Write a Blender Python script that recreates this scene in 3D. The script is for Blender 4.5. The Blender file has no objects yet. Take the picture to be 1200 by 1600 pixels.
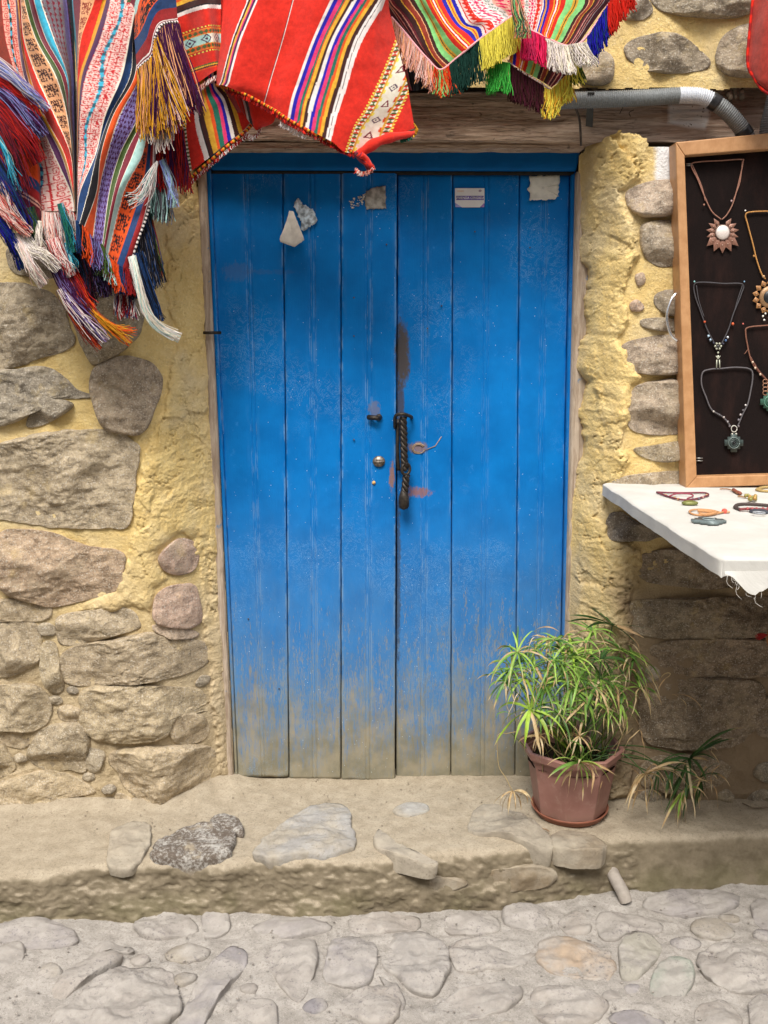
import bpy, math, random
import numpy as np
from mathutils import Vector
R = math.radians
random.seed(7)
rng = np.random.default_rng(11)
scene = bpy.context.scene
COL = scene.collection

# ------------------------------------------------------------------ camera, light, exposure
CAM = np.array((0.0, -2.9, 1.381)); PITCH = R(10.0); FPX = 1500.0
cd = bpy.data.cameras.new('camera'); co = bpy.data.objects.new('camera', cd); COL.objects.link(co)
co.location = CAM; co.rotation_euler = (R(90) - PITCH, 0, 0)
cd.sensor_fit = 'VERTICAL'; cd.sensor_height = 36.0; cd.lens = 36.0 * FPX / 1600.0
cd.clip_start = 0.05; cd.clip_end = 200
scene.camera = co
SUN_EL, SUN_AZ = 54.0, -16.0      # sun is behind and above the camera, a little to its left
w = bpy.data.worlds.new("World"); scene.world = w; w.use_nodes = True
wn = w.node_tree.nodes; wl = w.node_tree.links; wn.clear()
sky = wn.new('ShaderNodeTexSky'); sky.sky_type = 'NISHITA'; sky.sun_disc = False
sky.sun_elevation = R(SUN_EL); sky.sun_rotation = R(180 + SUN_AZ); sky.dust_density = 4.0; sky.air_density = 1.0
hs = wn.new('ShaderNodeHueSaturation'); hs.inputs['Saturation'].default_value = 0.28
bg = wn.new('ShaderNodeBackground'); bg.inputs['Strength'].default_value = 0.115
wo = wn.new('ShaderNodeOutputWorld')
wl.new(sky.outputs[0], hs.inputs['Color']); wl.new(hs.outputs[0], bg.inputs['Color']); wl.new(bg.outputs[0], wo.inputs['Surface'])
sd = bpy.data.lights.new('sun', 'SUN'); so = bpy.data.objects.new('sun', sd); COL.objects.link(so)
sd.energy = 2.9; sd.angle = R(22); sd.color = (1.0, 0.955, 0.89)
so.location = (-1, -4, 5)
sdir = Vector((-math.sin(R(-SUN_AZ)) * math.cos(R(SUN_EL)), -math.cos(R(SUN_AZ)) * math.cos(R(SUN_EL)), math.sin(R(SUN_EL))))
so.rotation_euler = sdir.to_track_quat('Z', 'Y').to_euler()
vs = scene.view_settings
scene.display_settings.display_device = 'sRGB'
vs.view_transform = 'Standard'; vs.look = 'None'; vs.exposure = 0.54; vs.gamma = 1.0; vs.use_curve_mapping = False

# ------------------------------------------------------------------ pixel of the photograph -> point on a plane of the place
FW = np.array((0, math.cos(PITCH), -math.sin(PITCH))); UP = np.array((0, math.sin(PITCH), math.cos(PITCH)))
def ray(px, py):
    px = np.asarray(px, float); py = np.asarray(py, float)
    return ((px - 600) / FPX)[..., None] * np.array((1.0, 0, 0)) + ((800 - py) / FPX)[..., None] * UP + FW
def P(px, py, Y):
    r = ray(px, py); t = (np.asarray(Y, float) - CAM[1]) / r[..., 1]
    return CAM + r * t[..., None]
def PZ(px, py, z):
    r = ray(px, py); t = (np.asarray(z, float) - CAM[2]) / r[..., 2]
    return CAM + r * t[..., None]

# ------------------------------------------------------------------ numpy noise
def _hash(ix, iy, iz, seed):
    h = (ix.astype(np.int64) * 374761393 + iy.astype(np.int64) * 668265263 + iz.astype(np.int64) * 2147483647 + seed * 974634777) & 0xFFFFFFFF
    h = ((h ^ (h >> 13)) * 1274126177) & 0xFFFFFFFF
    h = (h ^ (h >> 16)) & 0xFFFF
    return h.astype(np.float32) / 32767.5 - 1.0
def vnoise(x, y, z=0.0, seed=0):
    x = np.asarray(x, np.float32); y = np.asarray(y, np.float32); z = np.asarray(z, np.float32) + np.zeros_like(x)
    ix = np.floor(x); iy = np.floor(y); iz = np.floor(z)
    fx, fy, fz = x - ix, y - iy, z - iz
    fx = fx * fx * fx * (fx * (fx * 6 - 15) + 10); fy = fy * fy * fy * (fy * (fy * 6 - 15) + 10); fz = fz * fz * (3 - 2 * fz)
    ix = ix.astype(np.int64); iy = iy.astype(np.int64); iz = iz.astype(np.int64)
    r = 0
    for dz in (0, 1):
        if dz == 1 and not np.any(fz): break
        wz = fz if dz else 1 - fz
        a = _hash(ix, iy, iz + dz, seed); b = _hash(ix + 1, iy, iz + dz, seed)
        c = _hash(ix, iy + 1, iz + dz, seed); d = _hash(ix + 1, iy + 1, iz + dz, seed)
        r = r + wz * ((a + (b - a) * fx) * (1 - fy) + (c + (d - c) * fx) * fy)
    return r
def fbm(x, y, z=0.0, o=4, seed=0, gain=0.5):
    r = 0; a = 1.0; s = 0; f = 1.0
    for k in range(o):
        ca, sa = math.cos(k * 0.9), math.sin(k * 0.9)
        r = r + a * vnoise((x * ca - y * sa) * f, (x * sa + y * ca) * f, np.asarray(z) * f, seed + k * 17); s += a; a *= gain; f *= 2.03
    return r / s
def ridged(x, y, z=0.0, o=4, seed=0):
    r = 0; a = 1.0; s = 0; f = 1.0
    for k in range(o):
        ca, sa = math.cos(k * 1.3), math.sin(k * 1.3)
        r = r + a * (1 - 2.2 * np.abs(vnoise((x * ca - y * sa) * f, (x * sa + y * ca) * f, np.asarray(z) * f, seed + k * 31))); s += a; a *= 0.5; f *= 2.1
    return r / s
def smooth(t): t = np.clip(t, 0, 1); return t * t * (3 - 2 * t)
def polydist(x, y, poly):
    """signed distance, positive inside"""
    poly = np.asarray(poly, float); n = len(poly)
    best = np.full(np.shape(x), 1e9); ins = np.zeros(np.shape(x), bool)
    for i in range(n):
        ax, ay = poly[i]; bx, by = poly[(i + 1) % n]
        dx, dy = bx - ax, by - ay
        t = np.clip(((x - ax) * dx + (y - ay) * dy) / (dx * dx + dy * dy + 1e-12), 0, 1)
        best = np.minimum(best, (x - ax - t * dx) ** 2 + (y - ay - t * dy) ** 2)
        c = ((ay > y) != (by > y))
        with np.errstate(divide='ignore', invalid='ignore'):
            c &= x < dx * (y - ay) / (dy if dy else 1e-12) + ax
        ins ^= c
    d = np.sqrt(best)
    return np.where(ins, d, -d)

# ------------------------------------------------------------------ objects
ORG = {}
def tag(o, label=None, cat=None, group=None, kind=None):
    if label: o['label'] = label
    if cat: o['category'] = cat
    if group: o['group'] = group
    if kind: o['kind'] = kind
    return o
def thing(name, base, label, cat, group=None):
    o = bpy.data.objects.new(name, None); COL.objects.link(o); o.empty_display_size = 0.05
    o.location = base; ORG[o.name] = np.array(base, float)
    return tag(o, label, cat, group, 'thing')
def mk(name, verts, faces, mat, parent=None, label=None, kind=None, colors=None, smooth_=True, ocol=None, origin=None, uv=None):
    verts = np.asarray(verts, np.float32)
    org = ORG[parent.name] if parent is not None else (np.array(origin, float) if origin is not None else np.zeros(3))
    v = verts - org.astype(np.float32)
    me = bpy.data.meshes.new(name)
    if isinstance(faces, np.ndarray):
        nf, k = faces.shape
        me.vertices.add(len(v)); me.vertices.foreach_set('co', v.ravel())
        me.loops.add(nf * k); me.loops.foreach_set('vertex_index', faces.astype(np.int32).ravel())
        me.polygons.add(nf); me.polygons.foreach_set('loop_start', np.arange(0, nf * k, k, dtype=np.int32))
        me.polygons.foreach_set('loop_total', np.full(nf, k, np.int32))
        me.update(calc_edges=True)
    else:
        me.from_pydata([tuple(map(float, p)) for p in v], [], [tuple(int(i) for i in f) for f in faces]); me.update()
    me.polygons.foreach_set('use_smooth', np.full(len(me.polygons), bool(smooth_)))
    if colors is not None:
        for an, arr in (colors.items() if isinstance(colors, dict) else {'Col': colors}.items()):
            arr = np.asarray(arr, np.float32)
            if arr.ndim == 1: arr = np.stack([arr] * 3, 1)
            c4 = np.ones((len(v), 4), np.float32); c4[:, :3] = arr
            at = me.color_attributes.new(an, 'FLOAT_COLOR', 'POINT'); at.data.foreach_set('color', c4.ravel())
    if mat: me.materials.append(mat)
    o = bpy.data.objects.new(name, me); COL.objects.link(o)
    if parent is not None: o.parent = parent
    else: o.location = org
    ORG[o.name] = org
    if ocol is not None: o.color = (*ocol, 1)
    if label: o['label'] = label
    if kind: o['kind'] = kind
    return o
def gridfaces(nr, nc, mask=None, flip=False):
    i = np.arange(nr - 1)[:, None] * nc + np.arange(nc - 1)[None, :]
    f = np.stack([i, i + 1, i + nc + 1, i + nc], -1) if not flip else np.stack([i, i + nc, i + nc + 1, i + 1], -1)
    f = f.reshape(-1, 4)
    if mask is not None: f = f[mask.ravel()]
    return f
class MB:
    def __init__(s): s.v = []; s.f = []; s.c = []; s.n = 0
    def add(s, v, f, c=(1, 1, 1)):
        v = np.asarray(v, float); s.v.append(v)
        for q in f: s.f.append(tuple(int(i) + s.n for i in q))
        c = np.asarray(c, float); s.c.append(np.broadcast_to(c, (len(v), 3)) if c.ndim == 1 else c); s.n += len(v)
    def box(s, a, b, c=(1, 1, 1)):
        x0, y0, z0 = a; x1, y1, z1 = b
        s.hexa([(x0, y0, z0), (x1, y0, z0), (x1, y0, z1), (x0, y0, z1)], [(x0, y1, z0), (x1, y1, z0), (x1, y1, z1), (x0, y1, z1)], c)
    def hexa(s, q0, q1, c=(1, 1, 1)):
        """loft between two equal polygons (front q0, back q1)"""
        n = len(q0); v = list(q0) + list(q1)
        f = [tuple(range(n)), tuple(range(2 * n - 1, n - 1, -1))]
        for i in range(n): j = (i + 1) % n; f.append((i, i + n, j + n, j))
        s.add(v, f, c)
    def tube(s, pts, r, n=6, c=(1, 1, 1), cap=True):
        pts = np.asarray(pts, float); m = len(pts)
        r = np.broadcast_to(np.asarray(r, float), (m,))
        t = np.gradient(pts, axis=0); t /= np.linalg.norm(t, axis=1)[:, None] + 1e-12
        ref = np.array((0, 0, 1.0)) if abs(t[0, 2]) < 0.9 else np.array((1.0, 0, 0))
        u = np.cross(t[0], ref); u /= np.linalg.norm(u)
        rings = []
        for k in range(m):
            u = u - t[k] * np.dot(u, t[k]); u /= np.linalg.norm(u) + 1e-12
            wv = np.cross(t[k], u); a = np.linspace(0, 2 * np.pi, n, endpoint=False)[:, None]
            rings.append(pts[k] + r[k] * (np.cos(a) * u + np.sin(a) * wv))
        v = np.concatenate(rings); f = []
        for k in range(m - 1):
            for i in range(n):
                j = (i + 1) % n; f.append((k * n + i, k * n + j, (k + 1) * n + j, (k + 1) * n + i))
        if cap: f.append(tuple(range(n - 1, -1, -1))); f.append(tuple(range((m - 1) * n, m * n)))
        c = np.asarray(c, float)
        if c.ndim == 2: c = np.repeat(c, n, axis=0)
        s.add(v, f, c)
    def ball(s, p, r, n=8, c=(1, 1, 1), sq=(1, 1, 1)):
        p = np.asarray(p, float); v = [p + np.array((0, 0, r * sq[2]))]; m = max(3, n // 2)
        for k in range(1, m):
            th = math.pi * k / m
            for i in range(n):
                a = 2 * math.pi * i / n; v.append(p + r * np.array((math.sin(th) * math.cos(a) * sq[0], math.sin(th) * math.sin(a) * sq[1], math.cos(th) * sq[2])))
        v.append(p - np.array((0, 0, r * sq[2]))); f = []
        for i in range(n): f.append((0, 1 + i, 1 + (i + 1) % n))
        for k in range(m - 2):
            for i in range(n):
                a = 1 + k * n; f.append((a + i, a + n + i, a + n + (i + 1) % n, a + (i + 1) % n))
        a = 1 + (m - 2) * n; l = len(v) - 1
        for i in range(n): f.append((a + i, l, a + (i + 1) % n))
        s.add(v, f, c)
    def lathe(s, prof, ctr, n=24, c=(1, 1, 1), rot=0.0):
        ctr = np.asarray(ctr, float); v = []; f = []; m = len(prof)
        for (r, z) in prof:
            for i in range(n):
                a = 2 * math.pi * i / n + rot; v.append(ctr + np.array((r * math.cos(a), r * math.sin(a), z)))
        for k in range(m - 1):
            for i in range(n):
                j = (i + 1) % n; f.append((k * n + i, k * n + j, (k + 1) * n + j, (k + 1) * n + i))
        s.add(v, f, c)
    def build(s, name, mat, parent=None, sm=True, **kw):
        return mk(name, np.concatenate(s.v), s.f, mat, parent, smooth_=sm, colors=np.concatenate(s.c), **kw)
def catmull(pts, n):
    """smooth path through points, n samples"""
    pts = np.asarray(pts, float); m = len(pts)
    if m < 3:
        t = np.linspace(0, 1, n)[:, None]; return pts[0] * (1 - t) + pts[-1] * t
    q = np.concatenate([[2 * pts[0] - pts[1]], pts, [2 * pts[-1] - pts[-2]]])
    t = np.linspace(0, m - 1 - 1e-9, n); i = t.astype(int); f = (t - i)[:, None]
    a, b, c, d = q[i], q[i + 1], q[i + 2], q[i + 3]
    return 0.5 * (2 * b + (c - a) * f + (2 * a - 5 * b + 4 * c - d) * f ** 2 + (3 * b - a - 3 * c + d) * f ** 3)
def bevel(o, wd=0.002, seg=2):
    m = o.modifiers.new('bevel', 'BEVEL'); m.width = wd; m.segments = seg; m.limit_method = 'ANGLE'; m.angle_limit = R(40)
    return o

# ------------------------------------------------------------------ material helpers
class NT:
    def __init__(s, name):
        s.m = bpy.data.materials.new(name); s.m.use_nodes = True; s.n = s.m.node_tree.nodes; s.l = s.m.node_tree.links
        s.b = s.n['Principled BSDF']; s.pos = s.n.new('ShaderNodeNewGeometry').outputs['Position']
    def put(s, sock, v):
        if hasattr(v, 'is_linked') or hasattr(v, 'links'): s.l.new(v, sock)
        elif isinstance(v, (tuple, list)) and len(v) == 3 and sock.type == 'RGBA': sock.default_value = (*v, 1)
        else: sock.default_value = v
    def noise(s, scale, detail=4, rough=0.55, vec=None, stretch=None, dist=0.0, off=None):
        v = vec or s.pos
        if stretch or off:
            mp = s.n.new('ShaderNodeMapping'); s.l.new(v, mp.inputs['Vector'])
            if stretch: mp.inputs['Scale'].default_value = stretch
            if off: mp.inputs['Location'].default_value = off
            v = mp.outputs[0]
        t = s.n.new('ShaderNodeTexNoise'); s.l.new(v, t.inputs['Vector'])
        t.inputs['Scale'].default_value = scale; t.inputs['Detail'].default_value = detail; t.inputs['Roughness'].default_value = rough
        t.inputs['Distortion'].default_value = dist
        return t.outputs[0]
    def voro(s, scale, feature='F1', stretch=None):
        v = s.pos
        if stretch:
            mp = s.n.new('ShaderNodeMapping'); s.l.new(v, mp.inputs['Vector']); mp.inputs['Scale'].default_value = stretch; v = mp.outputs[0]
        t = s.n.new('ShaderNodeTexVoronoi'); t.feature = feature; s.l.new(v, t.inputs['Vector']); t.inputs['Scale'].default_value = scale
        return t.outputs['Distance']
    def math(s, op, a, b=0.0, c=None):
        t = s.n.new('ShaderNodeMath'); t.operation = op; s.put(t.inputs[0], a); s.put(t.inputs[1], b)
        if c is not None: s.put(t.inputs[2], c)
        return t.outputs[0]
    def rng(s, v, a, b, c=0.0, d=1.0):
        t = s.n.new('ShaderNodeMapRange'); t.clamp = True; t.interpolation_type = 'SMOOTHSTEP'
        s.put(t.inputs['Value'], v); t.inputs['From Min'].default_value = a; t.inputs['From Max'].default_value = b
        t.inputs['To Min'].default_value = c; t.inputs['To Max'].default_value = d
        return t.outputs[0]
    def mix(s, f, a, b, mode='MIX'):
        t = s.n.new('ShaderNodeMix'); t.data_type = 'RGBA'; t.blend_type = mode
        s.put(t.inputs[0], f); s.put(t.inputs[6], a); s.put(t.inputs[7], b)
        return t.outputs[2]
    def attr(s, name):
        t = s.n.new('ShaderNodeAttribute'); t.attribute_name = name; return t.outputs['Color']
    def sep(s, v=None):
        t = s.n.new('ShaderNodeSeparateXYZ'); s.l.new(v or s.pos, t.inputs[0]); return t.outputs
    def ocol(s): return s.n.new('ShaderNodeObjectInfo').outputs['Color']
    def bump(s, h, strength=0.5, dist=0.004, prev=None):
        t = s.n.new('ShaderNodeBump'); t.inputs['Strength'].default_value = strength; t.inputs['Distance'].default_value = dist
        s.put(t.inputs['Height'], h)
        if prev is not None: s.l.new(prev, t.inputs['Normal'])
        s.l.new(t.outputs[0], s.b.inputs['Normal']); return t.outputs[0]
    def done(s, col, rough=0.9, spec=0.3, metal=0.0):
        s.put(s.b.inputs['Base Color'], col); s.put(s.b.inputs['Roughness'], rough)
        s.b.inputs['Specular IOR Level'].default_value = spec; s.b.inputs['Metallic'].default_value = metal
        return s.m
def simple(name, col, rough=0.8, spec=0.3, metal=0.0, var=0.25, scale=60, bump=0.2, bd=0.001):
    t = NT(name); n = t.noise(scale, 4)
    d = tuple(c * (1 - var) for c in col); l = tuple(min(1, c * (1 + var)) for c in col)
    t.bump(n, bump, bd)
    return t.done(t.mix(t.rng(n, .3, .7), d, l), rough, spec, metal)
def vcol(name, rough=0.85, spec=0.25, metal=0.0, scale=400, bump=0.3, bd=0.001, var=0.15):
    t = NT(name); n = t.noise(scale, 3)
    t.bump(n, bump, bd)
    return t.done(t.mix(var, t.attr('Col'), t.mix(t.rng(n, .3, .7), (0, 0, 0), (1, 1, 1)), 'OVERLAY'), rough, spec, metal)
# ================================================================== materials of wall, ground, door
def mat_stone(name, dust=(.40, .33, .225), yellow=0.25):
    t = NT(name)
    big = t.noise(9, 5, .6); mid = t.noise(34, 6, .62, dist=.6); fine = t.noise(170, 5, .65); layer = t.noise(26, 5, .6, stretch=(1, 1, 4.5), dist=1.2)
    oc = t.ocol()
    c = t.mix(t.rng(mid, .28, .72), t.mix(.55, oc, (.05, .04, .03)), t.mix(.22, oc, (.66, .56, .42)))
    c = t.mix(t.rng(layer, .52, .70, 0, .55), c, t.mix(.5, oc, (.42, .36, .27)))
    c = t.mix(t.rng(fine, .50, .68, 0, .55), c, (.10, .08, .06))
    c = t.mix(t.rng(t.noise(230, 3, .5, off=(3, 1, 4)), .54, .68, 0, .6), c, (.58, .53, .45))
    c = t.mix(t.rng(big, .50, .72, 0, .40), c, dust)
    if yellow:
        yl = t.noise(13, 6, .7, off=(5, 2, 1))
        c = t.mix(t.rng(yl, .56, .68, 0, yellow), c, (.50, .36, .12))
    n1 = t.bump(mid, .6, .008); n2 = t.bump(layer, .4, .005, n1); n3 = t.bump(fine, .7, .0035, n2)
    cr = t.voro(19, 'DISTANCE_TO_EDGE', (1, 1, 1.6))
    return t.done(c, .93, .2)
M_stone = mat_stone('wall_stone')
M_stone_low = mat_stone('dusty_wall_stone', (.42, .34, .215), .10)

def mat_plaster():
    t = NT('ochre_plaster')
    big = t.noise(4, 5, .6); mid = t.noise(22, 6, .6); fine = t.noise(140, 5, .6)
    y1, y2, tan_ = (.72, .545, .235), (.64, .46, .18), (.47, .37, .23)
    c = t.mix(t.rng(mid, .35, .68), y2, y1)
    c = t.mix(t.rng(big, .44, .66, 0, .7), c, (.60, .49, .30))
    c = t.mix(t.rng(t.noise(9, 6, .65, off=(8, 1, 1)), .55, .75, 0, .35), c, (.42, .31, .16))
    z = t.sep()[2]; x = t.sep()[0]
    edge = t.math('ADD', z, t.math('MULTIPLY', t.math('SUBTRACT', t.noise(3.2, 5, .6), .5), .55))
    # mud-coloured render low on the wall, ochre paint above
    c = t.mix(t.rng(edge, .92, .34, 0, .88), c, t.mix(t.rng(mid, .3, .7), (.36, .285, .185), (.47, .38, .26)))
    w1 = t.rng(t.noise(45, 6, .7, off=(1, 5, 2)), .60, .72, 0, .55)
    c = t.mix(w1, c, (.66, .55, .33))
    c = t.mix(t.rng(fine, .54, .70, 0, .35), c, (.40, .29, .14)); c = t.mix(t.rng(t.noise(180, 4, .6, off=(4, 3, 1)), .56, .70, 0, .5), c, (.80, .68, .42))
    ckn = t.noise(9, 7, .68, dist=1.2, off=(6, 2, 9)); ck = t.math('MULTIPLY', t.rng(t.math('ABSOLUTE', t.math('SUBTRACT', ckn, .5)), .009, .0), t.rng(t.noise(4, 3, .5, off=(1, 9, 4)), .50, .60))
    c = t.mix(t.math('MULTIPLY', ck, .22), c, (.22, .15, .07))
    wh = t.attr('Wash')  # pale grey-white patch laid over the wall colour by a vertex mask
    c = t.mix(wh, c, t.mix(t.rng(mid, .3, .7), (.74, .73, .71), (.84, .83, .82)))
    # darker brown low on the far right, under the stall
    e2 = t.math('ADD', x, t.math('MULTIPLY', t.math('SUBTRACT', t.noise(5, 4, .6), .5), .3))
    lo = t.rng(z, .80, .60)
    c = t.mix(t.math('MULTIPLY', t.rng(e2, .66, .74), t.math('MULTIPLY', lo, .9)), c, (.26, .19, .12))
    n1 = t.bump(mid, .4, .006); n2 = t.bump(fine, 1.0, .004, n1); n3 = t.bump(t.noise(55, 6, .7, dist=.8), .45, .004, n2); t.bump(t.math('SUBTRACT', 1.0, ck), .4, .003, n3)
    return t.done(c, .9, .25)
M_plaster = mat_plaster()

def mat_earth(name, a, b, dark, moss_and_shade=0.0, spk=.5, scale=1.0):
    t = NT(name)
    big = t.noise(3.5 * scale, 5, .6); mid = t.noise(20 * scale, 6, .62); fine = t.noise(150, 6, .65); gr = t.noise(420, 2, .5)
    c = t.mix(t.rng(mid, .32, .7), a, b)
    c = t.mix(t.rng(big, .5, .72, 0, .45), c, tuple(x * 1.12 for x in b))
    c = t.mix(t.rng(fine, .50, .68, 0, spk), c, dark)
    c = t.mix(t.rng(t.noise(60, 6, .7, dist=1.0, off=(5, 1, 2)), .56, .70, 0, .45), c, tuple(x * 1.25 for x in b))
    c = t.mix(t.rng(gr, .56, .68, 0, .45), c, tuple(min(1, x * 1.35) for x in b))
    if moss_and_shade:
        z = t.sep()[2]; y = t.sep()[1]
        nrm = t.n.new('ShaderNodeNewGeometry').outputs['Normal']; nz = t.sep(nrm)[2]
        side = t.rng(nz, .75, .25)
        c = t.mix(side, c, t.mix(t.rng(mid, .3, .7), (.150, .122, .080), (.245, .202, .140)))  # upright front gets a darker brown: its shade put into the colour
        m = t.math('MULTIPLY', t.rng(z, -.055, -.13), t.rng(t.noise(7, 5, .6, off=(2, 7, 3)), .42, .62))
        c = t.mix(t.math('MULTIPLY', t.math('MULTIPLY', m, side), moss_and_shade), c, (.13, .135, .045))
    n1 = t.bump(mid, .45, .008); n2 = t.bump(fine, .6, .0025, n1)
    return t.done(c, .95, .15)
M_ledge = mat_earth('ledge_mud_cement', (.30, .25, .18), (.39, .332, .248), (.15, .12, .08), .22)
M_street = mat_earth('street_cement', (.265, .242, .215), (.385, .355, .322), (.15, .132, .115), 0, .55)
def mat_pebble(name, speck, amt, dust=(.375, .345, .315), d0=.36, d1=.56):
    t = NT(name)
    mid = t.noise(26, 6, .62); fine = t.noise(120, 5, .7); oc = t.ocol(); s2 = t.noise(210, 3, .6, off=(4, 4, 1))
    oc = t.mix(.22, oc, (0, 0, 0)); c = t.mix(t.rng(mid, .3, .7), t.mix(.3, oc, (.10, .085, .075)), oc)
    c = t.mix(t.rng(t.noise(8, 5, .6), d0, d1, 0, .85), c, t.mix(t.rng(mid, .3, .7), tuple(x * .85 for x in dust), tuple(x * 1.08 for x in dust)))
    c = t.mix(t.math('MULTIPLY', t.rng(fine, .52, .66, 0, amt), t.rng(t.noise(11, 3, .5, off=(9, 2, 2)), .42, .6)), c, speck)
    n1 = t.bump(mid, .5, .008); t.bump(fine, .7, .003, n1)
    return t.done(c, .92, .2)
M_cobble = mat_pebble('cobble_stone', (.14, .12, .13), .65, (.375, .345, .312))
M_ledgest = mat_pebble('ledge_stone', (.17, .135, .09), .5, (.37, .325, .255), .38, .62)
def mat_speckled():
    t = NT('speckled_stone'); f = t.math('ADD', t.math('MULTIPLY', t.noise(110, 6, .75), .7), t.math('MULTIPLY', t.noise(22, 4, .6), .3)); m = t.noise(30, 4)
    nrm = t.n.new('ShaderNodeNewGeometry').outputs['Normal']; z = t.sep()[2]
    c = t.mix(t.rng(f, .44, .60), (.12, .095, .075), (.38, .36, .325)); c = t.mix(t.rng(t.noise(10, 4, .6), .55, .68, 0, .8), c, (.36, .30, .21))
    c = t.mix(t.rng(z, -.010, -.035), c, t.mix(t.rng(m, .3, .7), (.22, .18, .13), (.32, .27, .2)))
    t.bump(f, .6, .003)
    return t.done(c, .9, .2)
M_speck = mat_speckled()

def mat_oldwood(name, a, b, crack=.7, pale_area=False):
    t = NT(name)
    g = t.noise(14, 8, .65, stretch=(1, 3, 14), dist=.8); g2 = t.noise(60, 6, .6, stretch=(1, 3, 16)); ck = t.noise(5, 6, .6, stretch=(1, 2, 20), dist=.5)
    c = t.mix(t.rng(g, .3, .7), a, b)
    c = t.mix(t.rng(g2, .55, .75, 0, .6), c, tuple(x * .45 for x in a))
    k = t.rng(t.math('ABSOLUTE', t.math('SUBTRACT', ck, .5)), .012, .0, 0, crack)
    c = t.mix(k, c, (.03, .02, .012))
    c = t.mix(t.rng(t.noise(40, 4, .6, off=(3, 3, 3)), .66, .74, 0, .7), c, (.04, .03, .02))
    if pale_area:
        c = t.mix(t.math('MULTIPLY', t.rng(t.math('ADD', t.sep()[0], t.math('MULTIPLY', t.noise(5, 4), .3)), .45, 1.0), .6), c, t.mix(t.rng(g, .3, .7), (.34, .235, .18), (.55, .42, .34)))
        c = t.mix(t.attr('Col'), c, t.mix(t.rng(t.noise(120, 5, .6), .62, .66), (.80, .80, .80), (.10, .08, .07)))  # pale grey patch with dark specks mixed over the wood
    n1 = t.bump(g, .5, .006); n2 = t.bump(g2, .6, .003, n1); t.bump(t.math('SUBTRACT', 1.0, k), .7, .006, n2)
    return t.done(c, .88, .2)
M_beam = mat_oldwood('old_beam_wood', (.31, .21, .14), (.56, .42, .31), .6, True)
def mat_postwood():
    t = NT('weathered_post_wood')
    g = t.noise(12, 8, .65, stretch=(9, 3, .8), dist=.6); g2 = t.noise(70, 6, .6, stretch=(10, 3, .7))
    c = t.mix(t.rng(g, .3, .7), (.27, .20, .145), (.50, .41, .32))
    c = t.mix(t.rng(g2, .56, .75, 0, .6), c, (.13, .09, .06))
    bl = t.rng(t.noise(16, 6, .7, off=(2, 0, 8)), .60, .66, 0, .75)
    c = t.mix(bl, c, (.08, .20, .34))
    n1 = t.bump(g, .5, .005); t.bump(g2, .6, .002, n1)
    return t.done(c, .9, .2)
M_post = mat_postwood()

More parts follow.
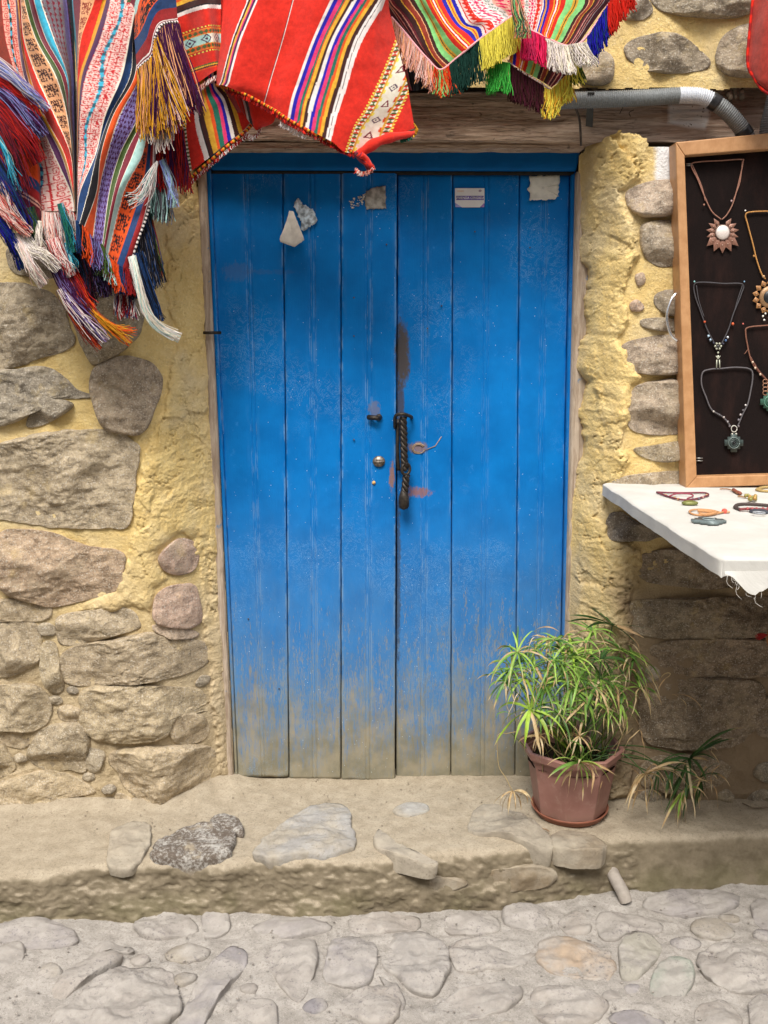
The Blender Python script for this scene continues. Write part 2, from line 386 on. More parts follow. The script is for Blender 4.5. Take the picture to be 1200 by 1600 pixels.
def mat_blue(name='blue_paint', dirt=True, dk=1.0):
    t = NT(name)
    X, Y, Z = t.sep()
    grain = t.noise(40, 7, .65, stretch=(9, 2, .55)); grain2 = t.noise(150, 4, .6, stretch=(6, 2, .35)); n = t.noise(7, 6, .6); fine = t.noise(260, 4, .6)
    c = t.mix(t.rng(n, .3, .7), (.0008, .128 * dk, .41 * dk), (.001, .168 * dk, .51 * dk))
    c = t.mix(t.rng(grain, .58, .75, 0, .40), c, (.003, .085, .33))
    c = t.mix(t.rng(t.noise(32, 5, .7, off=(1, 6, 2)), .62, .74, 0, .35), c, (.05, .27, .66))
    if dirt:
        dustc = t.mix(t.rng(t.noise(13, 5, .6), .35, .65), (.20, .178, .115), (.29, .25, .165))
        offs = (0, 0, 0); rnd = t.n.new('ShaderNodeObjectInfo').outputs['Random']
        # grime worn in from the ground up: thick at the foot, speckles and streaks higher
        lowp = t.math('ADD', Z, t.math('MULTIPLY', t.math('SUBTRACT', t.math('ADD', t.math('MULTIPLY', t.noise(4.0, 7, .72, stretch=(2.8, 1, .6), off=offs), .45), t.math('MULTIPLY', t.noise(60, 7, .75, stretch=(2.2, 1, .32), off=offs), .55)), .5), 1.5))
        thick = t.rng(lowp, .36, .02, 0, .93)
        thr = t.math('ADD', t.rng(Z, .02, 1.05, .435, .64), t.math('MULTIPLY', t.math('SUBTRACT', rnd, .5), .03))
        sp = t.math('ADD', t.math('MULTIPLY', t.noise(120, 6, .78, stretch=(2.0, 1, .45)), .6), t.math('MULTIPLY', t.noise(15, 6, .75, stretch=(3.5, 1, .35), off=(3, 9, 1)), .4))
        d = t.math('SUBTRACT', sp, thr)
        speck = t.rng(d, .0, .07, 0, .68)
        # edges of planks and beads hold dust
        wr = t.attr('Wear'); wn_ = t.noise(60, 6, .7, stretch=(1, 1, .25), off=(7, 1, 3))
        we = t.math('MULTIPLY', wr, t.rng(t.math('ADD', wn_, t.rng(Z, .9, .1, 0, .12)), .46, .62, 0, .5))
        we = t.math('MULTIPLY', we, t.rng(rnd, 0, 1, .35, 1.1))
        c = t.mix(we, c, (.25, .42, .60))
        c = t.mix(t.math('MULTIPLY', we, t.rng(Z, .9, .2, 0, .7)), c, dustc)
        c = t.mix(speck, c, dustc)
        veil = t.math('MULTIPLY', t.rng(Z, 1.05, .05, 0, .62), t.rng(t.noise(9, 6, .7, stretch=(2, 1, .6), off=(2, 2, 2)), .25, .70, .5, 1.0))
        c = t.mix(veil, c, (.15, .235, .30))
        c = t.mix(thick, c, dustc)
        # light specks and scuffs
        vs_ = t.voro(58)
        c = t.mix(t.math('MULTIPLY', t.rng(vs_, .075, .04), t.rng(t.noise(6, 2, .5, off=(1, 1, 5)), .44, .56)), c, (.55, .66, .74))
        sc = t.noise(26, 6, .75, dist=2.0, off=(4, 4, 4))
        c = t.mix(t.math('MULTIPLY', t.rng(t.math('ABSOLUTE', t.math('SUBTRACT', sc, .5)), .010, .0, 0, .6), t.rng(t.noise(3.5, 3, .5, off=(2, 2, 8)), .50, .64)), c, (.30, .48, .66))
        # brown hand grime beside the meeting edge
        def blob(cx, cz, sx, sz, col, amt, cc, hard=None):
            e = t.math('ADD', t.math('POWER', t.math('ABSOLUTE', t.math('DIVIDE', t.math('SUBTRACT', X, cx), sx)), 2.0),
                       t.math('POWER', t.math('ABSOLUTE', t.math('DIVIDE', t.math('SUBTRACT', Z, cz), sz)), 2.0))
            e = t.math('ADD', e, t.math('MULTIPLY', t.math('SUBTRACT', t.math('ADD', t.math('MULTIPLY', t.noise(hard or 22, 6, .75, stretch=(1, 1, .6)), .5), t.math('MULTIPLY', t.noise(130, 5, .75, stretch=(1, 1, .5)), .5)), .5), 6.5 if hard else 3.5))
            return t.mix(t.rng(e, 1.15, .25, 0, amt), cc, col)
        gx = float(P(628, 560, 0)[0]); 
        c = blob(gx, float(P(628, 555, 0)[2]), .026, .115, (.085, .062, .035), .92, c)
        c = blob(gx - .004, float(P(628, 640, 0)[2]), .014, .10, (.07, .05, .035), .8, c)
        c = blob(float(P(612, 745, 0)[0]), float(P(612, 745, 0)[2]), .009, .055, (.26, .13, .07), .85, c, 40)
        c = blob(float(P(652, 770, 0)[0]), float(P(652, 770, 0)[2]), .045, .018, (.30, .12, .05), .75, c, 40)
        c = blob(float(P(653, 700, 0)[0]), float(P(653, 700, 0)[2]), .030, .018, (.26, .15, .08), .75, c, 50)
        c = blob(float(P(370, 425, 0)[0]), float(P(370, 425, 0)[2]), .05, .03, (.14, .14, .18), .22, c, 90)
        c = blob(float(P(425, 425, 0)[0]), float(P(425, 425, 0)[2]), .08, .008, (.10, .12, .20), .18, c, 60)
        c = blob(float(P(585, 655, 0)[0]), float(P(585, 640, 0)[2]), .02, .03, (.22, .16, .12), .5, c, 60)
        c = blob(float(P(622, 900, 0)[0]), float(P(622, 900, 0)[2]), .010, .30, (.045, .05, .06), .7, c, 30)
    n1 = t.bump(grain, .22, .0025); n2 = t.bump(grain2, .25, .001, n1)
    dr = t.noise(34, 5, .7, dist=1.5); n3 = t.bump(dr, .25, .0025, n2); t.bump(fine, .15, .0006, n3)
    return t.done(c, t.rng(n, .3, .7, .52, .70), .12)
M_blue = mat_blue()
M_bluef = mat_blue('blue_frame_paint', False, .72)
M_dark = simple('dark_gap_timber', (.02, .016, .013), .9)
M_iron = simple('blackened_iron', (.045, .036, .028), .5, .5, .6, .4, 90, .5, .002)

# ================================================================== wall geometry
XL = lambda z: np.interp(z, [P(372, 1215, 0)[2], P(328, 265, 0)[2]], [P(366, 1215, 0)[0], P(322, 265, 0)[0]])
XR = lambda z: np.interp(z, [P(875, 1215, 0)[2], P(897, 265, 0)[2]], [P(879, 1215, 0)[0], P(902, 265, 0)[0]])
ZT = float(P(600, 232, -.03)[2])        # top of the blue header
def baseY(x, z):
    x = np.asarray(x, float); z = np.asarray(z, float)
    dl = XL(z) - x; dr = x - XR(z)
    l = -.015 - .155 * smooth(dl / .21) ** .8; r = -.035 - .135 * smooth(dr / .12) ** .7
    y = np.where(dl > -0.02, l, np.where(dr > -0.02, r, 0.0))
    return np.where(z > ZT + .02, -.17, y)
def PW(pts, off=0.0):
    pts = np.asarray(pts, float); Y = np.full(len(pts), -.15)
    for _ in range(5):
        q = P(pts[:, 0], pts[:, 1], Y + off); Y = baseY(q[:, 0], q[:, 2])
    return q
wall = thing('stone_wall', (0, 0, 0), 'rough stone wall with ochre yellow mortar and plaster round the blue door', 'wall')

PL_L = [(250, 280), (262, 400), (258, 470), (272, 540), (262, 590), (252, 640), (230, 690), (222, 740), (208, 790), (203, 835), (193, 880), (183, 925), (140, 938), (118, 955), (160, 958),
        (205, 946), (236, 960), (246, 920), (262, 905), (250, 885), (246, 868), (262, 852), (282, 836), (302, 842), (312, 900), (322, 1000), (330, 1060), (332, 1150), (345, 1215), (372, 1225), (367, 1100), (359, 1000), (351, 900), (345, 780), (338, 700), (334, 620), (327, 500), (321, 400), (315, 330), (306, 280), (300, 260)]
PL_R = [(800, 270), (905, 290), (902, 400), (918, 420), (922, 470), (914, 520), (897, 575), (915, 600), (907, 640), (916, 690), (904, 745), (889, 780), (880, 830), (877, 900), (875, 1000), (860, 1240),
        (990, 1240), (985, 1120), (975, 1050), (990, 1000), (984, 940), (1001, 900), (1004, 860), (985, 838), (952, 836), (944, 790), (945, 760), (962, 752), (985, 722), (976, 690), (984, 640), (988, 600), (1000, 590), (975, 548), (962, 528),
        (985, 500), (976, 470), (984, 430), (1006, 400), (1000, 370), (988, 340), (983, 318), (978, 300), (1000, 284), (1016, 245), (1010, 216), (960, 206), (922, 222), (903, 242), (800, 262)]
PLl = PW(PL_L)[:, [0, 2]]; PLr = PW(PL_R)[:, [0, 2]]
# sheet of mortar and plaster, fine where the photograph sees it
fx = np.concatenate([np.linspace(-1.9, -1.22, 24)[:-1], np.arange(-1.22, -.76, .0042), np.arange(-.76, -.44, .0026), np.arange(-.44, -.38, .005), np.linspace(-.38, .40, 30)[1:-1], np.arange(.40, .43, .005), np.arange(.43, .68, .0026), np.arange(.68, 1.2, .0042), np.linspace(1.21, 1.9, 24)])
fz = np.concatenate([[-.3, -.2, -.12], np.arange(-.06, 2.26, .0031), np.linspace(2.27, 2.8, 16)])
GX, GZ = np.meshgrid(fx, fz); GY = baseY(GX, GZ)
jag = .018 * fbm(GX * 14, GZ * 14, 0, 5, 3, .6) + .006 * fbm(GX * 60, GZ * 60, 0, 3, 9)
sdl = polydist(GX, GZ, PLl) + jag; sdr = polydist(GX, GZ, PLr) + jag
def plast(sd, T): return T * (.45 + .55 * smooth(sd / .03)) * (smooth(sd / .010))
mort = .006 * fbm(GX * 5, GZ * 5, 0, 3, 21) + .0022 * fbm(GX * 40, GZ * 40, 0, 4, 22)
low = smooth((.55 - GZ) / .4)
mort = mort + low * .006 * ridged(GX * 14, GZ * 14, 0, 4, 23)
sdm = np.maximum(sdl, sdr)
crust = .0030 * fbm(GX * 7, GZ * 5, 0, 4, 31, .55) + .0015 * np.maximum(0, ridged(GX * 34 + 2 * fbm(GX * 8, GZ * 8, 0, 3, 5), GZ * 34 + 2 * fbm(GX * 8, GZ * 8, 0, 3, 6), 0, 4, 33)) * (fbm(GX * 6, GZ * 6, 0, 3, 8) > -.1) + .0026 * ridged(GX * 48, GZ * 40, 0, 3, 35) * (fbm(GX * 9, GZ * 9, 0, 2, 12) > -.2) + .002 * fbm(GX * 90, GZ * 90, 0, 3, 36, .7)
# flakes: terraces in the plaster skin
fl = fbm(GX * 7 + 40, GZ * 5, 0, 6, 61, .60); terr = np.floor(fl * 7 + .15 * fbm(GX * 60, GZ * 60, 0, 2, 62)) / 7; crust = crust + .006 * (terr * .8 + .2 * fl)
pm = sdm > -.02; wx = GX[pm] + .016 * fbm(GX[pm] * 16, GZ[pm] * 16, 0, 4, 201, .6); wz = GZ[pm] + .016 * fbm(GX[pm] * 16, GZ[pm] * 16, 0, 4, 202, .6)
def flakes(n, sd_, asp, off, tilt):
    r3 = np.random.default_rng(sd_); xs_ = np.concatenate([r3.uniform(-1.0, -.42, n // 2), r3.uniform(.44, .95, n // 2)]); zs_ = r3.uniform(-.05, 1.95, len(xs_))
    best = np.full(wx.shape, 1e9); bi = np.zeros(wx.shape, int)
    for i in range(len(xs_)):
        near = np.abs(wz - zs_[i]) < .3
        d = ((wx - xs_[i]) * asp) ** 2 + (wz - zs_[i]) ** 2; m_ = near & (d < best); best[m_] = d[m_]; bi[m_] = i
    o_ = r3.uniform(-1, 1, len(xs_)) * off; ta = r3.normal(0, tilt, len(xs_)); tb_ = r3.normal(0, tilt, len(xs_))
    return o_[bi] + ta[bi] * (wx - xs_[bi]) + tb_[bi] * (wz - zs_[bi])
FLK = np.zeros(GX.shape); FLK[pm] = flakes(170, 5, 1.5, .0034, .055) + flakes(620, 6, 1.2, .0017, .06)
crust = crust + FLK
rgh = smooth(.5 + 2.2 * fbm(GX * 7, GZ * 6, 0, 3, 210)); rgh = np.where(GX > 0, .35 + .65 * rgh, rgh)
CR = np.zeros(GX.shape); CR[pm] = .0045 * ridged(GX[pm] * 62 + 3 * fbm(GX[pm] * 20, GZ[pm] * 20, 0, 2, 7), GZ[pm] * 50, 0, 3, 211) + .0032 * fbm(GX[pm] * 120, GZ[pm] * 105, 0, 3, 212, .7)
crust = crust + CR * rgh
cracks = np.abs(fbm(GX * 8, GZ * 8, 0, 5, 77, .6)); crust = crust - .010 * np.exp(-(cracks / .010) ** 2) * (fbm(GX * 3, GZ * 3, 0, 2, 78) > .05)
crl = np.where(GX < 0, .60, 1.0)
disp = mort + plast(sdl, .015) + plast(sdr, .018) + crust * smooth(sdm / .02) * crl
# door-side lip of the plaster must not creep over the planks
lim = np.where(GX < 0, XL(GZ) - GX, GX - XR(GZ))
disp = disp * np.where(GZ < ZT, smooth((lim + .004) / .03), 1.0)
VY = GY - disp
nl = ((GX > XL(GZ) - .032) & (GX < 0) & (GZ < ZT + .02)) | ((GX < XR(GZ) + .07) & (GX > 0) & (GZ < ZT) & (GZ > float(P(600, 775, 0)[2])))
sdx = np.where(GX < 0, sdl, sdr); VY = np.where(nl, VY + (.05 - VY) * smooth(-sdx / .005), VY)
zl0, zl1 = float(P(700, 231, -.1)[2]), float(P(1000, 139, -.17)[2])   # lintel gap in the sheet
keep = ~((GX > XL(GZ) + .004) & (GX < XR(GZ) - .004) & (GZ < ZT + .02))
colx0 = float(P(905, 220, -.17)[0])
lint = (GZ > zl0 - .01) & (GZ < zl1 + .006 * fbm(GX * 20, 0 * GX, 0, 3, 5)) & (GX > -.62) & ~(sdr > 0.003)
keep &= ~lint
kq = keep[:-1, :-1] & keep[1:, :-1] & keep[:-1, 1:] & keep[1:, 1:]
wp = PW([(1020, 215), (1020, 300), (1024, 330), (1060, 338), (1060, 215)])[:, [0, 2]]
pale_area = smooth((polydist(GX, GZ, wp) + .006 * fbm(GX * 50, GZ * 50, 0, 3, 4)) / .012)
mk('mortar_and_plaster', np.stack([GX, VY, GZ], -1).reshape(-1, 3), gridfaces(*GX.shape, kq), M_plaster, wall, colors={'Wash': pale_area.ravel()},
   label='ochre yellow mortar and flaking plaster between the stones')

b = MB(); b.box((-2.2, .07, -.4), (2.2, .35, 3.0)); b.box((-2.2, -.06, zl1 - .02), (2.2, .07, zl1 + .3)); b.build('wall_core', simple('rubble_core', (.06, .045, .035), .95), wall, False)
# ------------------------------------------------------------------ stones
def stone(outline, mat, parent, H=.03, col=(.3, .25, .2), basis='wall', skirt=.03, seed=0, step=.0045, facet=1.0, rough=1.0, p=3.0, name='stone', label=None, jag=1.0, sink=0.0, smoothit=2, grow=1.10):
    o = np.asarray(outline, float)                     # n x 3 world points on the surface
    if basis == 'wall': A, B, Nn = np.array((1., 0, 0)), np.array((0, 0, 1.)), np.array((0, -1., 0))
    else: A, B, Nn = np.array((1., 0, 0)), np.array((0, 1., 0)), np.array((0, 0, 1.))
    uv = np.stack([o @ A, o @ B], 1); hgt = o @ Nn
    for _ in range(smoothit):
        q = .8 * uv + .2 * np.roll(uv, -1, 0); r_ = .2 * uv + .8 * np.roll(uv, -1, 0)
        uv = np.stack([q, r_], 1).reshape(-1, 2)
    seg = np.linalg.norm(np.roll(uv, -1, 0) - uv, axis=1); L = seg.sum()
    n = int(np.clip(L / step, 28, 250)); cum = np.concatenate([[0], np.cumsum(seg)])
    d = np.linspace(0, L, n, endpoint=False); cl = np.concatenate([uv, uv[:1]])
    out = np.stack([np.interp(d, cum, cl[:, 0]), np.interp(d, cum, cl[:, 1])], 1)
    area = abs(np.sum(out[:, 0] * np.roll(out[:, 1], -1) - out[:, 1] * np.roll(out[:, 0], -1))) / 2
    if np.sum(out[:, 0] * np.roll(out[:, 1], -1) - out[:, 1] * np.roll(out[:, 0], -1)) < 0: out = out[::-1]
    c = out.mean(0); Rr = math.sqrt(area / math.pi)
    out = c + (out - c) * grow * (1 + jag * .035 * fbm(out[:, 0] * 30 + seed, out[:, 1] * 30, 0, 4, seed)[:, None])
    m = int(np.clip(2.1 * Rr / step, 8, 84))
    th = np.arctan2(out[:, 1] - c[1], out[:, 0] - c[0]); rad_ = np.linalg.norm(out - c, axis=1); o_ = np.argsort(th); th, rad_ = th[o_], rad_[o_]
    ker = np.hanning(n // 3 | 1); ker /= ker.sum(); hw = len(ker) // 2; rs = np.convolve(np.concatenate([rad_[-hw:], rad_, rad_[:hw]]), ker, 'valid')[:n]
    thp = np.concatenate([th[-3:] - 2 * np.pi, th, th[:3] + 2 * np.pi]); wrap = lambda a: np.concatenate([a[-3:], a, a[:3]])
    g = np.linspace(-1, 1, m); Ug, Vg = np.meshgrid(g, g); dx_ = Ug * np.sqrt(1 - Vg ** 2 / 2); dy_ = Vg * np.sqrt(1 - Ug ** 2 / 2)
    rr = np.minimum(1, np.hypot(dx_, dy_)).ravel(); an = np.arctan2(dy_, dx_).ravel()
    bi = np.concatenate([np.arange(m - 1), (np.arange(m - 1)) * m + m - 1, (m * m - 1) - np.arange(m - 1), (m - 1 - np.arange(m - 1)) * m]); nb = len(bi)
    rr = rr ** .93; nk = m * m
    rr = np.concatenate([rr, np.full(nb, .995), np.full(nb, .985), np.full(nb, .96)]); an = np.concatenate([an] + [an[bi]] * 3)
    ext = np.concatenate([np.zeros(nk), np.full(nb, -.35), np.full(nb, -.7), np.full(nb, -1.)]) * skirt
    bl = np.minimum(rr, 1) ** 5; rad = np.interp(an, thp, wrap(rs)) * (1 - bl) + np.interp(an, thp, wrap(rad_)) * bl
    PT = c + np.stack([np.cos(an), np.sin(an)], 1) * (rad * rr)[:, None]
    top_ = np.arange(len(rr)) < nk
    hh = np.where(top_, .25 * H + H * np.maximum(0, 1 - np.minimum(rr, 1) ** p) ** .55, 0); hh[nk:nk + nb] = .22 * H; hh[nk + nb:nk + 2 * nb] = .12 * H
    r2 = random.Random(seed * 7 + 3)
    if facet:
        for _ in range(5):
            a = r2.uniform(0, 6.28); off = r2.uniform(.8, 1.2) * H; sl = r2.uniform(.7, 1.8) * H / Rr * facet; d0 = r2.uniform(-.1, .7) * Rr
            pl = off - sl * np.maximum(0, (PT[:, 0] - c[0]) * math.cos(a) + (PT[:, 1] - c[1]) * math.sin(a) - d0)
            hh = np.where(top_, np.minimum(hh, np.maximum(pl, H * .12 * (1 - rr ** 6))), hh)
    am = np.clip(Rr / .08, .35, 1.3) * rough
    nz = .006 * am * fbm(PT[:, 0] * 18 + seed * 3.1, PT[:, 1] * 18, 0, 5, seed + 5, .6) + .005 * am * ridged(PT[:, 0] * 13 + seed, PT[:, 1] * 20, 0, 4, seed + 9)
    terr_ = fbm(PT[:, 0] * 10 + seed, PT[:, 1] * 16 + seed, 0, 4, seed + 50); nz = nz + .008 * am * np.floor(terr_ * 4) / 4 * (rough > .6)
    hh = hh + nz * np.where(top_, 1 - .45 * rr ** 6, .5)
    if basis == 'wall': hh = np.where(top_, np.maximum(hh, .0045 + .3 * nz), hh)
    hh = hh + ext - sink
    if basis == 'wall': h0g = -baseY(PT[:, 0], PT[:, 1])
    else: h0g = np.full(len(PT), hgt.mean())
    V = PT[:, 0, None] * A + PT[:, 1, None] * B + (h0g + hh)[:, None] * Nn
    F = gridfaces(m, m); k_ = np.arange(nb); j_ = (k_ + 1) % nb
    r0 = bi; sk = []
    for q_ in range(3):
        r1 = nk + q_ * nb + k_; sk.append(np.stack([r0[k_], r1, r1[j_], r0[j_]], 1)); r0 = r1
    F = np.concatenate([F] + sk)
    return mk(name, V, F, mat, parent, ocol=col, label=label)

G, BR, PK, TN, DK = (.25, .205, .155), (.28, .205, .135), (.44, .30, .24), (.38, .30, .20), (.16, .13, .105)
STL = [
 ([(-30,447),(47,449),(73,460),(92,476),(101,504),(114,536),(95,547),(63,555),(32,568),(-30,580)], .050, (.27,.22,.16)),
 ([(12,385),(70,380),(100,400),(90,432),(60,433),(20,425)], .035, G),
 ([(110,455),(150,440),(222,476),(218,520),(190,546),(149,569),(136,549),(112,490)], .03, (.27,.215,.14)),
 ([(-30,582),(32,580),(63,575),(82,581),(104,596),(117,612),(145,618),(145,626),(111,618),(82,626),(51,644),(19,660),(-30,668)], .032, (.25,.22,.18)),
 ([(66,630),(95,625),(111,630),(114,636),(95,650),(70,663),(44,668),(47,650)], .03, (.22,.19,.15)),
 ([(152,577),(177,563),(203,560),(234,568),(250,590),(247,618),(234,650),(222,675),(190,674),(165,666),(155,644),(147,615),(146,596)], .035, (.30,.23,.165)),
 ([(16,694),(79,680),(158,675),(190,685),(212,701),(206,732),(203,764),(196,790),(196,821),(152,818),(104,820),(47,812),(19,808),(-25,795),(-25,715)], .042, (.36,.29,.20)),
 ([(5,830),(79,834),(127,856),(187,862),(187,890),(180,920),(150,927),(83,945),(60,937),(23,927),(3,910),(-15,870)], .040, (.33,.23,.155)),
 ([(-25,937),(60,937),(77,943),(77,963),(60,970),(27,968),(-25,972)], .022, TN),
 ([(-25,975),(50,970),(63,1000),(61,1033),(20,1053),(-25,1057)], .042, (.33,.265,.18)),
 ([(65,1010),(75,1003),(88,1008),(92,1030),(100,1065),(97,1078),(80,1082),(68,1055)], .028, (.35,.285,.19)),
 ([(92,965),(110,958),(140,955),(175,948),(205,953),(218,978),(205,985),(165,993),(120,1007),(95,1003)], .028, (.36,.29,.20)),
 ([(103,1020),(133,1008),(200,997),(233,990),(250,999),(310,1003),(320,1027),(310,1043),(283,1053),(200,1060),(133,1070),(103,1060)], .040, (.33,.26,.175)),
 ([(240,975),(275,979),(310,988),(305,997),(270,997),(243,987)], .016, (.46,.35,.27)),
 ([(245,932),(262,917),(303,913),(310,940),(315,970),(295,980),(250,973),(240,962)], .024, PK),
 ([(247,873),(262,855),(280,842),(303,847),(310,870),(303,890),(280,897),(260,891)], .024, PK),
 ([(135,1080),(160,1073),(230,1070),(300,1078),(322,1093),(323,1112),(305,1108),(275,1110),(265,1130),(262,1145),(220,1155),(160,1153),(142,1140),(132,1115)], .038, (.37,.295,.19)),
 ([(272,1122),(290,1110),(320,1117),(327,1145),(312,1160),(277,1160),(268,1145)], .024, (.42,.33,.22)),
 ([(-25,1075),(50,1068),(72,1085),(78,1110),(70,1130),(45,1140),(20,1135),(-25,1138)], .036, (.33,.265,.175)),
 ([(90,1108),(105,1100),(127,1108),(128,1120),(115,1128),(95,1123)], .018, TN),
 ([(45,1180),(60,1145),(90,1132),(125,1130),(140,1150),(135,1190),(130,1205),(105,1198),(85,1205),(60,1195)], .038, (.29,.235,.16)),
 ([(137,1175),(145,1165),(165,1175),(160,1198),(150,1208),(135,1198)], .02, (.33,.28,.21)),
 ([(-15,1146),(20,1140),(40,1149),(50,1160),(35,1169),(10,1164)], .016, TN),
 ([(-25,1155),(5,1162),(20,1185),(25,1200),(0,1215),(-25,1215)], .030, (.35,.28,.18)),
 ([(-25,1230),(40,1212),(70,1203),(110,1213),(145,1235),(130,1242),(60,1250),(20,1257),(-25,1255)], .026, (.42,.335,.225)),
 ([(178,1180),(190,1173),(265,1165),(325,1167),(333,1190),(328,1225),(318,1250),(295,1265),(250,1265),(215,1240),(195,1225),(192,1205),(178,1195)], .045, (.41,.325,.22)),
 ([(180,1240),(195,1240),(230,1262),(235,1272),(185,1266)], .02, TN),
]
STR = [
 ([(978,75),(1000,60),(1040,55),(1080,70),(1105,95),(1100,108),(1050,115),(1005,108),(985,92)], .036, (.22,.18,.135)),
 ([(1118,95),(1130,60),(1160,40),(1215,40),(1215,118),(1140,118)], .036, (.27,.215,.16)),
 ([(1020,0),(1040,-40),(1180,-40),(1180,15),(1140,28),(1080,25),(1040,18)], .040, (.23,.19,.14)),
 ([(950,25),(990,-10),(1015,5),(1018,20),(1000,33)], .03, (.20,.165,.13)),
 ([(905,128),(915,95),(945,80),(957,100),(955,128),(935,134)], .03, (.25,.20,.15)),
 ([(980,300),(1000,290),(1020,285),(1060,282),(1062,330),(1035,337),(1005,339),(985,325)], .034, (.36,.28,.225)),
 ([(1003,352),(1030,346),(1062,350),(1062,412),(1030,415),(1010,403),(1001,378)], .030, (.30,.245,.19)),
 ([(990,430),(1005,425),(1009,440),(997,450)], .012, PK),
 ([(983,475),(995,467),(1007,480),(1000,487),(985,486)], .012, PK),
 ([(1024,460),(1045,453),(1062,458),(1062,492),(1040,492),(1022,475)], .026, DK),
 ([(1000,500),(1030,496),(1062,500),(1062,517),(1030,517),(1005,511)], .018, G),
 ([(963,557),(980,536),(1020,527),(1066,524),(1066,582),(1020,584),(985,578)], .038, (.29,.225,.175)),
 ([(984,622),(1000,601),(1066,593),(1068,674),(1020,677),(985,669),(983,645)], .036, (.30,.235,.18)),
 ([(990,700),(1020,697),(1066,688),(1068,717),(1030,722),(1000,711)], .024, (.29,.235,.16)),
 ([(960,752),(985,742),(1066,735),(1068,762),(965,762)], .022, (.34,.27,.19)),
 ([(948,828),(958,803),(975,800),(992,815),(1020,825),(1075,820),(1075,838),(1020,838),(985,842),(950,842)], .04, DK),
 ([(1000,870),(1040,858),(1220,845),(1220,908),(1100,917),(1005,907)], .035, (.22,.165,.115)),
 ([(993,945),(1010,937),(1240,933),(1240,990),(1050,996),(995,987)], .034, (.23,.18,.125)),
 ([(1018,1012),(1060,1000),(1240,997),(1240,1050),(1120,1056),(1050,1052)], .026, (.22,.16,.11)),
 ([(1003,1078),(1060,1064),(1180,1062),(1197,1110),(1150,1160),(1060,1165),(1008,1155)], .036, (.22,.165,.115)),
 ([(1010,1185),(1090,1178),(1140,1195),(1120,1228),(1050,1235),(1000,1225)], .03, (.23,.175,.12)),
 ([(1205,1080),(1260,1075),(1260,1150),(1190,1150),(1180,1130)], .03, (.22,.165,.12)),
]
polysW = []
for k, (pl, H, c_) in enumerate(STL + STR):
    q = PW(pl); polysW.append(q[:, [0, 2]])
    zc = q[:, 2].mean()
    stone(q, M_stone_low if zc < .45 else M_stone, wall, H=H * 1.1, col=(c_[0] * 1.32, c_[1] * 1.30, c_[2] * 1.22), seed=k + 1, rough=1.15, p=4.5, facet=.9)
# more stones of the same wall where it runs on past the frame and behind the hanging cloth
def scatter(n, box, rmin, rmax, existing, seed, avoid=None):
    r2 = random.Random(seed); acc = []
    ex = [(p.mean(0), np.linalg.norm(p - p.mean(0), axis=1).max(), p) for p in existing]
    for _ in range(n):
        x = r2.uniform(box[0], box[1]); y = r2.uniform(box[2], box[3]); r = r2.uniform(rmin, rmax)
        asp = r2.uniform(.55, .9)
        if avoid and avoid(x, y, r): continue
        bad = False
        for (c, rad, p) in ex:
            if (x - c[0]) ** 2 + (y - c[1]) ** 2 < (r + rad) ** 2:
                if float(polydist(np.array([x]), np.array([y]), p)[0]) > -(r * .93): bad = True; break
        if bad: continue
        m = 9; a0 = r2.uniform(0, 6.28); rot = r2.uniform(-.35, .35)
        p = []
        for k in range(m):
            a = a0 + 2 * math.pi * k / m; q = r * r2.uniform(.78, 1.04)
            u, v = q * math.cos(a), q * math.sin(a) * asp
            p.append((x + u * math.cos(rot) - v * math.sin(rot), y + u * math.sin(rot) + v * math.cos(rot)))
        p = np.array(p); ex.append((p.mean(0), np.linalg.norm(p - p.mean(0), axis=1).max(), p)); acc.append(p)
    return acc
left_hidden = scatter(2600, (-1.7, -.68, .0, 2.3), .045, .12, polysW, 5, lambda x, y, r: x > -1.02 and y < 1.50)
right_hidden = scatter(1800, (.70, 1.6, .02, 2.3), .045, .12, polysW, 6, lambda x, y, r: (x < 1.22 and not (.84 < x < 1.5 and .95 < y < 1.75)) or (zl0 - .12 < y < zl1 + .1))
fillL = scatter(900, (-1.2, -.53, .01, .60), .019, .034, polysW, 15, lambda x, y, r: float(polydist(np.array([x]), np.array([y]), PLl)[0]) > -.02 or x > float(XL(y)) - .05)
fillR = scatter(500, (.74, 1.3, .0, .86), .030, .055, polysW, 16, lambda x, y, r: float(polydist(np.array([x]), np.array([y]), PLr)[0]) > -.03)
for k, p in enumerate(fillL + fillR):
    q = np.stack([p[:, 0], baseY(p[:, 0], p[:, 1]), p[:, 1]], 1)
    stone(q, M_stone_low, wall, H=random.uniform(.014, .022), col=random.choice([(.40, .33, .23), (.36, .29, .20), (.33, .28, .21)]), seed=800 + k, step=.007, grow=1.08, facet=.9, p=4)
for k, p in enumerate(left_hidden + right_hidden):
    q = np.stack([p[:, 0], baseY(p[:, 0], p[:, 1]), p[:, 1]], 1)
    stone(q, M_stone, wall, H=random.uniform(.025, .04), col=random.choice([G, BR, TN, (.27, .22, .17)]), seed=100 + k, step=.011, grow=1.12, p=4.5)

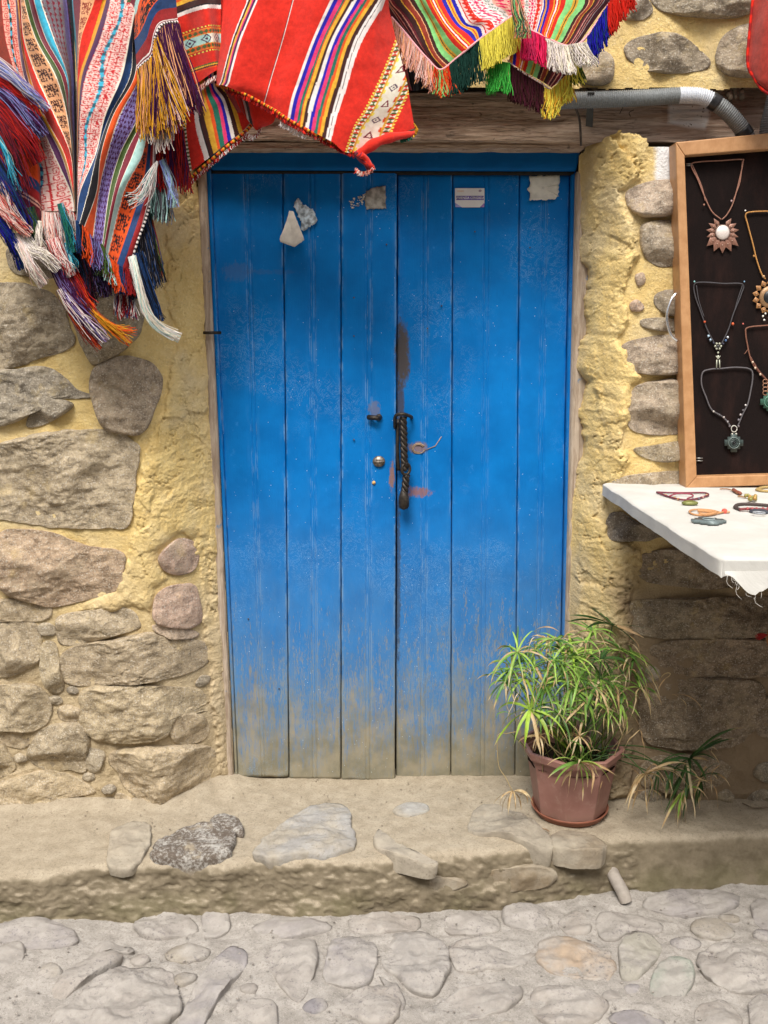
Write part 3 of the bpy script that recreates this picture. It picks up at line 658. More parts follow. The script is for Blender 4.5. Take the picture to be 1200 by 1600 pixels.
# ------------------------------------------------------------------ timber lintel
lin = thing('timber_lintel', (.3, -.08, zl0), 'old brown cracked timber beam lying across the wall above the blue door', 'beam')
def plankgrid(x0, x1, za, zb, Y, depth, nx, seed, amp=.004, tilt=0.0, pale_poly=None, name='beam'):
    """front, top and bottom of a rough sawn timber, za/zb can be functions of x"""
    xs = np.linspace(x0, x1, nx); s = np.concatenate([np.linspace(0, 1, 5)[:-1] * .0, [0]]) 
    prof = [(1, 0.)] + [(1 - t, t * 0) for t in ()]
    nz = 44
    rows = []
    for k, u in enumerate(np.concatenate([[-.3, -.02], np.linspace(0, 1, nz), [1.02, 1.3]])):
        z = za(xs) + (zb(xs) - za(xs)) * np.clip(u, 0, 1)
        back = depth if (u < -.1 or u > 1.1) else 0
        y = Y + back + tilt * np.clip(u, 0, 1) - amp * (fbm(xs * 5, z * 60, 0, 5, seed, .6) + .7 * ridged(xs * 3, z * 45, 0, 3, seed + 3)) * (0 if back else 1)
        if u in (-.02, 1.02): y = y + .006
        rows.append(np.stack([xs, y, z + (0.002 * fbm(xs * 20, z * 0, 0, 3, seed + 7))], 1))
    V = np.array(rows); col = np.zeros(V.shape[:2])
    if pale_poly is not None: col = smooth(polydist(V[..., 0], V[..., 2], pale_poly) / .012)
    mk(name, V.reshape(-1, 3), gridfaces(V.shape[0], V.shape[1]), M_beam, lin, colors={'Col': col.ravel()})
lz = lambda px, py: float(P(px, py, -.1)[2])
wpl = P(np.array([1042, 1040, 1075, 1103, 1112, 1110]), np.array([160, 195, 203, 206, 180, 160]), -.11)[:, [0, 2]]
plankgrid(-.66, 1.6, lambda x: np.interp(x, [-.6, 1.2], [lz(400, 219), lz(1200, 226)]) , lambda x: np.interp(x, [-.6, .6, 1.2], [lz(400, 150), lz(1000, 142), lz(1200, 128)]), -.115, .14, 460, 3, .005, 0.01, wpl)
plankgrid(-.62, float(P(912, 220, -.09)[0]), lambda x: 0 * x + lz(700, 231), lambda x: 0 * x + lz(700, 222), -.095, .08, 300, 8, .0025, 0, None, 'board')
# broken mud edge and debris in the crack above the beam
b = MB(); r2 = random.Random(4)
for k in range(90):
    px = r2.uniform(900, 1160); p_ = P(px, r2.uniform(133, 141) - (px - 900) * .02, -.15)
    b.ball(p_, r2.uniform(.003, .009), 6, (.5, .5, .5), (1.6, 1, .6))
for k in range(26):
    p_ = P(1145 + r2.gauss(0, 6), 140 + r2.gauss(0, 10), -.15); b.ball(p_, r2.uniform(.004, .009), 6, (.5, .5, .5), (1, 1, 1.2))
b.build('mud_debris', simple('mud_crumbs', (.22, .165, .11), .95), lin, kind='stuff')
# ================================================================== raised pavement in front of the door, street below it
e_px = [(-250,1378),(-50,1372),(60,1366),(150,1358),(240,1352),(390,1345),(560,1345),(700,1332),(860,1325),(960,1312),(1080,1308),(1200,1300),(1400,1296)]
b_px = [(-250,1448),(-50,1440),(100,1434),(230,1448),(380,1427),(600,1424),(750,1428),(850,1412),(960,1402),(1100,1386),(1200,1386),(1400,1380)]
eP = PZ([a for a, _ in e_px], [b_ for _, b_ in e_px], 0.0)
EX, EY = eP[:, 0], eP[:, 1]
edgeY = lambda x: np.interp(x, EX, EY)
bY = np.interp([PZ(a, b_, -.15)[0] for a, b_ in b_px], EX, EY) - .02
bP = P([a for a, _ in b_px], [b_ for _, b_ in b_px], bY)
streetZ = lambda x: np.interp(x, bP[:, 0], np.convolve(np.pad(bP[:, 2], 1, 'edge'), [.25, .5, .25], 'valid'))
xs = np.concatenate([np.linspace(-2.5, -1.3, 25)[:-1], np.arange(-1.3, 1.3, .005), np.linspace(1.3, 2.5, 25)])
rad = .030
prof = []   # (kind, t)
ys_top = np.concatenate([[.30, .15], np.linspace(.06, 0, 8)[:-1]])
rowsP = []; rowsN = []; rowsF = []
ey = edgeY(xs) + .008 * fbm(xs * 9, xs * 0, 0, 4, 2)
sz = streetZ(xs) - .05
for y in ys_top: rowsP.append(np.stack([xs, 0 * xs + y, 0 * xs], 1)); rowsN.append((0, 0, 1.)); rowsF.append(0)
for t in np.linspace(0, 1, 72): rowsP.append(np.stack([xs, 0 * xs + (ey + rad) * t, 0 * xs], 1)); rowsN.append((0, 0, 1.)); rowsF.append(0)
for a in np.linspace(0, 90, 9)[1:-1]:
    rowsP.append(np.stack([xs, ey + rad - rad * math.sin(R(a)), 0 * xs - rad + rad * math.cos(R(a))], 1)); rowsN.append((0, -math.sin(R(a)), math.cos(R(a)))); rowsF.append(a / 90)
for t in np.linspace(0, 1, 42): rowsP.append(np.stack([xs, ey - .02 * t, -rad + (sz + rad) * t], 1)); rowsN.append((0, -1., .1)); rowsF.append(1)
V = np.array(rowsP); Nn = np.array(rowsN)[:, None, :]; Ff = np.array(rowsF)[:, None]
x_, s_ = V[..., 0], V[..., 1] + V[..., 2] * -1.0
top = .006 * fbm(x_ * 4, s_ * 4, 0, 4, 41) + .0035 * fbm(x_ * 16, s_ * 16, 0, 4, 42) + .0012 * fbm(x_ * 70, s_ * 70, 0, 3, 43)
fr = .007 * fbm(x_ * 6, V[..., 2] * 12, 0, 5, 44, .6) + .0035 * ridged(x_ * 6, V[..., 2] * 14, 0, 5, 45) + .005 * fbm(x_ * 60, V[..., 2] * 60, 0, 3, 46)
fr = fr * np.where(x_ > .72, .35, 1.0)       # the right end is smooth rendered
terr2 = np.floor(fbm(x_ * 4, V[..., 2] * 10, 0, 6, 47, .6) * 6) / 6; fr = fr + .016 * terr2 * np.where(x_ > .72, .2, 1)
# mud swept up at the foot of the wall and at the hinge corner of the door
ramp = np.exp(-((x_ - XL(0) + .03) / .08) ** 2) * np.exp(-((V[..., 1] + .02) / .09) ** 2) * .028
wl_ = (smooth((XL(0) - .02 - x_) / .09) * smooth((V[..., 1] + .235) / .08) + smooth((x_ - XR(0) - .02) / .09) * smooth((V[..., 1] + .21) / .06)) * .018
V = V + Nn * (top * (1 - Ff) + fr * Ff)[..., None]
V[..., 2] += (ramp + wl_) * (1 - Ff)
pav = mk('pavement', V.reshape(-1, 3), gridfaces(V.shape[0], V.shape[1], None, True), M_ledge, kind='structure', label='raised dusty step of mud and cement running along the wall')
def PL(pts, z=.004): 
    pts = np.asarray(pts, float); return PZ(pts[:, 0], pts[:, 1], z)
LS = [
 ([(232,1340),(245,1318),(300,1300),(345,1290),(368,1300),(365,1325),(360,1345),(310,1352),(260,1350),(238,1350)], .020, .040, M_speck, (.5,.5,.5), 'grey stone crusted with white and black specks'),
 ([(322,1288),(345,1277),(370,1282),(381,1300),(378,1312),(350,1300)], .014, .03, M_speck, (.5,.5,.5), None),
 ([(388,1342),(415,1312),(470,1270),(500,1260),(540,1260),(548,1285),(560,1325),(530,1340),(470,1342),(410,1347)], .014, .034, M_ledgest, (.46,.44,.41), 'smooth pale grey stone at the edge of the step'),
 ([(582,1318),(590,1298),(600,1305),(625,1330),(660,1342),(690,1352),(670,1356),(620,1345),(590,1332)], .014, .045, M_ledgest, (.52,.45,.36), None),
 ([(730,1300),(740,1270),(775,1266),(830,1285),(865,1320),(868,1332),(840,1330),(790,1312),(745,1310)], .026, .06, M_ledgest, (.36,.31,.24), 'dark layered stone breaking out of the step'),
 ([(858,1312),(880,1305),(925,1308),(952,1325),(945,1335),(900,1336),(865,1330)], .016, .05, M_ledgest, (.38,.31,.22), None),
 ([(163,1358),(166,1340),(172,1300),(200,1288),(232,1290),(236,1318),(222,1345),(208,1358),(185,1360)], .010, .03, M_ledgest, (.50,.43,.33), None),
 ([(612,1268),(640,1256),(668,1260),(672,1272),(640,1280),(618,1278)], .006, .02, M_ledgest, (.50,.48,.44), None),
]
for k, (pl, H, sk, m_, c_, lb) in enumerate(LS):
    q = PL(pl); q[:, 1] = q[:, 1] + .013
    stone(q, m_, pav, H=H, col=c_, basis='floor', skirt=sk, seed=300 + k, rough=1.0, p=5, facet=.5, label=lb, step=.005, smoothit=1, jag=2.2, grow=1.0)
# thin slabs showing in the broken front face of the step
FS = [([(415,1372),(470,1352),(545,1350),(555,1362),(500,1372),(440,1378)], .0), ([(20,1392),(90,1385),(150,1392),(120,1412),(60,1420),(25,1412)], 0),
      ([(760,1362),(840,1352),(870,1362),(850,1385),(790,1392),(765,1380)], 0), ([(620,1372),(690,1368),(735,1375),(700,1390),(640,1392)], 0), ([(270,1400),(330,1392),(390,1398),(350,1412),(290,1415)], 0)]
for k, (pl, _) in enumerate(FS[2:4]):
    pl = np.array(pl, float); Yf = edgeY(P(pl[:, 0], pl[:, 1], -.5)[:, 0]) - .004
    q = P(pl[:, 0], pl[:, 1], Yf)
    o = stone(q * np.array((1, 0, 1)) + np.array((0, 0, 0)), M_ledgest, pav, H=.014, col=(.30, .23, .145), seed=330 + k, step=.006, rough=.9, p=3)
    off = Yf.mean() - baseY(q[:, 0], q[:, 2]).mean(); o.data.transform(__import__('mathutils').Matrix.Translation((0, off, 0)))

# ------------------------------------------------------------------ street
ysr = -np.concatenate([[.2, .28], np.arange(.32, 1.12, .005), np.linspace(1.13, 2.2, 20), [3, 5, 9, 20]])
xr = np.concatenate([[-20, -9, -5, -3.4], np.linspace(-2.5, -1.3, 18)[:-1], np.arange(-1.3, 1.3, .0055), np.linspace(1.3, 2.5, 18), [3.4, 5, 9, 20]])
SX, SY = np.meshgrid(xr, ysr)
def streetH(x, y): return streetZ(x) - .02 * smooth((-y - .4) / 1.5) 
SZ = streetH(SX, SY) + .010 * fbm(SX * 6, SY * 6, 0, 4, 81) + .0055 * fbm(SX * 20, SY * 20, 0, 4, 82) + .005 * ridged(SX * 12, SY * 12, 0, 4, 83) + .0012 * fbm(SX * 80, SY * 80, 0, 2, 84) - .004
street = mk('street', np.stack([SX, SY, SZ], -1).reshape(-1, 3), gridfaces(*SX.shape, None, True), M_street, kind='structure', label='street of worn cobbles set in pale dusty cement')
def PS(pts):
    pts = np.asarray(pts, float); z = np.full(len(pts), -.15)
    for _ in range(4): q = PZ(pts[:, 0], pts[:, 1], z); z = streetH(q[:, 0], q[:, 1])
    return q
SS = [
 [(315,1428),(355,1425),(360,1450),(340,1462),(318,1462)], [(205,1440),(250,1424),(300,1438),(308,1458),(235,1468)],
 [(60,1580),(90,1535),(130,1500),(170,1488),(190,1500),(180,1512),(140,1530),(108,1556),(75,1582)], [(82,1592),(114,1568),(150,1536),(190,1514),(260,1520),(277,1550),(275,1590),(200,1625),(80,1625)],
 [(275,1610),(300,1550),(330,1505),(360,1482),(382,1490),(383,1515),(350,1545),(322,1592),(310,1618)], [(410,1500),(440,1475),(490,1468),(495,1500),(488,1525),(470,1565),(450,1555),(430,1525)],
 [(505,1530),(515,1475),(540,1463),(580,1470),(590,1500),(575,1535),(545,1540)], [(360,1612),(370,1570),(400,1562),(430,1567),(435,1612)], [(525,1575),(548,1552),(600,1540),(625,1560),(620,1595),(580,1602)],
 [(-20,1482),(30,1472),(40,1490),(20,1520),(-20,1517)], [(-10,1445),(60,1438),(110,1455),(118,1478),(60,1484),(-10,1466)],
 [(597,1480),(620,1460),(660,1460),(695,1480),(702,1515),(680,1553),(650,1548),(625,1530),(600,1510)], [(706,1472),(760,1464),(828,1470),(834,1490),(815,1513),(720,1515),(706,1500)],
 [(838,1500),(850,1470),(880,1465),(940,1480),(963,1510),(945,1535),(920,1530),(860,1522)], [(675,1575),(700,1556),(760,1542),(800,1532),(815,1555),(790,1580),(740,1592),(700,1592)],
 [(967,1490),(977,1468),(1010,1460),(1035,1480),(1020,1508),(990,1535),(970,1528)], [(1015,1545),(1027,1512),(1050,1494),(1080,1502),(1085,1530),(1065,1560),(1030,1562)],
 [(1090,1500),(1110,1482),(1160,1477),(1225,1490),(1225,1545),(1150,1548),(1110,1530)], [(930,1442),(945,1428),(1000,1432),(1035,1445),(1030,1458),(985,1455),(960,1472),(940,1463)],
 [(1010,1408),(1040,1394),(1090,1390),(1150,1399),(1150,1416),(1120,1426),(1060,1430),(1015,1418)], [(1172,1408),(1225,1412),(1225,1450),(1182,1446)],
 [(785,1425),(800,1416),(850,1420),(858,1445),(830,1455),(790,1448)], [(545,1436),(600,1430),(650,1432),(655,1450),(600,1460),(552,1455)], [(695,1432),(740,1430),(776,1434),(780,1455),(740,1460),(700,1455)],
 [(828,1560),(850,1542),(920,1550),(950,1570),(930,1598),(870,1606),(840,1592)], [(1170,1562),(1225,1556),(1225,1612),(1175,1608)], [(1085,1575),(1130,1562),(1160,1590),(1150,1620),(1090,1620)],
 [(585,1515),(610,1535),(635,1560),(632,1592),(625,1558),(600,1535)], [(395,1445),(440,1436),(500,1440),(520,1452),(480,1462),(410,1464)], [(120,1492),(150,1478),(200,1480),(210,1492),(180,1487),(130,1500)],
 [(870,1440),(900,1425),(925,1440),(920,1460),(885,1462)],
]
SC = {13: (.52, .40, .29), 6: (.40, .37, .37), 11: (.42, .39, .36), 4: (.40, .37, .37), 16: (.42, .45, .38), 15: (.48, .45, .38)}
polS = []
for k, pl in enumerate(SS):
    q = PS(pl); polS.append(q[:, :2])
    stone(q, M_cobble, street, H=.018, col=SC.get(k, random.choice([(.44,.40,.36),(.47,.42,.37),(.42,.385,.365)])), basis='floor', skirt=.02, seed=400 + k, rough=1.25, p=3.0, facet=.8, step=.0055, grow=1.08, sink=.001, smoothit=1, jag=2.0)
for k, p_ in enumerate(scatter(1500, (-1.35, 1.35, -1.15, -.47), .026, .07, polS, 9, lambda x, y, r: y > edgeY(x) - .045 - r)):
    q = np.stack([p_[:, 0], p_[:, 1], streetH(p_[:, 0], p_[:, 1])], 1)
    rr = np.linalg.norm(p_ - p_.mean(0), axis=1).mean()
    stone(q, M_cobble, street, H=.005 + rr * .15, col=random.choice([(.44,.40,.36),(.48,.43,.38),(.39,.36,.36),(.33,.31,.32),(.45,.40,.33)]), basis='floor', skirt=.015, seed=500 + k, rough=1.25, p=2.8, facet=.8, step=.0065, grow=1.05, sink=.001, smoothit=1, jag=2.2)

# house wall added across the street, unseen, to shut out the low sky
b = MB(); b.box((-14, -5.6, -.3), (14, -5.3, 3.4)); b.box((-14, -5.3, 3.28), (14, -4.9, 3.4))
b.build('opposite_wall', simple('beige_house_wall', (.36, .33, .28), .9, .2, 0, .2, 3), None, False, kind='structure', label='plain beige house wall across the street')
# ================================================================== the blue double door
door = thing('double_door', (0, 0, 0), 'blue painted double door of worn vertical planks, dusty at its foot', 'door')
def plank(a, b_, Y, ytop, seed, parent, dirt_bottom=1216, bead=.5):
    """a, b_: pixel x at the top and at the foot of both edges"""
    zt = float(P(600, ytop, 0)[2]); zb = float(P(600, dirt_bottom, 0)[2]) - .0
    xa = (float(P(a[0], 265, 0)[0]), float(P(a[1], 1215, 0)[0])); xb = (float(P(b_[0], 265, 0)[0]), float(P(b_[1], 1215, 0)[0]))
    wdt = xb[0] - xa[0]
    e = .0016 / wdt
    us = [0, 0, e, 2.2 * e, 4 * e]; dp = [.022, .0045, .0020, .0006, 0]; wr = [0, .6, 1, .8, .1]
    g = .0028 / wdt; c = bead; h = .0065 / wdt
    def groove(cc):
        return [(cc - 1.6 * g, 0, .1), (cc - g, .0004, .9), (cc - g * .4, .0022, .2), (cc + g * .4, .0022, .2), (cc + g, .0004, .9), (cc + 1.6 * g, 0, .1)]
    mid = []
    last = 4 * e
    for cc in (c - h, c + h):
        for q in np.linspace(last, cc - 1.6 * g, 6 if cc < c else 3)[1:-1]: mid.append((q, 0, 0))
        mid += groove(cc); last = cc + 1.6 * g
    for q in np.linspace(last, 1 - 4 * e, 7)[1:-1]: mid.append((q, 0, 0))
    us += [m[0] for m in mid]; dp += [m[1] for m in mid]; wr += [m[2] for m in mid]
    us += [1 - 4 * e, 1 - 2.2 * e, 1 - e, 1, 1]; dp += [0, .0006, .0020, .0045, .022]; wr += [.1, .8, 1, .6, 0]
    us, dp, wr = map(np.array, (us, dp, wr))
    zs = np.concatenate([[zb], np.linspace(zb + .002, zt - .002, 200), [zt]])
    U, Z = np.meshgrid(us, zs); D = np.tile(dp, (len(zs), 1)); W = np.tile(wr, (len(zs), 1))
    f = (Z - zb) / (zt - zb)
    X = (xa[1] + (xa[0] - xa[1]) * f) * (1 - U) + (xb[1] + (xb[0] - xb[1]) * f) * U
    edge = np.minimum(U, 1 - U) * wdt
    X = X + np.where(edge < .004, .0009 * fbm(Z * 14, Z * 0 + np.round(U), 0, 4, seed), 0)
    Yy = Y + D + .0010 * fbm(X * 9, Z * 2.0, 0, 3, seed + 1) - .0006 * fbm(X * 120, Z * 6, 0, 3, seed + 2) + .0025 * np.sin(Z * 2 + seed)
    Yy[0] += .02; Yy[-1] += .02
    # chips eaten out of the foot
    Z = Z + np.where(f < .012, .006 * np.maximum(0, fbm(X * 30, X * 0, 0, 3, seed + 9)), 0)
    return mk('plank', np.stack([X, Yy, Z], -1).reshape(-1, 3), gridfaces(*X.shape), M_blue, parent, colors={'Wear': W.ravel()})
zt_ = float(P(600, 262, 0)[2]); zb_ = .004
def leaf(x0, x1, Y, label):
    m = MB(); 
    for (za, zb2) in ((zb_, .16), (.80, .96), (zt_ - .2, zt_ - .01)): m.box((x0 + .01, Y + .026, za), (x1 - .01, Y + .05, zb2))
    m.box((x0 + .004, Y + .023, zb_ + .004), (x1 - .004, Y + .0265, zt_ - .004))
    return m.build('door_leaf', M_dark, door, False, label=label)
LF = leaf(float(P(368, 1215, 0)[0]), float(P(616, 1215, 0)[0]), -.008, 'left leaf, standing slightly proud of the right one')
RF = leaf(float(P(624, 1215, 0)[0]), float(P(874, 1215, 0)[0]), .012, 'right leaf')
g_ = .6
plank((329, 373), (442 - g_, 452 - g_), -.008, 262, 11, LF, 1213); plank((442 + g_, 452 + g_), (533 - g_, 533 - g_), -.008, 262, 12, LF, 1216); plank((533 + g_, 533 + g_), (620, 617), -.008, 262, 13, LF, 1219)
plank((621.5, 619), (708 - g_, 705 - g_), .012, 270, 14, RF, 1221); plank((708 + g_, 705 + g_), (813 - g_, 806 - g_), .012, 270, 15, RF, 1219); plank((813 + g_, 806 + g_), (892, 873), .012, 270, 16, RF, 1219)
# frame: header and two posts
def bar(name, pf, Y, depth, mat, nx=60, nz=6, amp=.0012, seed=0, lab=None):
    """four px corners: bl, br, tr, tl ; rough timber front with returns"""
    bl, br, tr, tl = [np.array(P(p_[0], p_[1], Y)) for p_ in pf]
    Uu = np.concatenate([[0], np.linspace(0, 1, nx), [1]]); Vv = np.concatenate([[0], np.linspace(0, 1, nz), [1]])
    Q = np.zeros((len(Vv), len(Uu), 3))
    for i, v in enumerate(Vv):
        for j, u in enumerate(Uu):
            p_ = (bl * (1 - u) + br * u) * (1 - v) + (tl * (1 - u) + tr * u) * v
            bk = (i in (0, len(Vv) - 1)) or (j in (0, len(Uu) - 1)); Q[i, j] = p_ + np.array((0, depth if bk else 0, 0))
    inner = np.zeros(Q.shape[:2]); inner[1:-1, 1:-1] = 1
    Q[..., 1] -= inner * amp * fbm(Q[..., 0] * 40, Q[..., 2] * 40, 0, 4, seed)
    rim = np.zeros(Q.shape[:2]); rim[1, :] = rim[-2, :] = 1; rim[:, 1] = rim[:, -2] = 1
    Q[..., 1] += rim * inner * .0025
    return mk(name, Q.reshape(-1, 3), gridfaces(Q.shape[0], Q.shape[1]), mat, door, colors={'Wear': rim.ravel(), 'Col': rim.ravel() * 0}, label=lab)
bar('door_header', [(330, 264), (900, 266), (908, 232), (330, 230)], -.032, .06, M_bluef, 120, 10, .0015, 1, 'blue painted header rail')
bar('header_lip', [(330, 271), (896, 272), (899, 266.5), (330, 264.5)], -.012, .03, M_dark, 60, 3, .0005, 2)  # near-black strip: the shaded gap under the header put in as colour
bar('door_post', [(352, 1225), (364, 1225), (321, 264), (308, 264)], -.030, .06, M_post, 6, 180, .0025, 3, 'weathered bare wooden post on the hinge side')
bar('door_stop', [(367.5, 1222), (371.5, 1222), (328.5, 264), (321.5, 264)], -.016, .05, M_blue, 4, 160, .0005, 4)
bar('door_post', [(880, 1225), (915, 1225), (945, 268), (902, 268)], -.038, .06, M_post, 10, 180, .003, 5, 'grey weathered wooden post beside the yellow plaster')
bar('door_stop', [(875.5, 1222), (880.0, 1222), (901.5, 268), (893.5, 268)], -.004, .05, M_blue, 4, 160, .0005, 6)
# hinge pin sticking out at the left post
b = MB(); b.tube([P(318, 520, -.045), P(330, 520, -.05), P(345, 520, -.035)], .0045, 8); b.build('hinge_pin', M_iron, door)
# nails, holes, knobs on the leaves
b = MB()
for (x, y) in [(553, 465), (553, 525), (553, 687), (690, 478), (668, 513), (828, 387), (742, 362), (604, 382), (436, 1076), (388, 967)]:
    b.tube([P(x, y, -.0125 if x < 620 else .0075), P(x, y, .0)], .0024, 8)
b.build('nail', simple('nail_head', (.10, .075, .05), .6, .4, .5), door, kind='stuff')
b = MB(); b.tube([P(581, 652, -.012), P(576, 652, -.02), P(589, 653, -.032), P(596, 652, -.012)], [.005, .008, .0075, .004], 10); b.tube([P(592, 652, -.009), P(592, 652, -.0125)], .010, 14, (.6, .45, .3))
b.build('latch_knob', M_iron, door, label='dark knob of the night latch')
b = MB(); c_ = P(592, 721, -.008); a_ = np.linspace(0, 2 * np.pi, 24, endpoint=False)
b.add(np.concatenate([np.stack([c_[0] + .019 * np.cos(a_) , c_[1] - .0 + 0 * a_, c_[2] + .017 * np.sin(a_)], 1), np.stack([c_[0] + .017 * np.cos(a_), c_[1] - .006 + 0 * a_, c_[2] + .015 * np.sin(a_)], 1), [c_ + np.array((0, -.008, 0))]]),
      [(i, (i + 1) % 24, 24 + (i + 1) % 24, 24 + i) for i in range(24)] + [(24 + i, 24 + (i + 1) % 24, 48) for i in range(24)])
b.box(c_ + np.array((-.016, -.0085, -.0035)), c_ + np.array((.016, -.006, .001)), (.2, .2, .2)); b.build('lock_cylinder', simple('worn_lock_metal', (.20, .17, .14), .45, .5, .7, .5, 120), door)
b = MB(); b.tube([P(584, 754, -.0085), P(584, 754, -.0105)], .0055, 12); b.build('bolt_hole', simple('bare_wood_hole', (.62, .38, .14), .8), door)
b = MB()
for k in range(2):
    cc = P(654, 701, .006); aa = np.linspace(.4, 2 * np.pi - .3 - k, 30); rr = .019 - k * .004
    b.tube(np.stack([cc[0] + rr * np.cos(aa), cc[1] + .004 + .001 * np.sin(3 * aa), cc[2] + rr * .8 * np.sin(aa)], 1), .0016, 5)
b.tube([P(662, 704, .010), P(680, 697, .010), P(690, 682, .010)], .0012, 4); b.build('scar_of_old_lock', simple('scarred_wood', (.33, .24, .17), .85), door, label='ring scar left by an old lock')

latch = thing('door_latch', tuple(P(632, 650, .0)), 'black wrought iron twisted latch bar hanging at the middle of the blue door', 'latch')
b = MB(); b.tube(catmull([P(617, 668, -.006), P(618, 650, -.030), P(630, 647, -.042), P(642, 651, -.02), P(643, 653, .010)], 20), .0052, 8); b.tube(catmull([P(622, 655, .0), P(621, 700, -.012), P(623, 735, -.006)], 14), .0055, 6); b.build('staple', M_iron, latch)
def twist(name, p0, p1, r, rr, turns, n=60, parent=latch, k_=3):
    b = MB(); p0 = np.array(p0); p1 = np.array(p1); t = np.linspace(0, 1, n)[:, None]; ax = p0 * (1 - t) + p1 * t
    for k in range(k_):
        a = 2 * np.pi * (k / k_ + turns * t[:, 0]); b.tube(ax + np.stack([np.cos(a) * r, np.sin(a) * r, 0 * a], 1), rr, 6)
    return b.build(name, M_iron, parent)
twist('twisted_bar', P(630, 652, -.030), P(632, 735, -.026), .0058, .0062, 3.2)
b = MB(); aa = np.linspace(0, 2 * np.pi, 26); cc = P(634, 733, -.030); b.tube(np.stack([cc[0] + .012 * np.cos(aa), cc[1] + .006 * np.cos(aa), cc[2] + .017 * np.sin(aa)], 1), .0048, 8, cap=False); b.build('ring', M_iron, latch)
twist('hanging_bar', P(635, 743, -.028), P(632, 772, -.026), .0062, .0060, 1.2, 26)
b = MB(); b.tube(catmull([P(631, 766, -.026), P(631, 778, -.028), P(631, 790, -.026), P(631, 796, -.024)], 12), [.009, .0115, .0135, .015, .016, .0168, .017, .0165, .0155, .0135, .010, .004], 14); b.build('drop_weight', M_iron, latch)

# ------------------------------------------------------------------ papers on the door
M_paper = simple('old_white_paper', (.70, .67, .58), .8, .2, 0, .12, 40, .3, .001)
M_sticker = simple('sticker_vinyl', (.80, .79, .77), .5, .4, 0, .03, 30)
M_purple = simple('purple_print', (.14, .10, .36), .6); M_whitep = simple('white_print', (.85, .85, .85), .6)
def flat(name, pts, Y, mat, parent, n=3, curl=None, **kw):
    """sheet from px outline, fan mesh with a rim, 0.4 mm thick"""
    q = P(np.array(pts, float)[:, 0], np.array(pts, float)[:, 1], Y)
    if curl is not None: q[:, 1] += np.array(curl)
    m = MB(); q2 = q + np.array((0, .0004, 0)); m.hexa([tuple(a) for a in q][::-1], [tuple(a) for a in q2][::-1]); return m.build(name, mat, parent, False, **kw)
st = thing('census_sticker', tuple(P(735, 309, .011)), 'small white census sticker with a purple printed band on the right leaf', 'sticker')
flat('sticker_sheet', [(711, 294), (757, 294), (757, 318), (750, 324), (722, 324), (711, 317)], .0075, M_sticker, st)
flat('printed_band', [(713, 306), (756, 306), (756, 312.5), (713, 312.5)], .0069, M_purple, st)
flat('printed_corner', [(711.5, 317), (711.5, 323.5), (721, 323.5)], .0069, simple('lilac_print', (.35, .35, .65), .6), st); flat('printed_corner', [(756.5, 317), (750, 323.5), (756.5, 323.5)], .0069, simple('violet_print', (.45, .25, .6), .6), st)
def text(s, px, py, size, Y, mat, parent, sx=1.0):
    cu = bpy.data.curves.new('t', 'FONT'); cu.body = s; cu.size = size; cu.align_x = 'CENTER'; cu.align_y = 'CENTER'; cu.offset = .00012; cu.resolution_u = 2
    o = bpy.data.objects.new('t', cu); COL.objects.link(o); bpy.context.view_layer.update()
    me = bpy.data.meshes.new_from_object(o); v = np.array([x.co[:] for x in me.vertices]); f = [tuple(p_.vertices) for p_ in me.polygons]
    bpy.data.objects.remove(o); c = P(px, py, Y); V = np.stack([c[0] + v[:, 0] * sx, c[1] + 0 * v[:, 0], c[2] + v[:, 1]], 1)
    return mk('lettering', V, f, mat, parent, smooth_=False)
text('VIVIENDA CENSADA', 734.5, 309.3, .0098, .0064, M_whitep, st, .93)
M_orp = simple('faint_orange_print', (.75, .5, .35), .6)
text('CENSO', 719.5, 299, .006, .0068, M_orp, st)
flat('small_emblem', [(748, 297), (751, 296), (753, 298), (751, 300), (748, 300)], .0069, simple('grey_print', (.35, .3, .35), .6), st)
def torn(cx, cy, pts, Y, name, label, mat, amp=1.2, lift=None, n=90, th=.0006, holes=False):
    """torn sheet: smooth outline roughened, with lifted edge"""
    pts = np.array(pts, float); L = np.concatenate([pts, pts[:1]]); d = np.concatenate([[0], np.cumsum(np.linalg.norm(np.diff(L, axis=0), axis=1))])
    s = np.linspace(0, d[-1], n, endpoint=False); o = np.stack([np.interp(s, d, L[:, 0]), np.interp(s, d, L[:, 1])], 1)
    o += amp * np.stack([fbm(s * .35, 0 * s, 0, 3, 5 + int(cx)), fbm(s * .35, 0 * s + 9, 0, 3, 8 + int(cx))], 1)
    K = 7; rows = []
    for k in range(K): rows.append(np.array((cx, cy)) + (o - (cx, cy)) * (k + .02) / (K - 1 + .02))
    Q = np.array(rows); Yy = np.full(Q.shape[:2], Y) + (lift(Q[..., 0], Q[..., 1]) if lift else 0) - .0006 * fbm(Q[..., 0] * .2, Q[..., 1] * .2, 0, 3, 3)
    V = P(Q[..., 0], Q[..., 1], Yy); F = []
    for k in range(K - 1):
        for i in range(n): j = (i + 1) % n; F.append((k * n + i, k * n + j, (k + 1) * n + j, (k + 1) * n + i))
    o_ = mk(name, V.reshape(-1, 3), F, mat, origin=tuple(P(cx, cy, Y)))
    so = o_.modifiers.new('thickness', 'SOLIDIFY'); so.thickness = th
    return tag(o_, label, 'paper')
torn(848, 293, [(826, 275), (874, 273), (874, 285), (872, 288), (873, 307), (868, 311), (828, 313), (828, 300), (823, 296), (829, 290)], .0072, 'torn_paper', 'torn cream paper square stuck at the top right corner of the door', M_paper, 2.0,
     lambda x, y: -.006 * np.clip((y - 300) / 12, 0, 1) ** 2)
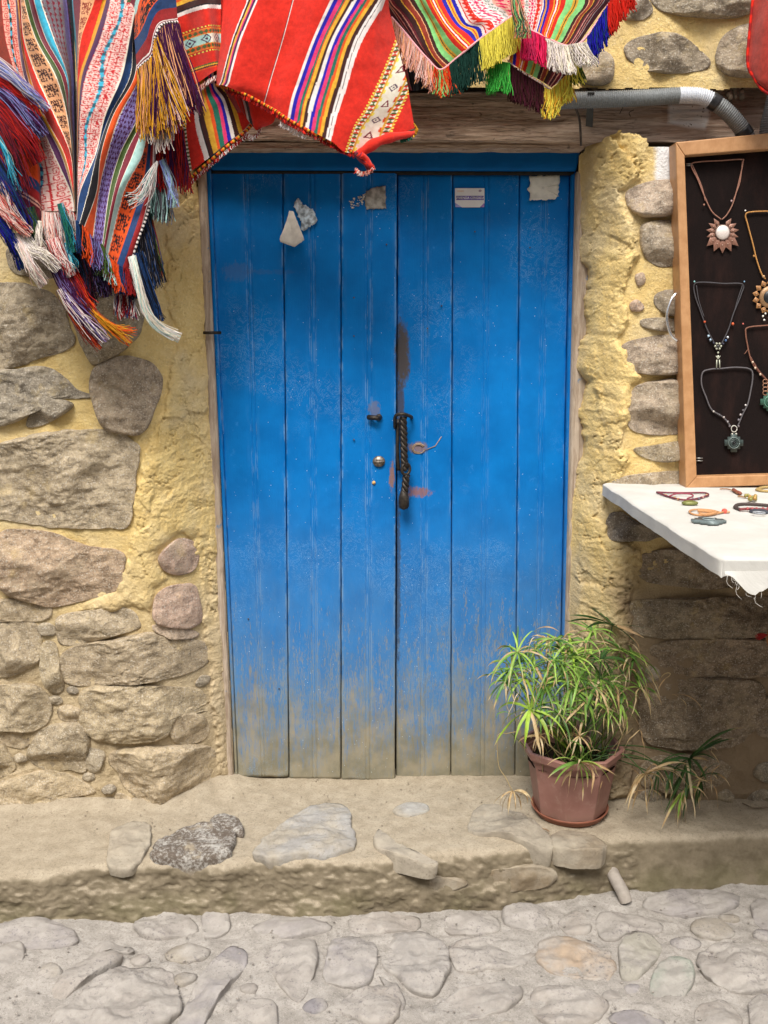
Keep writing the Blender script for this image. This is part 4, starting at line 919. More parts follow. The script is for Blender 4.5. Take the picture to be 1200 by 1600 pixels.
torn(586, 310, [(573, 298), (582, 294), (602, 290), (603, 326), (572, 327), (569, 312)], -.0128, 'paper_remnant', 'grey weathered sticker remnant near the top of the middle plank', simple('grey_paper_rest', (.30, .30, .27), .8, .3, 0, .45, 60), 1.6)
torn(474, 333, [(459, 318), (466, 309), (472, 318), (486, 326), (494, 336), (494, 348), (484, 356), (472, 360), (470, 345), (462, 330)], -.0128, 'glue_patch', 'scraped white glue patch behind the peeling paper', simple('white_glue_rest', (.42, .50, .55), .8, .3, 0, .6, 70), 3.0)
def curl(x, y): 
    t = ((y - 330) / 55); return -.004 - .028 * np.clip(t, 0, 1) ** 1.5 - .010 * np.clip((x - 455) / 20, 0, 1)
torn(455, 357, [(452, 329), (458, 330), (474, 370), (475, 375), (460, 386), (438, 378), (437, 372), (446, 350)], -.0132, 'peeling_paper', 'white paper flap peeling forward from the left leaf', M_paper, .5, curl)
# little flecks of torn paper
b = MB(); r2 = random.Random(9)
for k in range(60):
    x = r2.uniform(546, 574); y = r2.uniform(312, 327) - (x - 546) * .35; c_ = P(x, y, -.0125); s = r2.uniform(.0006, .0022)
    b.box(c_ - np.array((s * 1.4, .0002, s)), c_ + np.array((s * 1.4, .0003, s)))
tag(b.build('paper_flecks', M_paper), 'small white paper flecks scraped off beside the grey sticker remnant', 'paper', kind='stuff')
# ================================================================== woven textiles
def mat_cloth():
    t = NT('handwoven_wool')
    wv = t.noise(900, 2, .5); f = t.noise(120, 5, .65)
    c = t.mix(.22, t.attr('Col'), t.mix(t.rng(f, .3, .7), (.1, .1, .1), (.9, .9, .9)), 'OVERLAY')
    n1 = t.bump(f, .25, .003); t.bump(wv, .5, .0012, n1)
    t.b.inputs['Sheen Weight'].default_value = .15; t.b.inputs['Sheen Roughness'].default_value = .6
    return t.done(c, .92, .15)
M_cloth = mat_cloth()
M_yarn = vcol('wool_yarn', .85, .2, 0, 500, .4, .001, .12)
def srgb(r, g, b):
    f = lambda c: (c / 255 / 12.92) if c <= 10 else ((c / 255 + .055) / 1.055) ** 2.4
    return tuple(f(v) * .9 for v in (r, g, b))
C = dict(red=srgb(214, 38, 20), dred=srgb(150, 28, 30), navy=srgb(28, 62, 110), black=srgb(22, 20, 26), orange=srgb(228, 84, 28), lav=srgb(140, 125, 190), green=srgb(72, 96, 42), maroon=srgb(122, 28, 48),
         mint=srgb(175, 215, 208), white=srgb(238, 226, 220), purple=srgb(74, 24, 74), yellow=srgb(226, 170, 50), gold=srgb(214, 150, 34), cyan=srgb(60, 175, 205), peach=srgb(232, 168, 120), pink=srgb(225, 55, 110),
         brown=srgb(62, 26, 24), rust=srgb(140, 48, 30), royal=srgb(28, 22, 165), teal=srgb(30, 110, 90), lime=srgb(140, 215, 130), lemon=srgb(240, 225, 90), salmon=srgb(240, 175, 155), dgreen=srgb(16, 58, 48),
         grey=srgb(120, 115, 122), wine=srgb(80, 22, 42), cream=srgb(245, 235, 215), lblue=srgb(150, 165, 225), hot=srgb(225, 30, 90), bgreen=srgb(70, 180, 70), scroll=srgb(236, 200, 190), sred=srgb(198, 36, 42), dteal=srgb(25, 100, 120), skin=srgb(235, 130, 100))
def bitmap(rows): return np.array([[ch == '#' for ch in r] for r in rows])
B_HOOK = bitmap(["################", "#..............#", "#..######......#", "#.##....##.....#", "#.#......#.....#", "#.#..##..#.....#", "#.#..#...#..####", "#.##.#####.....#", "#..##..........#", "#...#######....#", "#.........#....#", "#....###..##...#", "###..#.#...#...#", "#....#...###...#", "#....#####.....#", "#..............#"])
B_LLAMA = bitmap(["..............", "..##.#.#.#....", "..#######.##..", "..#.#.#.#..#..", "....#####.##..", "..#####.#.....", "..#.#.####.#..", "..#.#.#.#.##..", "....#...####..", "..###.#.#.....", "..#...#.###...", "..#####...#...", "..........#...", "............. "])
B_FLOWER = bitmap(["......#.....", "..#..###..#.", ".###.###.###", "..##..#..##.", "....#.#.#...", ".#...###...#", "###.#####.##", ".#...###...#", "....#.#.#...", "..##..#..##.", ".###.###.###", "..#..###..#."])
B_DIAM = bitmap(["......#......", ".....#.#.....", "....#.#.#....", "...#.#.#.#...", "..#.#.#.#.#..", "...#.#.#.#...", "....#.#.#....", ".....#.#.....", "......#......", ".............", "..#...#...#..", ".###.###.###.", "..#...#...#..", "............."])
B_TRI = bitmap(["#.......", "##......", "###.....", "####....", "####..#.", "###.....", "##......", "#......."])
B_FRET = bitmap(["########", "#......#", "#.####.#", "#.#..#.#", "#.##.#.#", "#....#.#", "######.#", "........"])
def bm(B, u, v, fg, bg):
    r = (np.floor(v * B.shape[0]).astype(int)) % B.shape[0]; c = (np.floor(u * B.shape[1]).astype(int)) % B.shape[1]
    return np.where(B[r, c][..., None], np.array(fg), np.array(bg))
def bands(S, T, spec):
    """spec: list of (s0, s1, colour or function(u, T) ) painted in order"""
    out = np.zeros(S.shape + (3,)); out[:] = C['red']
    for s0, s1, c in spec:
        m = (S >= s0) & (S < s1)
        if not m.any(): continue
        if callable(c): out[m] = c(((S - s0) / (s1 - s0))[m], T[m])
        else: out[m] = C[c] if isinstance(c, str) else c
    return out
def scrollpat(fg='sred', bg='scroll', per=26, nx=2, dark=None):
    def f(u, T):
        o = bm(B_HOOK, np.abs(u * nx % 2 - 1), T / per, C[fg], C[bg])
        m2 = (np.abs(u - .5 - .30 * np.sin(T / 60.0)) < .05)
        if dark is not None:
            k = np.abs(u - .42 + .10 * np.sin(T / 20.0)) < .045 + .025 * np.abs(np.sin(T / 7.0)); seg = np.floor(T / 7) % 2 == 0
            o[k] = C['cyan']; o[k & seg] = C[dark]
        return o
    return f
def figpat(fg, bg, per=22, B=B_LLAMA, nx=1):
    return lambda u, T: bm(B, u * nx, T / per, C[fg], C[bg])
def bspline(grid, nr, nc):
    g = np.asarray(grid, float)
    a = np.stack([catmull(g[:, j], nr) for j in range(g.shape[1])], 1)
    return np.stack([catmull(a[i], nc) for i in range(nr)], 0)
def uline(g, nc):
    """uniform samples across columns but keeping traced stripe borders: S runs 0..ncols-1"""
    return bspline(g, *nc)
def cloth(name, grid, colorfn, parent, nr, nc, label=None, fold=None, T_unit=True, linear_cols=False):
    """grid rows x cols of (px, py, Y[, S]); S defaults to the column index"""
    g = np.asarray(grid, float)
    if g.shape[2] == 3: g = np.concatenate([g, np.tile(np.arange(g.shape[1], dtype=float)[None, :, None], (g.shape[0], 1, 1))], 2)
    a = np.stack([catmull(g[:, j], nr) for j in range(g.shape[1])], 1)
    if linear_cols:
        t = np.linspace(0, g.shape[1] - 1, nc); i = np.minimum(t.astype(int), g.shape[1] - 2); f = (t - i)[None, :, None]
        q = a[:, i] * (1 - f) + a[:, i + 1] * f
    else: q = np.stack([catmull(a[i], nc) for i in range(nr)], 0)
    px, py, Y, S = (q[..., k] for k in range(4))
    T = np.cumsum(np.concatenate([np.zeros((1, nc)), np.hypot(np.diff(px, axis=0), np.diff(py, axis=0))]), 0)
    T = T + 0 * S
    Y = Y + .004 * fbm(px / 30, py / 40, 0, 3, 91) + .008 * fbm(px / 70 + py / 200, py / 260, 0, 2, 92)
    if fold: Y = Y + fold(px, py, S, T)
    V = P(px, py, Y)
    S2 = S + .02 * vnoise(T * .8, S * 3, 0, 5)
    col = colorfn(S2, T)
    o = mk(name, V.reshape(-1, 3), gridfaces(nr, nc), M_cloth, parent, colors=col.reshape(-1, 3), label=label)
    return o, q
def yarns(name, paths, parent, n, spread0, spread1, cols, r=.0011, seg=9, seed=0, lenvar=.12, wav=.004, label=None):
    """bundle of loose strands following px paths (px,py,Y); spread in px at start and end"""
    r2 = np.random.default_rng(seed + 1000); b = MB()
    n = int(n * 1.6)
    for path in (paths if isinstance(paths[0][0], (tuple, list)) else [paths]):
        p = catmull(path, seg)
        for k in range(n):
            a = r2.normal(0, .62); d = r2.uniform(-1, 1); L = 1 + .08 * r2.random() - (lenvar * 1.6 + .08) * r2.random() ** 1.3
            t = np.linspace(0, 1, seg); q = catmull(path, 60)[np.minimum((t * min(L, 1) * 59).astype(int), 59)].copy()
            tg = np.gradient(q[:, :2], axis=0); tg /= np.linalg.norm(tg, axis=1)[:, None] + 1e-9
            nrm = np.stack([-tg[:, 1], tg[:, 0]], 1); sp = (spread0 + (spread1 - spread0) * t)
            ph = r2.uniform(0, 6.28); w_ = (np.sin(t * r2.uniform(4, 11) + ph) - math.sin(ph)) * (.3 + t) * wav * 620 + t ** 2 * r2.normal(0, 3.0)
            q[:, :2] += nrm * (a * sp + w_)[:, None]; q[:, 2] += d * (.004 + .012 * t) 
            c = C[cols[int(r2.integers(len(cols)))]] if isinstance(cols[0], str) else cols[int(r2.integers(len(cols)))]
            c = np.array(c) * r2.uniform(.75, 1.15)
            b.tube(P(q[:, 0], q[:, 1], q[:, 2]), r * .72 * r2.uniform(.8, 1.25), 3, c, cap=False)
    return b.build(name, M_yarn, parent, kind='stuff', label=label)
def fringe(name, edge, parent, n, length, cols, r=.0012, seg=8, seed=0, lean=(0, 1), lenvar=.2, clump=6, curl=2.5, label=None, out=.0):
    """strands hanging from an edge polyline of (px,py,Y)"""
    r2 = np.random.default_rng(seed + 77); b = MB(); e = catmull(edge, n); cl = r2.normal(0, 1, (n // clump + 2, 3)); ln = r2.uniform(0, 1, n // clump + 2)
    for k in range(n):
        g = cl[k // clump]; p0 = e[k] + np.array((r2.normal(0, .6), 0, r2.normal(0, .002)))
        L = length(k / n) if callable(length) else length
        L = L * (1 - lenvar * (.5 * ln[k // clump] + .5 * r2.random())); t = np.linspace(0, 1, seg)
        dx = lean[0] + g[0] * .07 + r2.normal(0, .035); ph = r2.uniform(0, 6.28)
        x = p0[0] + dx * L * t + np.sin(t * 5 + ph + g[2]) * curl * t; y = p0[1] + lean[1] * L * t
        Y = p0[2] - out * np.sin(t * 1.6) + g[1] * .004 * t + r2.normal(0, .003) * t
        cidx = cols(k / n, r2) if callable(cols) else cols[int(r2.integers(len(cols)))]
        c = np.array(C[cidx]) * r2.uniform(.78, 1.15)
        b.tube(P(x, y, Y), r * r2.uniform(.85, 1.2), 3, c, cap=False)
    return b.build(name, M_yarn, parent, kind='stuff', label=label)
def trim(name, pts, r, cols, parent, per=2, n=160, label=None):
    b = MB(); q = catmull(pts, n); cc = np.array([C[cols[(i // per) % len(cols)]] for i in range(n)])
    b.tube(P(q[:, 0], q[:, 1], q[:, 2]), r, 6, cc); return b.build(name, M_yarn, parent, label=label)

# ------------------------------------------------------------------ red blanket over the door
RB = thing('blanket', tuple(P(480, 120, -.40)), 'largest red blanket, hanging over the blue door with its corner rolled up', 'blanket')
def mainred(S, T):
    sp = [(347, 348.3, 'white'), (348.3, 350.3, 'brown'), (350.3, 352, 'yellow'), (352, 353.5, 'pink'), (353.5, 356, 'purple'), (356, 358.2, 'white'),
          (410.3, 411, 'brown'), (411, 411.7, 'white'),
          (449, 452.5, 'white'), (452.5, 458, 'royal'), (458, 463, 'pink'), (463, 466, 'teal'), (466, 467.5, 'red'), (467.5, 471.5, 'yellow'), (471.5, 475, 'brown'), (475, 475.6, 'white'), (475.6, 476, 'black'), (476, 480.5, 'white'),
          (480.5, 484.5, 'royal'), (484.5, 489, 'pink'), (489, 493, 'teal'), (493, 496.5, 'orange'), (496.5, 501, 'yellow'), (501, 506, 'brown'), (506, 509, 'white'), (509, 509.7, 'black'), (509.7, 514, 'white')]
    def tri(u, T):
        o = np.zeros(u.shape + (3,)); o[:] = C['cream']; e = (u < .14) | (u > .86); o[e] = C['yellow']; k = np.abs(((T / 7.0) % 1) - .5) * 2
        inn = ~e; up = (np.floor(T / 7.0) % 2) == 0
        o[inn & (k > np.abs(u - .5) * 2) & up] = C['green']; o[inn & (k > np.abs(u - .5) * 2) & ~up] = C['red']
        return o
    def fig(u, T):
        o = np.zeros(u.shape + (3,)); o[:] = C['cream']
        d = np.abs(u - .5) * 20 + np.abs((T % 26) - 13)
        ring = ((d > 4) & (d < 6)) | (d < 1.6); o[ring & (np.floor(T / 26) % 2 == 0)] = C['purple']; 
        t3 = (np.abs(u - .5) * 22 < ((T % 26) - 5) * .5) & ((T % 26) < 17) & ((T % 26) > 6); ed = t3 & ~((np.abs(u - .5) * 22 < ((T % 26) - 9) * .45) & ((T % 26) < 15.5)); o[ed & (np.floor(T / 26) % 2 == 1)] = C['maroon']
        s_ = (u < .12) & (np.floor(T / 6) % 2 == 0); o[s_] = C['lemon']; s_ = (u > .88) & (np.floor(T / 8) % 2 == 0); o[s_] = C['orange']
        return o
    sp += [(537, 538.5, lambda u, T: np.where(((T / 5) % 1 < .5)[..., None], np.array(C['lemon']), np.array(C['red']))), (538.5, 545.5, tri), (545.5, 546.5, 'yellow'), (546.5, 563, fig), (563, 564, 'yellow'), (564, 571, tri),
           (571, 572.5, lambda u, T: np.where(((T / 5) % 1 < .5)[..., None], np.array(C['lemon']), np.array(C['red'])))]
    return bands(S, T, sp)
gridR = []
for (y0, pts) in [
    (-120, [(385, -120, -.37, 330), (425, -120, -.42, 362), (500, -120, -.43, 411), (570, -120, -.45, 449), (650, -120, -.43, 500), (668, -120, -.42, 512)]),
    (-30, [(362, -30, -.40, 330), (416, -30, -.43, 362), (466, -30, -.42, 411), (530, -30, -.46, 449), (603, -30, -.44, 503), (616, -30, -.40, 514)]),
    (0, [(355, 0, -.40, 330), (402, 0, -.43, 358), (458, 0, -.43, 411), (516, 0, -.46, 449), (590, 2, -.44, 506), (607, 3, -.40, 518)]),
    (60, [(346, 60, -.40, 334), (377, 60, -.43, 358), (442, 60, -.43, 411), (488, 62, -.455, 449), (556, 64, -.44, 508), (621, 70, -.39, 541)]),
    (110, [(340, 105, -.39, 338), (363, 108, -.425, 358), (424, 120, -.43, 411), (465, 125, -.45, 449), (535, 140, -.44, 510), (636, 128, -.39, 566)]),
    (150, [(338, 125, -.38, 341), (358, 128, -.42, 358), (417, 145, -.43, 411), (455, 155, -.45, 449), (524, 178, -.44, 511), (641, 160, -.385, 577)]),
    (200, [(338, 134, -.375, 343), (354, 135, -.415, 358), (412, 162, -.42, 411), (449, 185, -.445, 449), (516, 220, -.44, 513), (648, 200, -.38, 590)])]:
    gridR.append(pts)
def foldR(px, py, S, T): return -.010 * np.sin((S - 330) / 24.0) * np.clip((py + 60) / 160, .3, 1)
# last column carried to the corner: add an intermediate column near the figured band
gR = np.array(gridR); mid = .5 * (gR[:, 4] + gR[:, 5]); mid[-1] = (552, 238, -.43, 546); mid[-2] = (566, 200, -.43, 546); mid[-3] = (582, 168, -.425, 543); mid[-4] = (592, 92, -.42, 529)
gR = np.concatenate([gR[:, :5], mid[:, None], gR[:, 5:]], 1)
cl1, q1 = cloth('woven_panel', gR, mainred, RB, 330, 330, fold=foldR)
edge = [(338, 133, -.378), (346, 134, -.40), (356, 137, -.417), (382, 147, -.43), (412, 163, -.425), (430, 173, -.44), (449, 186, -.452), (480, 203, -.45), (516, 221, -.444), (535, 231, -.44), (553, 239, -.434)]
trim('woven_border', edge, .0042, ['yellow', 'brown', 'orange', 'red'], RB, 2, 240)
fringe('short_fringe', [(a, b_ + 2, c + .002) for a, b_, c in edge[2:]], RB, 420, 8, ['dred', 'red', 'dred'], .0010, 4, 1, (-.1, 1), .5, 4, 1.5)
fringe('white_fringe_tufts', [(438, 190, -.44), (455, 199, -.44), (478, 211, -.44)], RB, 60, 9, ['white'], .0010, 4, 2, (-.2, 1), .4, 4, 2)
# rolled lower right corner and the knotted tip
b = MB(); roll = catmull([(560, 243, -.43), (572, 233, -.435), (592, 221, -.43), (615, 214, -.415), (640, 210, -.39), (648, 206, -.38)], 40)
b.tube(P(roll[:, 0], roll[:, 1], roll[:, 2]), np.interp(np.linspace(0, 1, 40), [0, .2, .6, 1], [.009, .013, .011, .003]) * (1 + .16 * np.sin(np.linspace(0, 26, 40)) * np.linspace(1, .3, 40)), 12, C['red']); b.build('rolled_corner', M_cloth, RB)
b = MB(); r2 = random.Random(3)
for k in range(5):
    q = catmull([(556 + k * 2, 238 + k, -.43 - .004 * k), (564 + 2 * k, 248 + r2.uniform(0, 4), -.435), (572 + 1.5 * k, 255 + k, -.432), (576 + k, 262 + r2.uniform(-3, 3), -.425)], 16)
    b.tube(P(q[:, 0], q[:, 1], q[:, 2]), .0075, 7, C[['maroon', 'wine', 'red', 'maroon', 'red'][k]])
b.build('knotted_tip', M_cloth, RB)
fringe('short_fringe', [(556, 262, -.43), (565, 268, -.43), (575, 266, -.43), (584, 258, -.43)], RB, 90, 9, ['white', 'salmon', 'red'], .0010, 4, 3, (-.1, 1), .5, 3, 2)
fringe('corner_fringe', [(646, 192, -.382), (650, 200, -.38), (644, 210, -.385)], RB, 46, 8, ['gold', 'yellow'], .0011, 4, 4, (.4, .7), .3, 3, 1)
fringe('corner_fringe', [(642, 211, -.386), (634, 214, -.39), (626, 216, -.392)], RB, 36, 8, ['teal'], .0011, 4, 5, (.1, 1), .3, 3, 1)

# ------------------------------------------------------------------ second red blanket, behind and to the left
R2 = thing('blanket', tuple(P(330, 120, -.33)), 'smaller striped red blanket hanging lower behind, above the left door post', 'blanket')
def r2col(S, T):
    return bands(S, T, [(0, 2, 'red'), (2.0, 2.5, 'white'), (2.5, 2.6, 'black'), (2.6, 3.1, 'brown'), (3.1, 3.8, 'yellow'), (3.8, 4.2, 'orange'), (4.2, 4.9, 'teal'), (4.9, 5.4, 'pink'), (5.4, 5.9, 'royal'), (5.9, 6.4, 'white'), (6.4, 7.0, 'brown'), (7.0, 7.5, 'yellow'), (7.5, 12, 'red'),
                         (.25, .55, lambda u, T: np.where(((T / 6) % 1 < .5)[..., None], np.array(C['yellow']), np.array(C['dred']))), (.7, 1.0, lambda u, T: np.where(((T / 6) % 1 < .5)[..., None], np.array(C['cream']), np.array(C['green'])))])
g2 = [[(250, 60, -.33, -2), (280, 55, -.34, -.5), (300, 50, -.33, 2), (325, 40, -.335, 5), (345, 30, -.33, 7.5), (400, 20, -.33, 11)],
      [(255, 150, -.33, -1), (283, 145, -.34, .2), (305, 140, -.34, 2.2), (325, 130, -.345, 4.8), (345, 120, -.34, 7.5), (405, 110, -.33, 11)],
      [(265, 210, -.33, -.3), (288, 202, -.34, .8), (310, 190, -.345, 2.4), (340, 170, -.35, 4.8), (362, 150, -.345, 7.5), (412, 135, -.33, 11)],
      [(282, 275, -.33, -.2), (298, 268, -.335, .9), (326, 247, -.345, 2.4), (352, 225, -.35, 5.0), (378, 206, -.34, 7.4), (392, 190, -.32, 9)]]
cloth('woven_panel', g2, r2col, R2, 220, 220)
trim('woven_border', [(290, 287, -.338), (305, 272, -.34), (330, 250, -.348), (356, 228, -.352), (382, 207, -.345), (396, 192, -.325)], .0042, ['brown', 'orange', 'yellow'], R2, 3, 160)
fringe('short_fringe', [(292, 289, -.338), (305, 276, -.34), (330, 254, -.348), (356, 232, -.352), (384, 211, -.345)], R2, 300, 7, ['dred', 'red', 'dred', 'white'], .0010, 4, 8, (.3, .9), .5, 4, 1.5)
# inner folds seen between the two blankets
def folds(S, T): return bands(S, T, [(0, 1, 'dred'), (1, 2, 'red'), (2, 2.3, 'white'), (2.3, 2.7, 'black'), (2.7, 5, 'red')])
cloth('folded_edge', [[(340, 120, -.34), (356, 125, -.38), (372, 135, -.36), (392, 145, -.385), (430, 165, -.37)], [(350, 150, -.33), (366, 150, -.37), (380, 160, -.35), (396, 175, -.375), (428, 190, -.35)],
                      [(368, 178, -.33), (378, 176, -.36), (386, 186, -.345), (400, 203, -.355), (408, 200, -.33)]], folds, R2, 80, 100)
fringe('white_fringe_tufts', [(383, 205, -.36), (394, 212, -.36), (402, 208, -.36), (408, 200, -.35)], R2, 70, 9, ['white', 'dred'], .0010, 4, 12, (-.3, 1), .4, 3, 2)

# ------------------------------------------------------------------ red panel with a figured cross band (upper left of the door)
R3 = thing('blanket', tuple(P(310, 60, -.37)), 'red blanket end with a white figured cross band, left of the large one', 'blanket')
def r3col(S, T):
    b_ = bands(S * 0 + T, S * 30, [(-999, 999, 'red')])
    def cross(u, v): pass
    o = b_; U = S
    v = T
    def band(v0, v1, fn):
        m = (v >= v0) & (v < v1); o[m] = fn(((v - v0) / (v1 - v0))[m], (U * 30)[m]) if callable(fn) else C[fn]
    band(44, 51, 'orange'); band(51, 57, 'yellow'); band(57, 66, 'brown'); band(66, 68, 'black'); band(68, 74, 'white')
    tri = lambda u, q: np.where((np.abs(((q / 7) % 1) - .5) * 2 > np.abs(u - .5) * 2)[..., None], np.array(C['green']), np.array(C['orange']))
    band(100, 102, lambda u, q: np.where(((q / 5) % 1 < .5)[..., None], np.array(C['lemon']), np.array(C['dred'])))
    band(104, 105, 'yellow'); band(105, 112, tri); band(112, 113, 'yellow')
    def fig(u, q):
        out = np.zeros(u.shape + (3,)); out[:] = C['mint']; out[(np.sin(q / 9) > .4)] = C['cream']; d = np.abs(u - .5) * 14 + np.abs((q % 22) - 11); out[((d < 8) & (d > 5.5)) | (d < 2.5)] = C['purple']; return out
    band(113, 127, fig); band(127, 128, 'yellow'); band(128, 135, tri); band(135, 136, 'yellow'); band(138, 140, lambda u, q: np.where(((q / 5) % 1 < .5)[..., None], np.array(C['lemon']), np.array(C['dred'])))
    band(158, 160, 'green'); band(160, 162, 'yellow'); band(162, 164, 'brown'); band(164, 166, 'orange')
    return o
g3 = [[(258, -40, -.35), (280, -50, -.37), (312, -60, -.385), (340, -60, -.36)], [(262, 10, -.35), (284, 2, -.37), (318, -10, -.385), (345, -10, -.36)],
      [(270, 70, -.35), (292, 60, -.37), (325, 40, -.385), (345, 50, -.36)], [(292, 138, -.36), (308, 130, -.375), (338, 110, -.385), (348, 112, -.37)]]
cloth('woven_panel', g3, r3col, R3, 200, 110, fold=lambda px, py, S, T: -.008 * np.sin(S * 4))
fringe('white_fringe_tufts', [(298, 142, -.375), (312, 134, -.385), (326, 124, -.392), (340, 116, -.388)], R3, 90, 10, ['white', 'salmon', 'dred'], .0010, 4, 14, (-.1, 1), .4, 4, 2)
# plain red width showing between that panel and the striped blanket
cloth('plain_red_fold', [[(316, -60, -.36), (345, -60, -.34), (392, -60, -.36)], [(318, 0, -.36), (340, 0, -.34), (366, 0, -.36)], [(332, 60, -.365), (340, 60, -.35), (352, 60, -.37)], [(345, 108, -.37), (348, 112, -.36), (349, 118, -.37)]],
      lambda S, T: bands(S, T, [(0, .25, 'red'), (.25, .35, 'white'), (.35, .45, 'dred'), (.45, 3, 'red')]), R3, 90, 60)

# ------------------------------------------------------------------ striped shawls on the right
def shawl(S, T):
    return bands(S, T, [(0, .9, 'wine'), (.9, 1.0, 'white'), (1.0, 1.3, 'maroon'), (1.3, 1.4, 'salmon'), (1.4, 1.7, 'wine'), (1.7, 1.8, 'salmon'), (1.8, 2.0, 'maroon'), (2.0, 2.45, 'brown'), (2.45, 2.53, 'yellow'), (2.53, 2.95, 'rust'), (2.95, 3.03, 'peach'), (3.03, 3.4, 'brown'),
        (3.4, 3.95, 'lime'), (3.95, 4.1, 'yellow'), (4.1, 4.18, 'black'), (4.18, 4.35, 'yellow'), (4.35, 4.9, 'lime'), (4.9, 5.3, 'red'), (5.3, 5.38, 'yellow'), (5.38, 5.5, 'red'), (5.5, 5.62, 'white'), (5.62, 5.74, 'red'), (5.74, 5.84, 'yellow'), (5.84, 6.25, 'red'),
        (6.25, 6.6, 'royal'), (6.6, 6.75, 'yellow'), (6.75, 6.85, 'red'), (6.85, 7.0, 'yellow'), (7.0, 7.35, 'royal'), (7.35, 7.6, 'white'), (7.6, 7.7, 'red'), (7.7, 8.4, lambda u, T: bm(B_TRI, u, T / 7, C['scroll'], C['red'])),
        (8.4, 9.6, lambda u, T: bm(B_FLOWER, u, T / 15, C['hot'], C['white'])), (9.6, 10.2, lambda u, T: bm(B_DIAM, u, T / 12, C['teal'], C['white'])), (10.2, 12, lambda u, T: bm(B_FLOWER, u, T / 16, C['hot'], C['salmon']))])
RS = thing('shawl', tuple(P(700, 60, -.36)), 'striped shawl with salmon, dark green and yellow fringes beside the largest red blanket', 'shawl')
gs = [[(575, -60, -.33, 1.2), (592, -60, -.35, 2), (622, -60, -.37, 3.4), (645, -60, -.37, 5), (668, -60, -.375, 6.3), (690, -60, -.37, 7.6), (735, -60, -.36, 9.6), (800, -60, -.33, 11.5)],
      [(604, 0, -.33, 1.2), (612, 0, -.35, 1.9), (648, 0, -.37, 3.4), (665, 0, -.38, 4.9), (690, 0, -.38, 6.25), (712, 0, -.37, 7.4), (755, 0, -.36, 9.7), (802, -2, -.33, 11.3)],
      [(606, 10, -.33, .3), (620, 20, -.35, 1.4), (662, 35, -.37, 3.0), (685, 36, -.38, 4.9), (710, 36, -.38, 6.25), (731, 34, -.37, 7.5), (766, 18, -.36, 9.4), (802, 5, -.33, 11.2)],
      [(612, 26, -.33, 0), (640, 55, -.35, 1), (676, 82, -.37, 2.7), (706, 66, -.38, 4.9), (731, 52, -.38, 6.3), (746, 44, -.37, 7.2), (772, 29, -.36, 8.8), (802, 16, -.33, 11)],
      [(615, 30, -.33, 0), (648, 68, -.35, .5), (691, 109, -.365, 2.2), (724, 83, -.38, 4.9), (741, 66, -.38, 6.2), (752, 58, -.37, 7.2), (778, 40, -.36, 8.7), (803, 22, -.33, 10.8)]]
cloth('woven_panel', gs, shawl, RS, 220, 320, fold=lambda px, py, S, T: .006 * np.sin(S * 2.1))
e1 = [(612, 27, -.335), (632, 50, -.352), (650, 72, -.36), (668, 92, -.368), (688, 109, -.375)]; e2 = [(690, 110, -.375), (712, 92, -.38), (735, 73, -.388), (750, 61, -.38)]; e3 = [(750, 61, -.38), (775, 43, -.37), (803, 23, -.335)]
trim('woven_border', e1 + e2[1:] + e3[1:], .0030, ['white', 'hot'], RS, 1, 260)
fringe('salmon_fringe', [(a, b_ + 1, c) for a, b_, c in e1[:-1]] + [(680, 104, -.37)], RS, 260, lambda u: 48 - 4 * u, ['salmon', 'salmon', 'peach', 'scroll'], .0013, 9, 20, (-.05, 1), .25, 6, 3)
fringe('orange_fringe', [(677, 103, -.375), (690, 110, -.378), (702, 102, -.38)], RS, 90, 46, ['orange', 'orange', 'red', 'lime'], .0013, 9, 21, (.12, 1), .25, 5, 5)
fringe('dark_green_fringe', [(703, 101, -.378), (720, 87, -.382), (748, 64, -.385)], RS, 190, lambda u: 50 + 16 * u, ['dgreen'], .0013, 9, 22, (.04, 1), .2, 6, 3)
fringe('yellow_fringe', [(750, 62, -.385), (775, 44, -.375), (806, 22, -.34)], RS, 210, lambda u: 54 + 4 * u, ['lemon'], .0013, 9, 23, (.03, 1), .12, 6, 3)
fringe('green_fringe', [(762, 100, -.35), (778, 96, -.35), (796, 98, -.35)], RS, 130, 52, ['bgreen'], .0012, 9, 24, (.02, 1), .3, 5, 4)
yarns('striped_tassel', [(801, -20, -.40), (808, 20, -.41), (815, 40, -.41), (816, 60, -.41)], RS, 60, 5, 7, ['salmon', 'lime', 'skin', 'peach', 'teal'], .0012, 8, 3)

RT = thing('shawl', tuple(P(890, 40, -.38)), 'striped shawl with white, blue, pink and red fringes beside the bare stone wall', 'shawl')
gt = [[(790, -60, -.34, 12), (832, -60, -.36, 7.6), (850, -60, -.37, 6.4), (880, -60, -.38, 4.9), (905, -60, -.38, 3.3), (945, -60, -.38, 2), (990, -60, -.36, 0)],
      [(805, 0, -.34, 11.5), (846, 0, -.36, 7.7), (858, 0, -.37, 6.3), (884, 0, -.38, 4.9), (914, 0, -.38, 3.4), (935, -2, -.38, 2), (956, -4, -.36, 0)],
      [(815, 30, -.34, 10.5), (842, 28, -.36, 7.6), (852, 30, -.37, 6.3), (872, 30, -.38, 4.9), (896, 30, -.38, 3.4), (918, 24, -.38, 1.8), (938, 20, -.36, 0)],
      [(822, 42, -.34, 9.8), (836, 46, -.36, 7.8), (846, 50, -.37, 6.3), (862, 56, -.38, 4.9), (882, 62, -.38, 3.2), (902, 56, -.38, 1.5), (918, 48, -.36, 0)],
      [(824, 46, -.34, 9.6), (835, 50, -.36, 8.0), (845, 54, -.37, 6.6), (858, 60, -.38, 5.0), (876, 68, -.38, 3.2), (894, 71, -.38, 1.2), (906, 66, -.36, 0)]]
cloth('woven_panel', gt, shawl, RT, 160, 260)
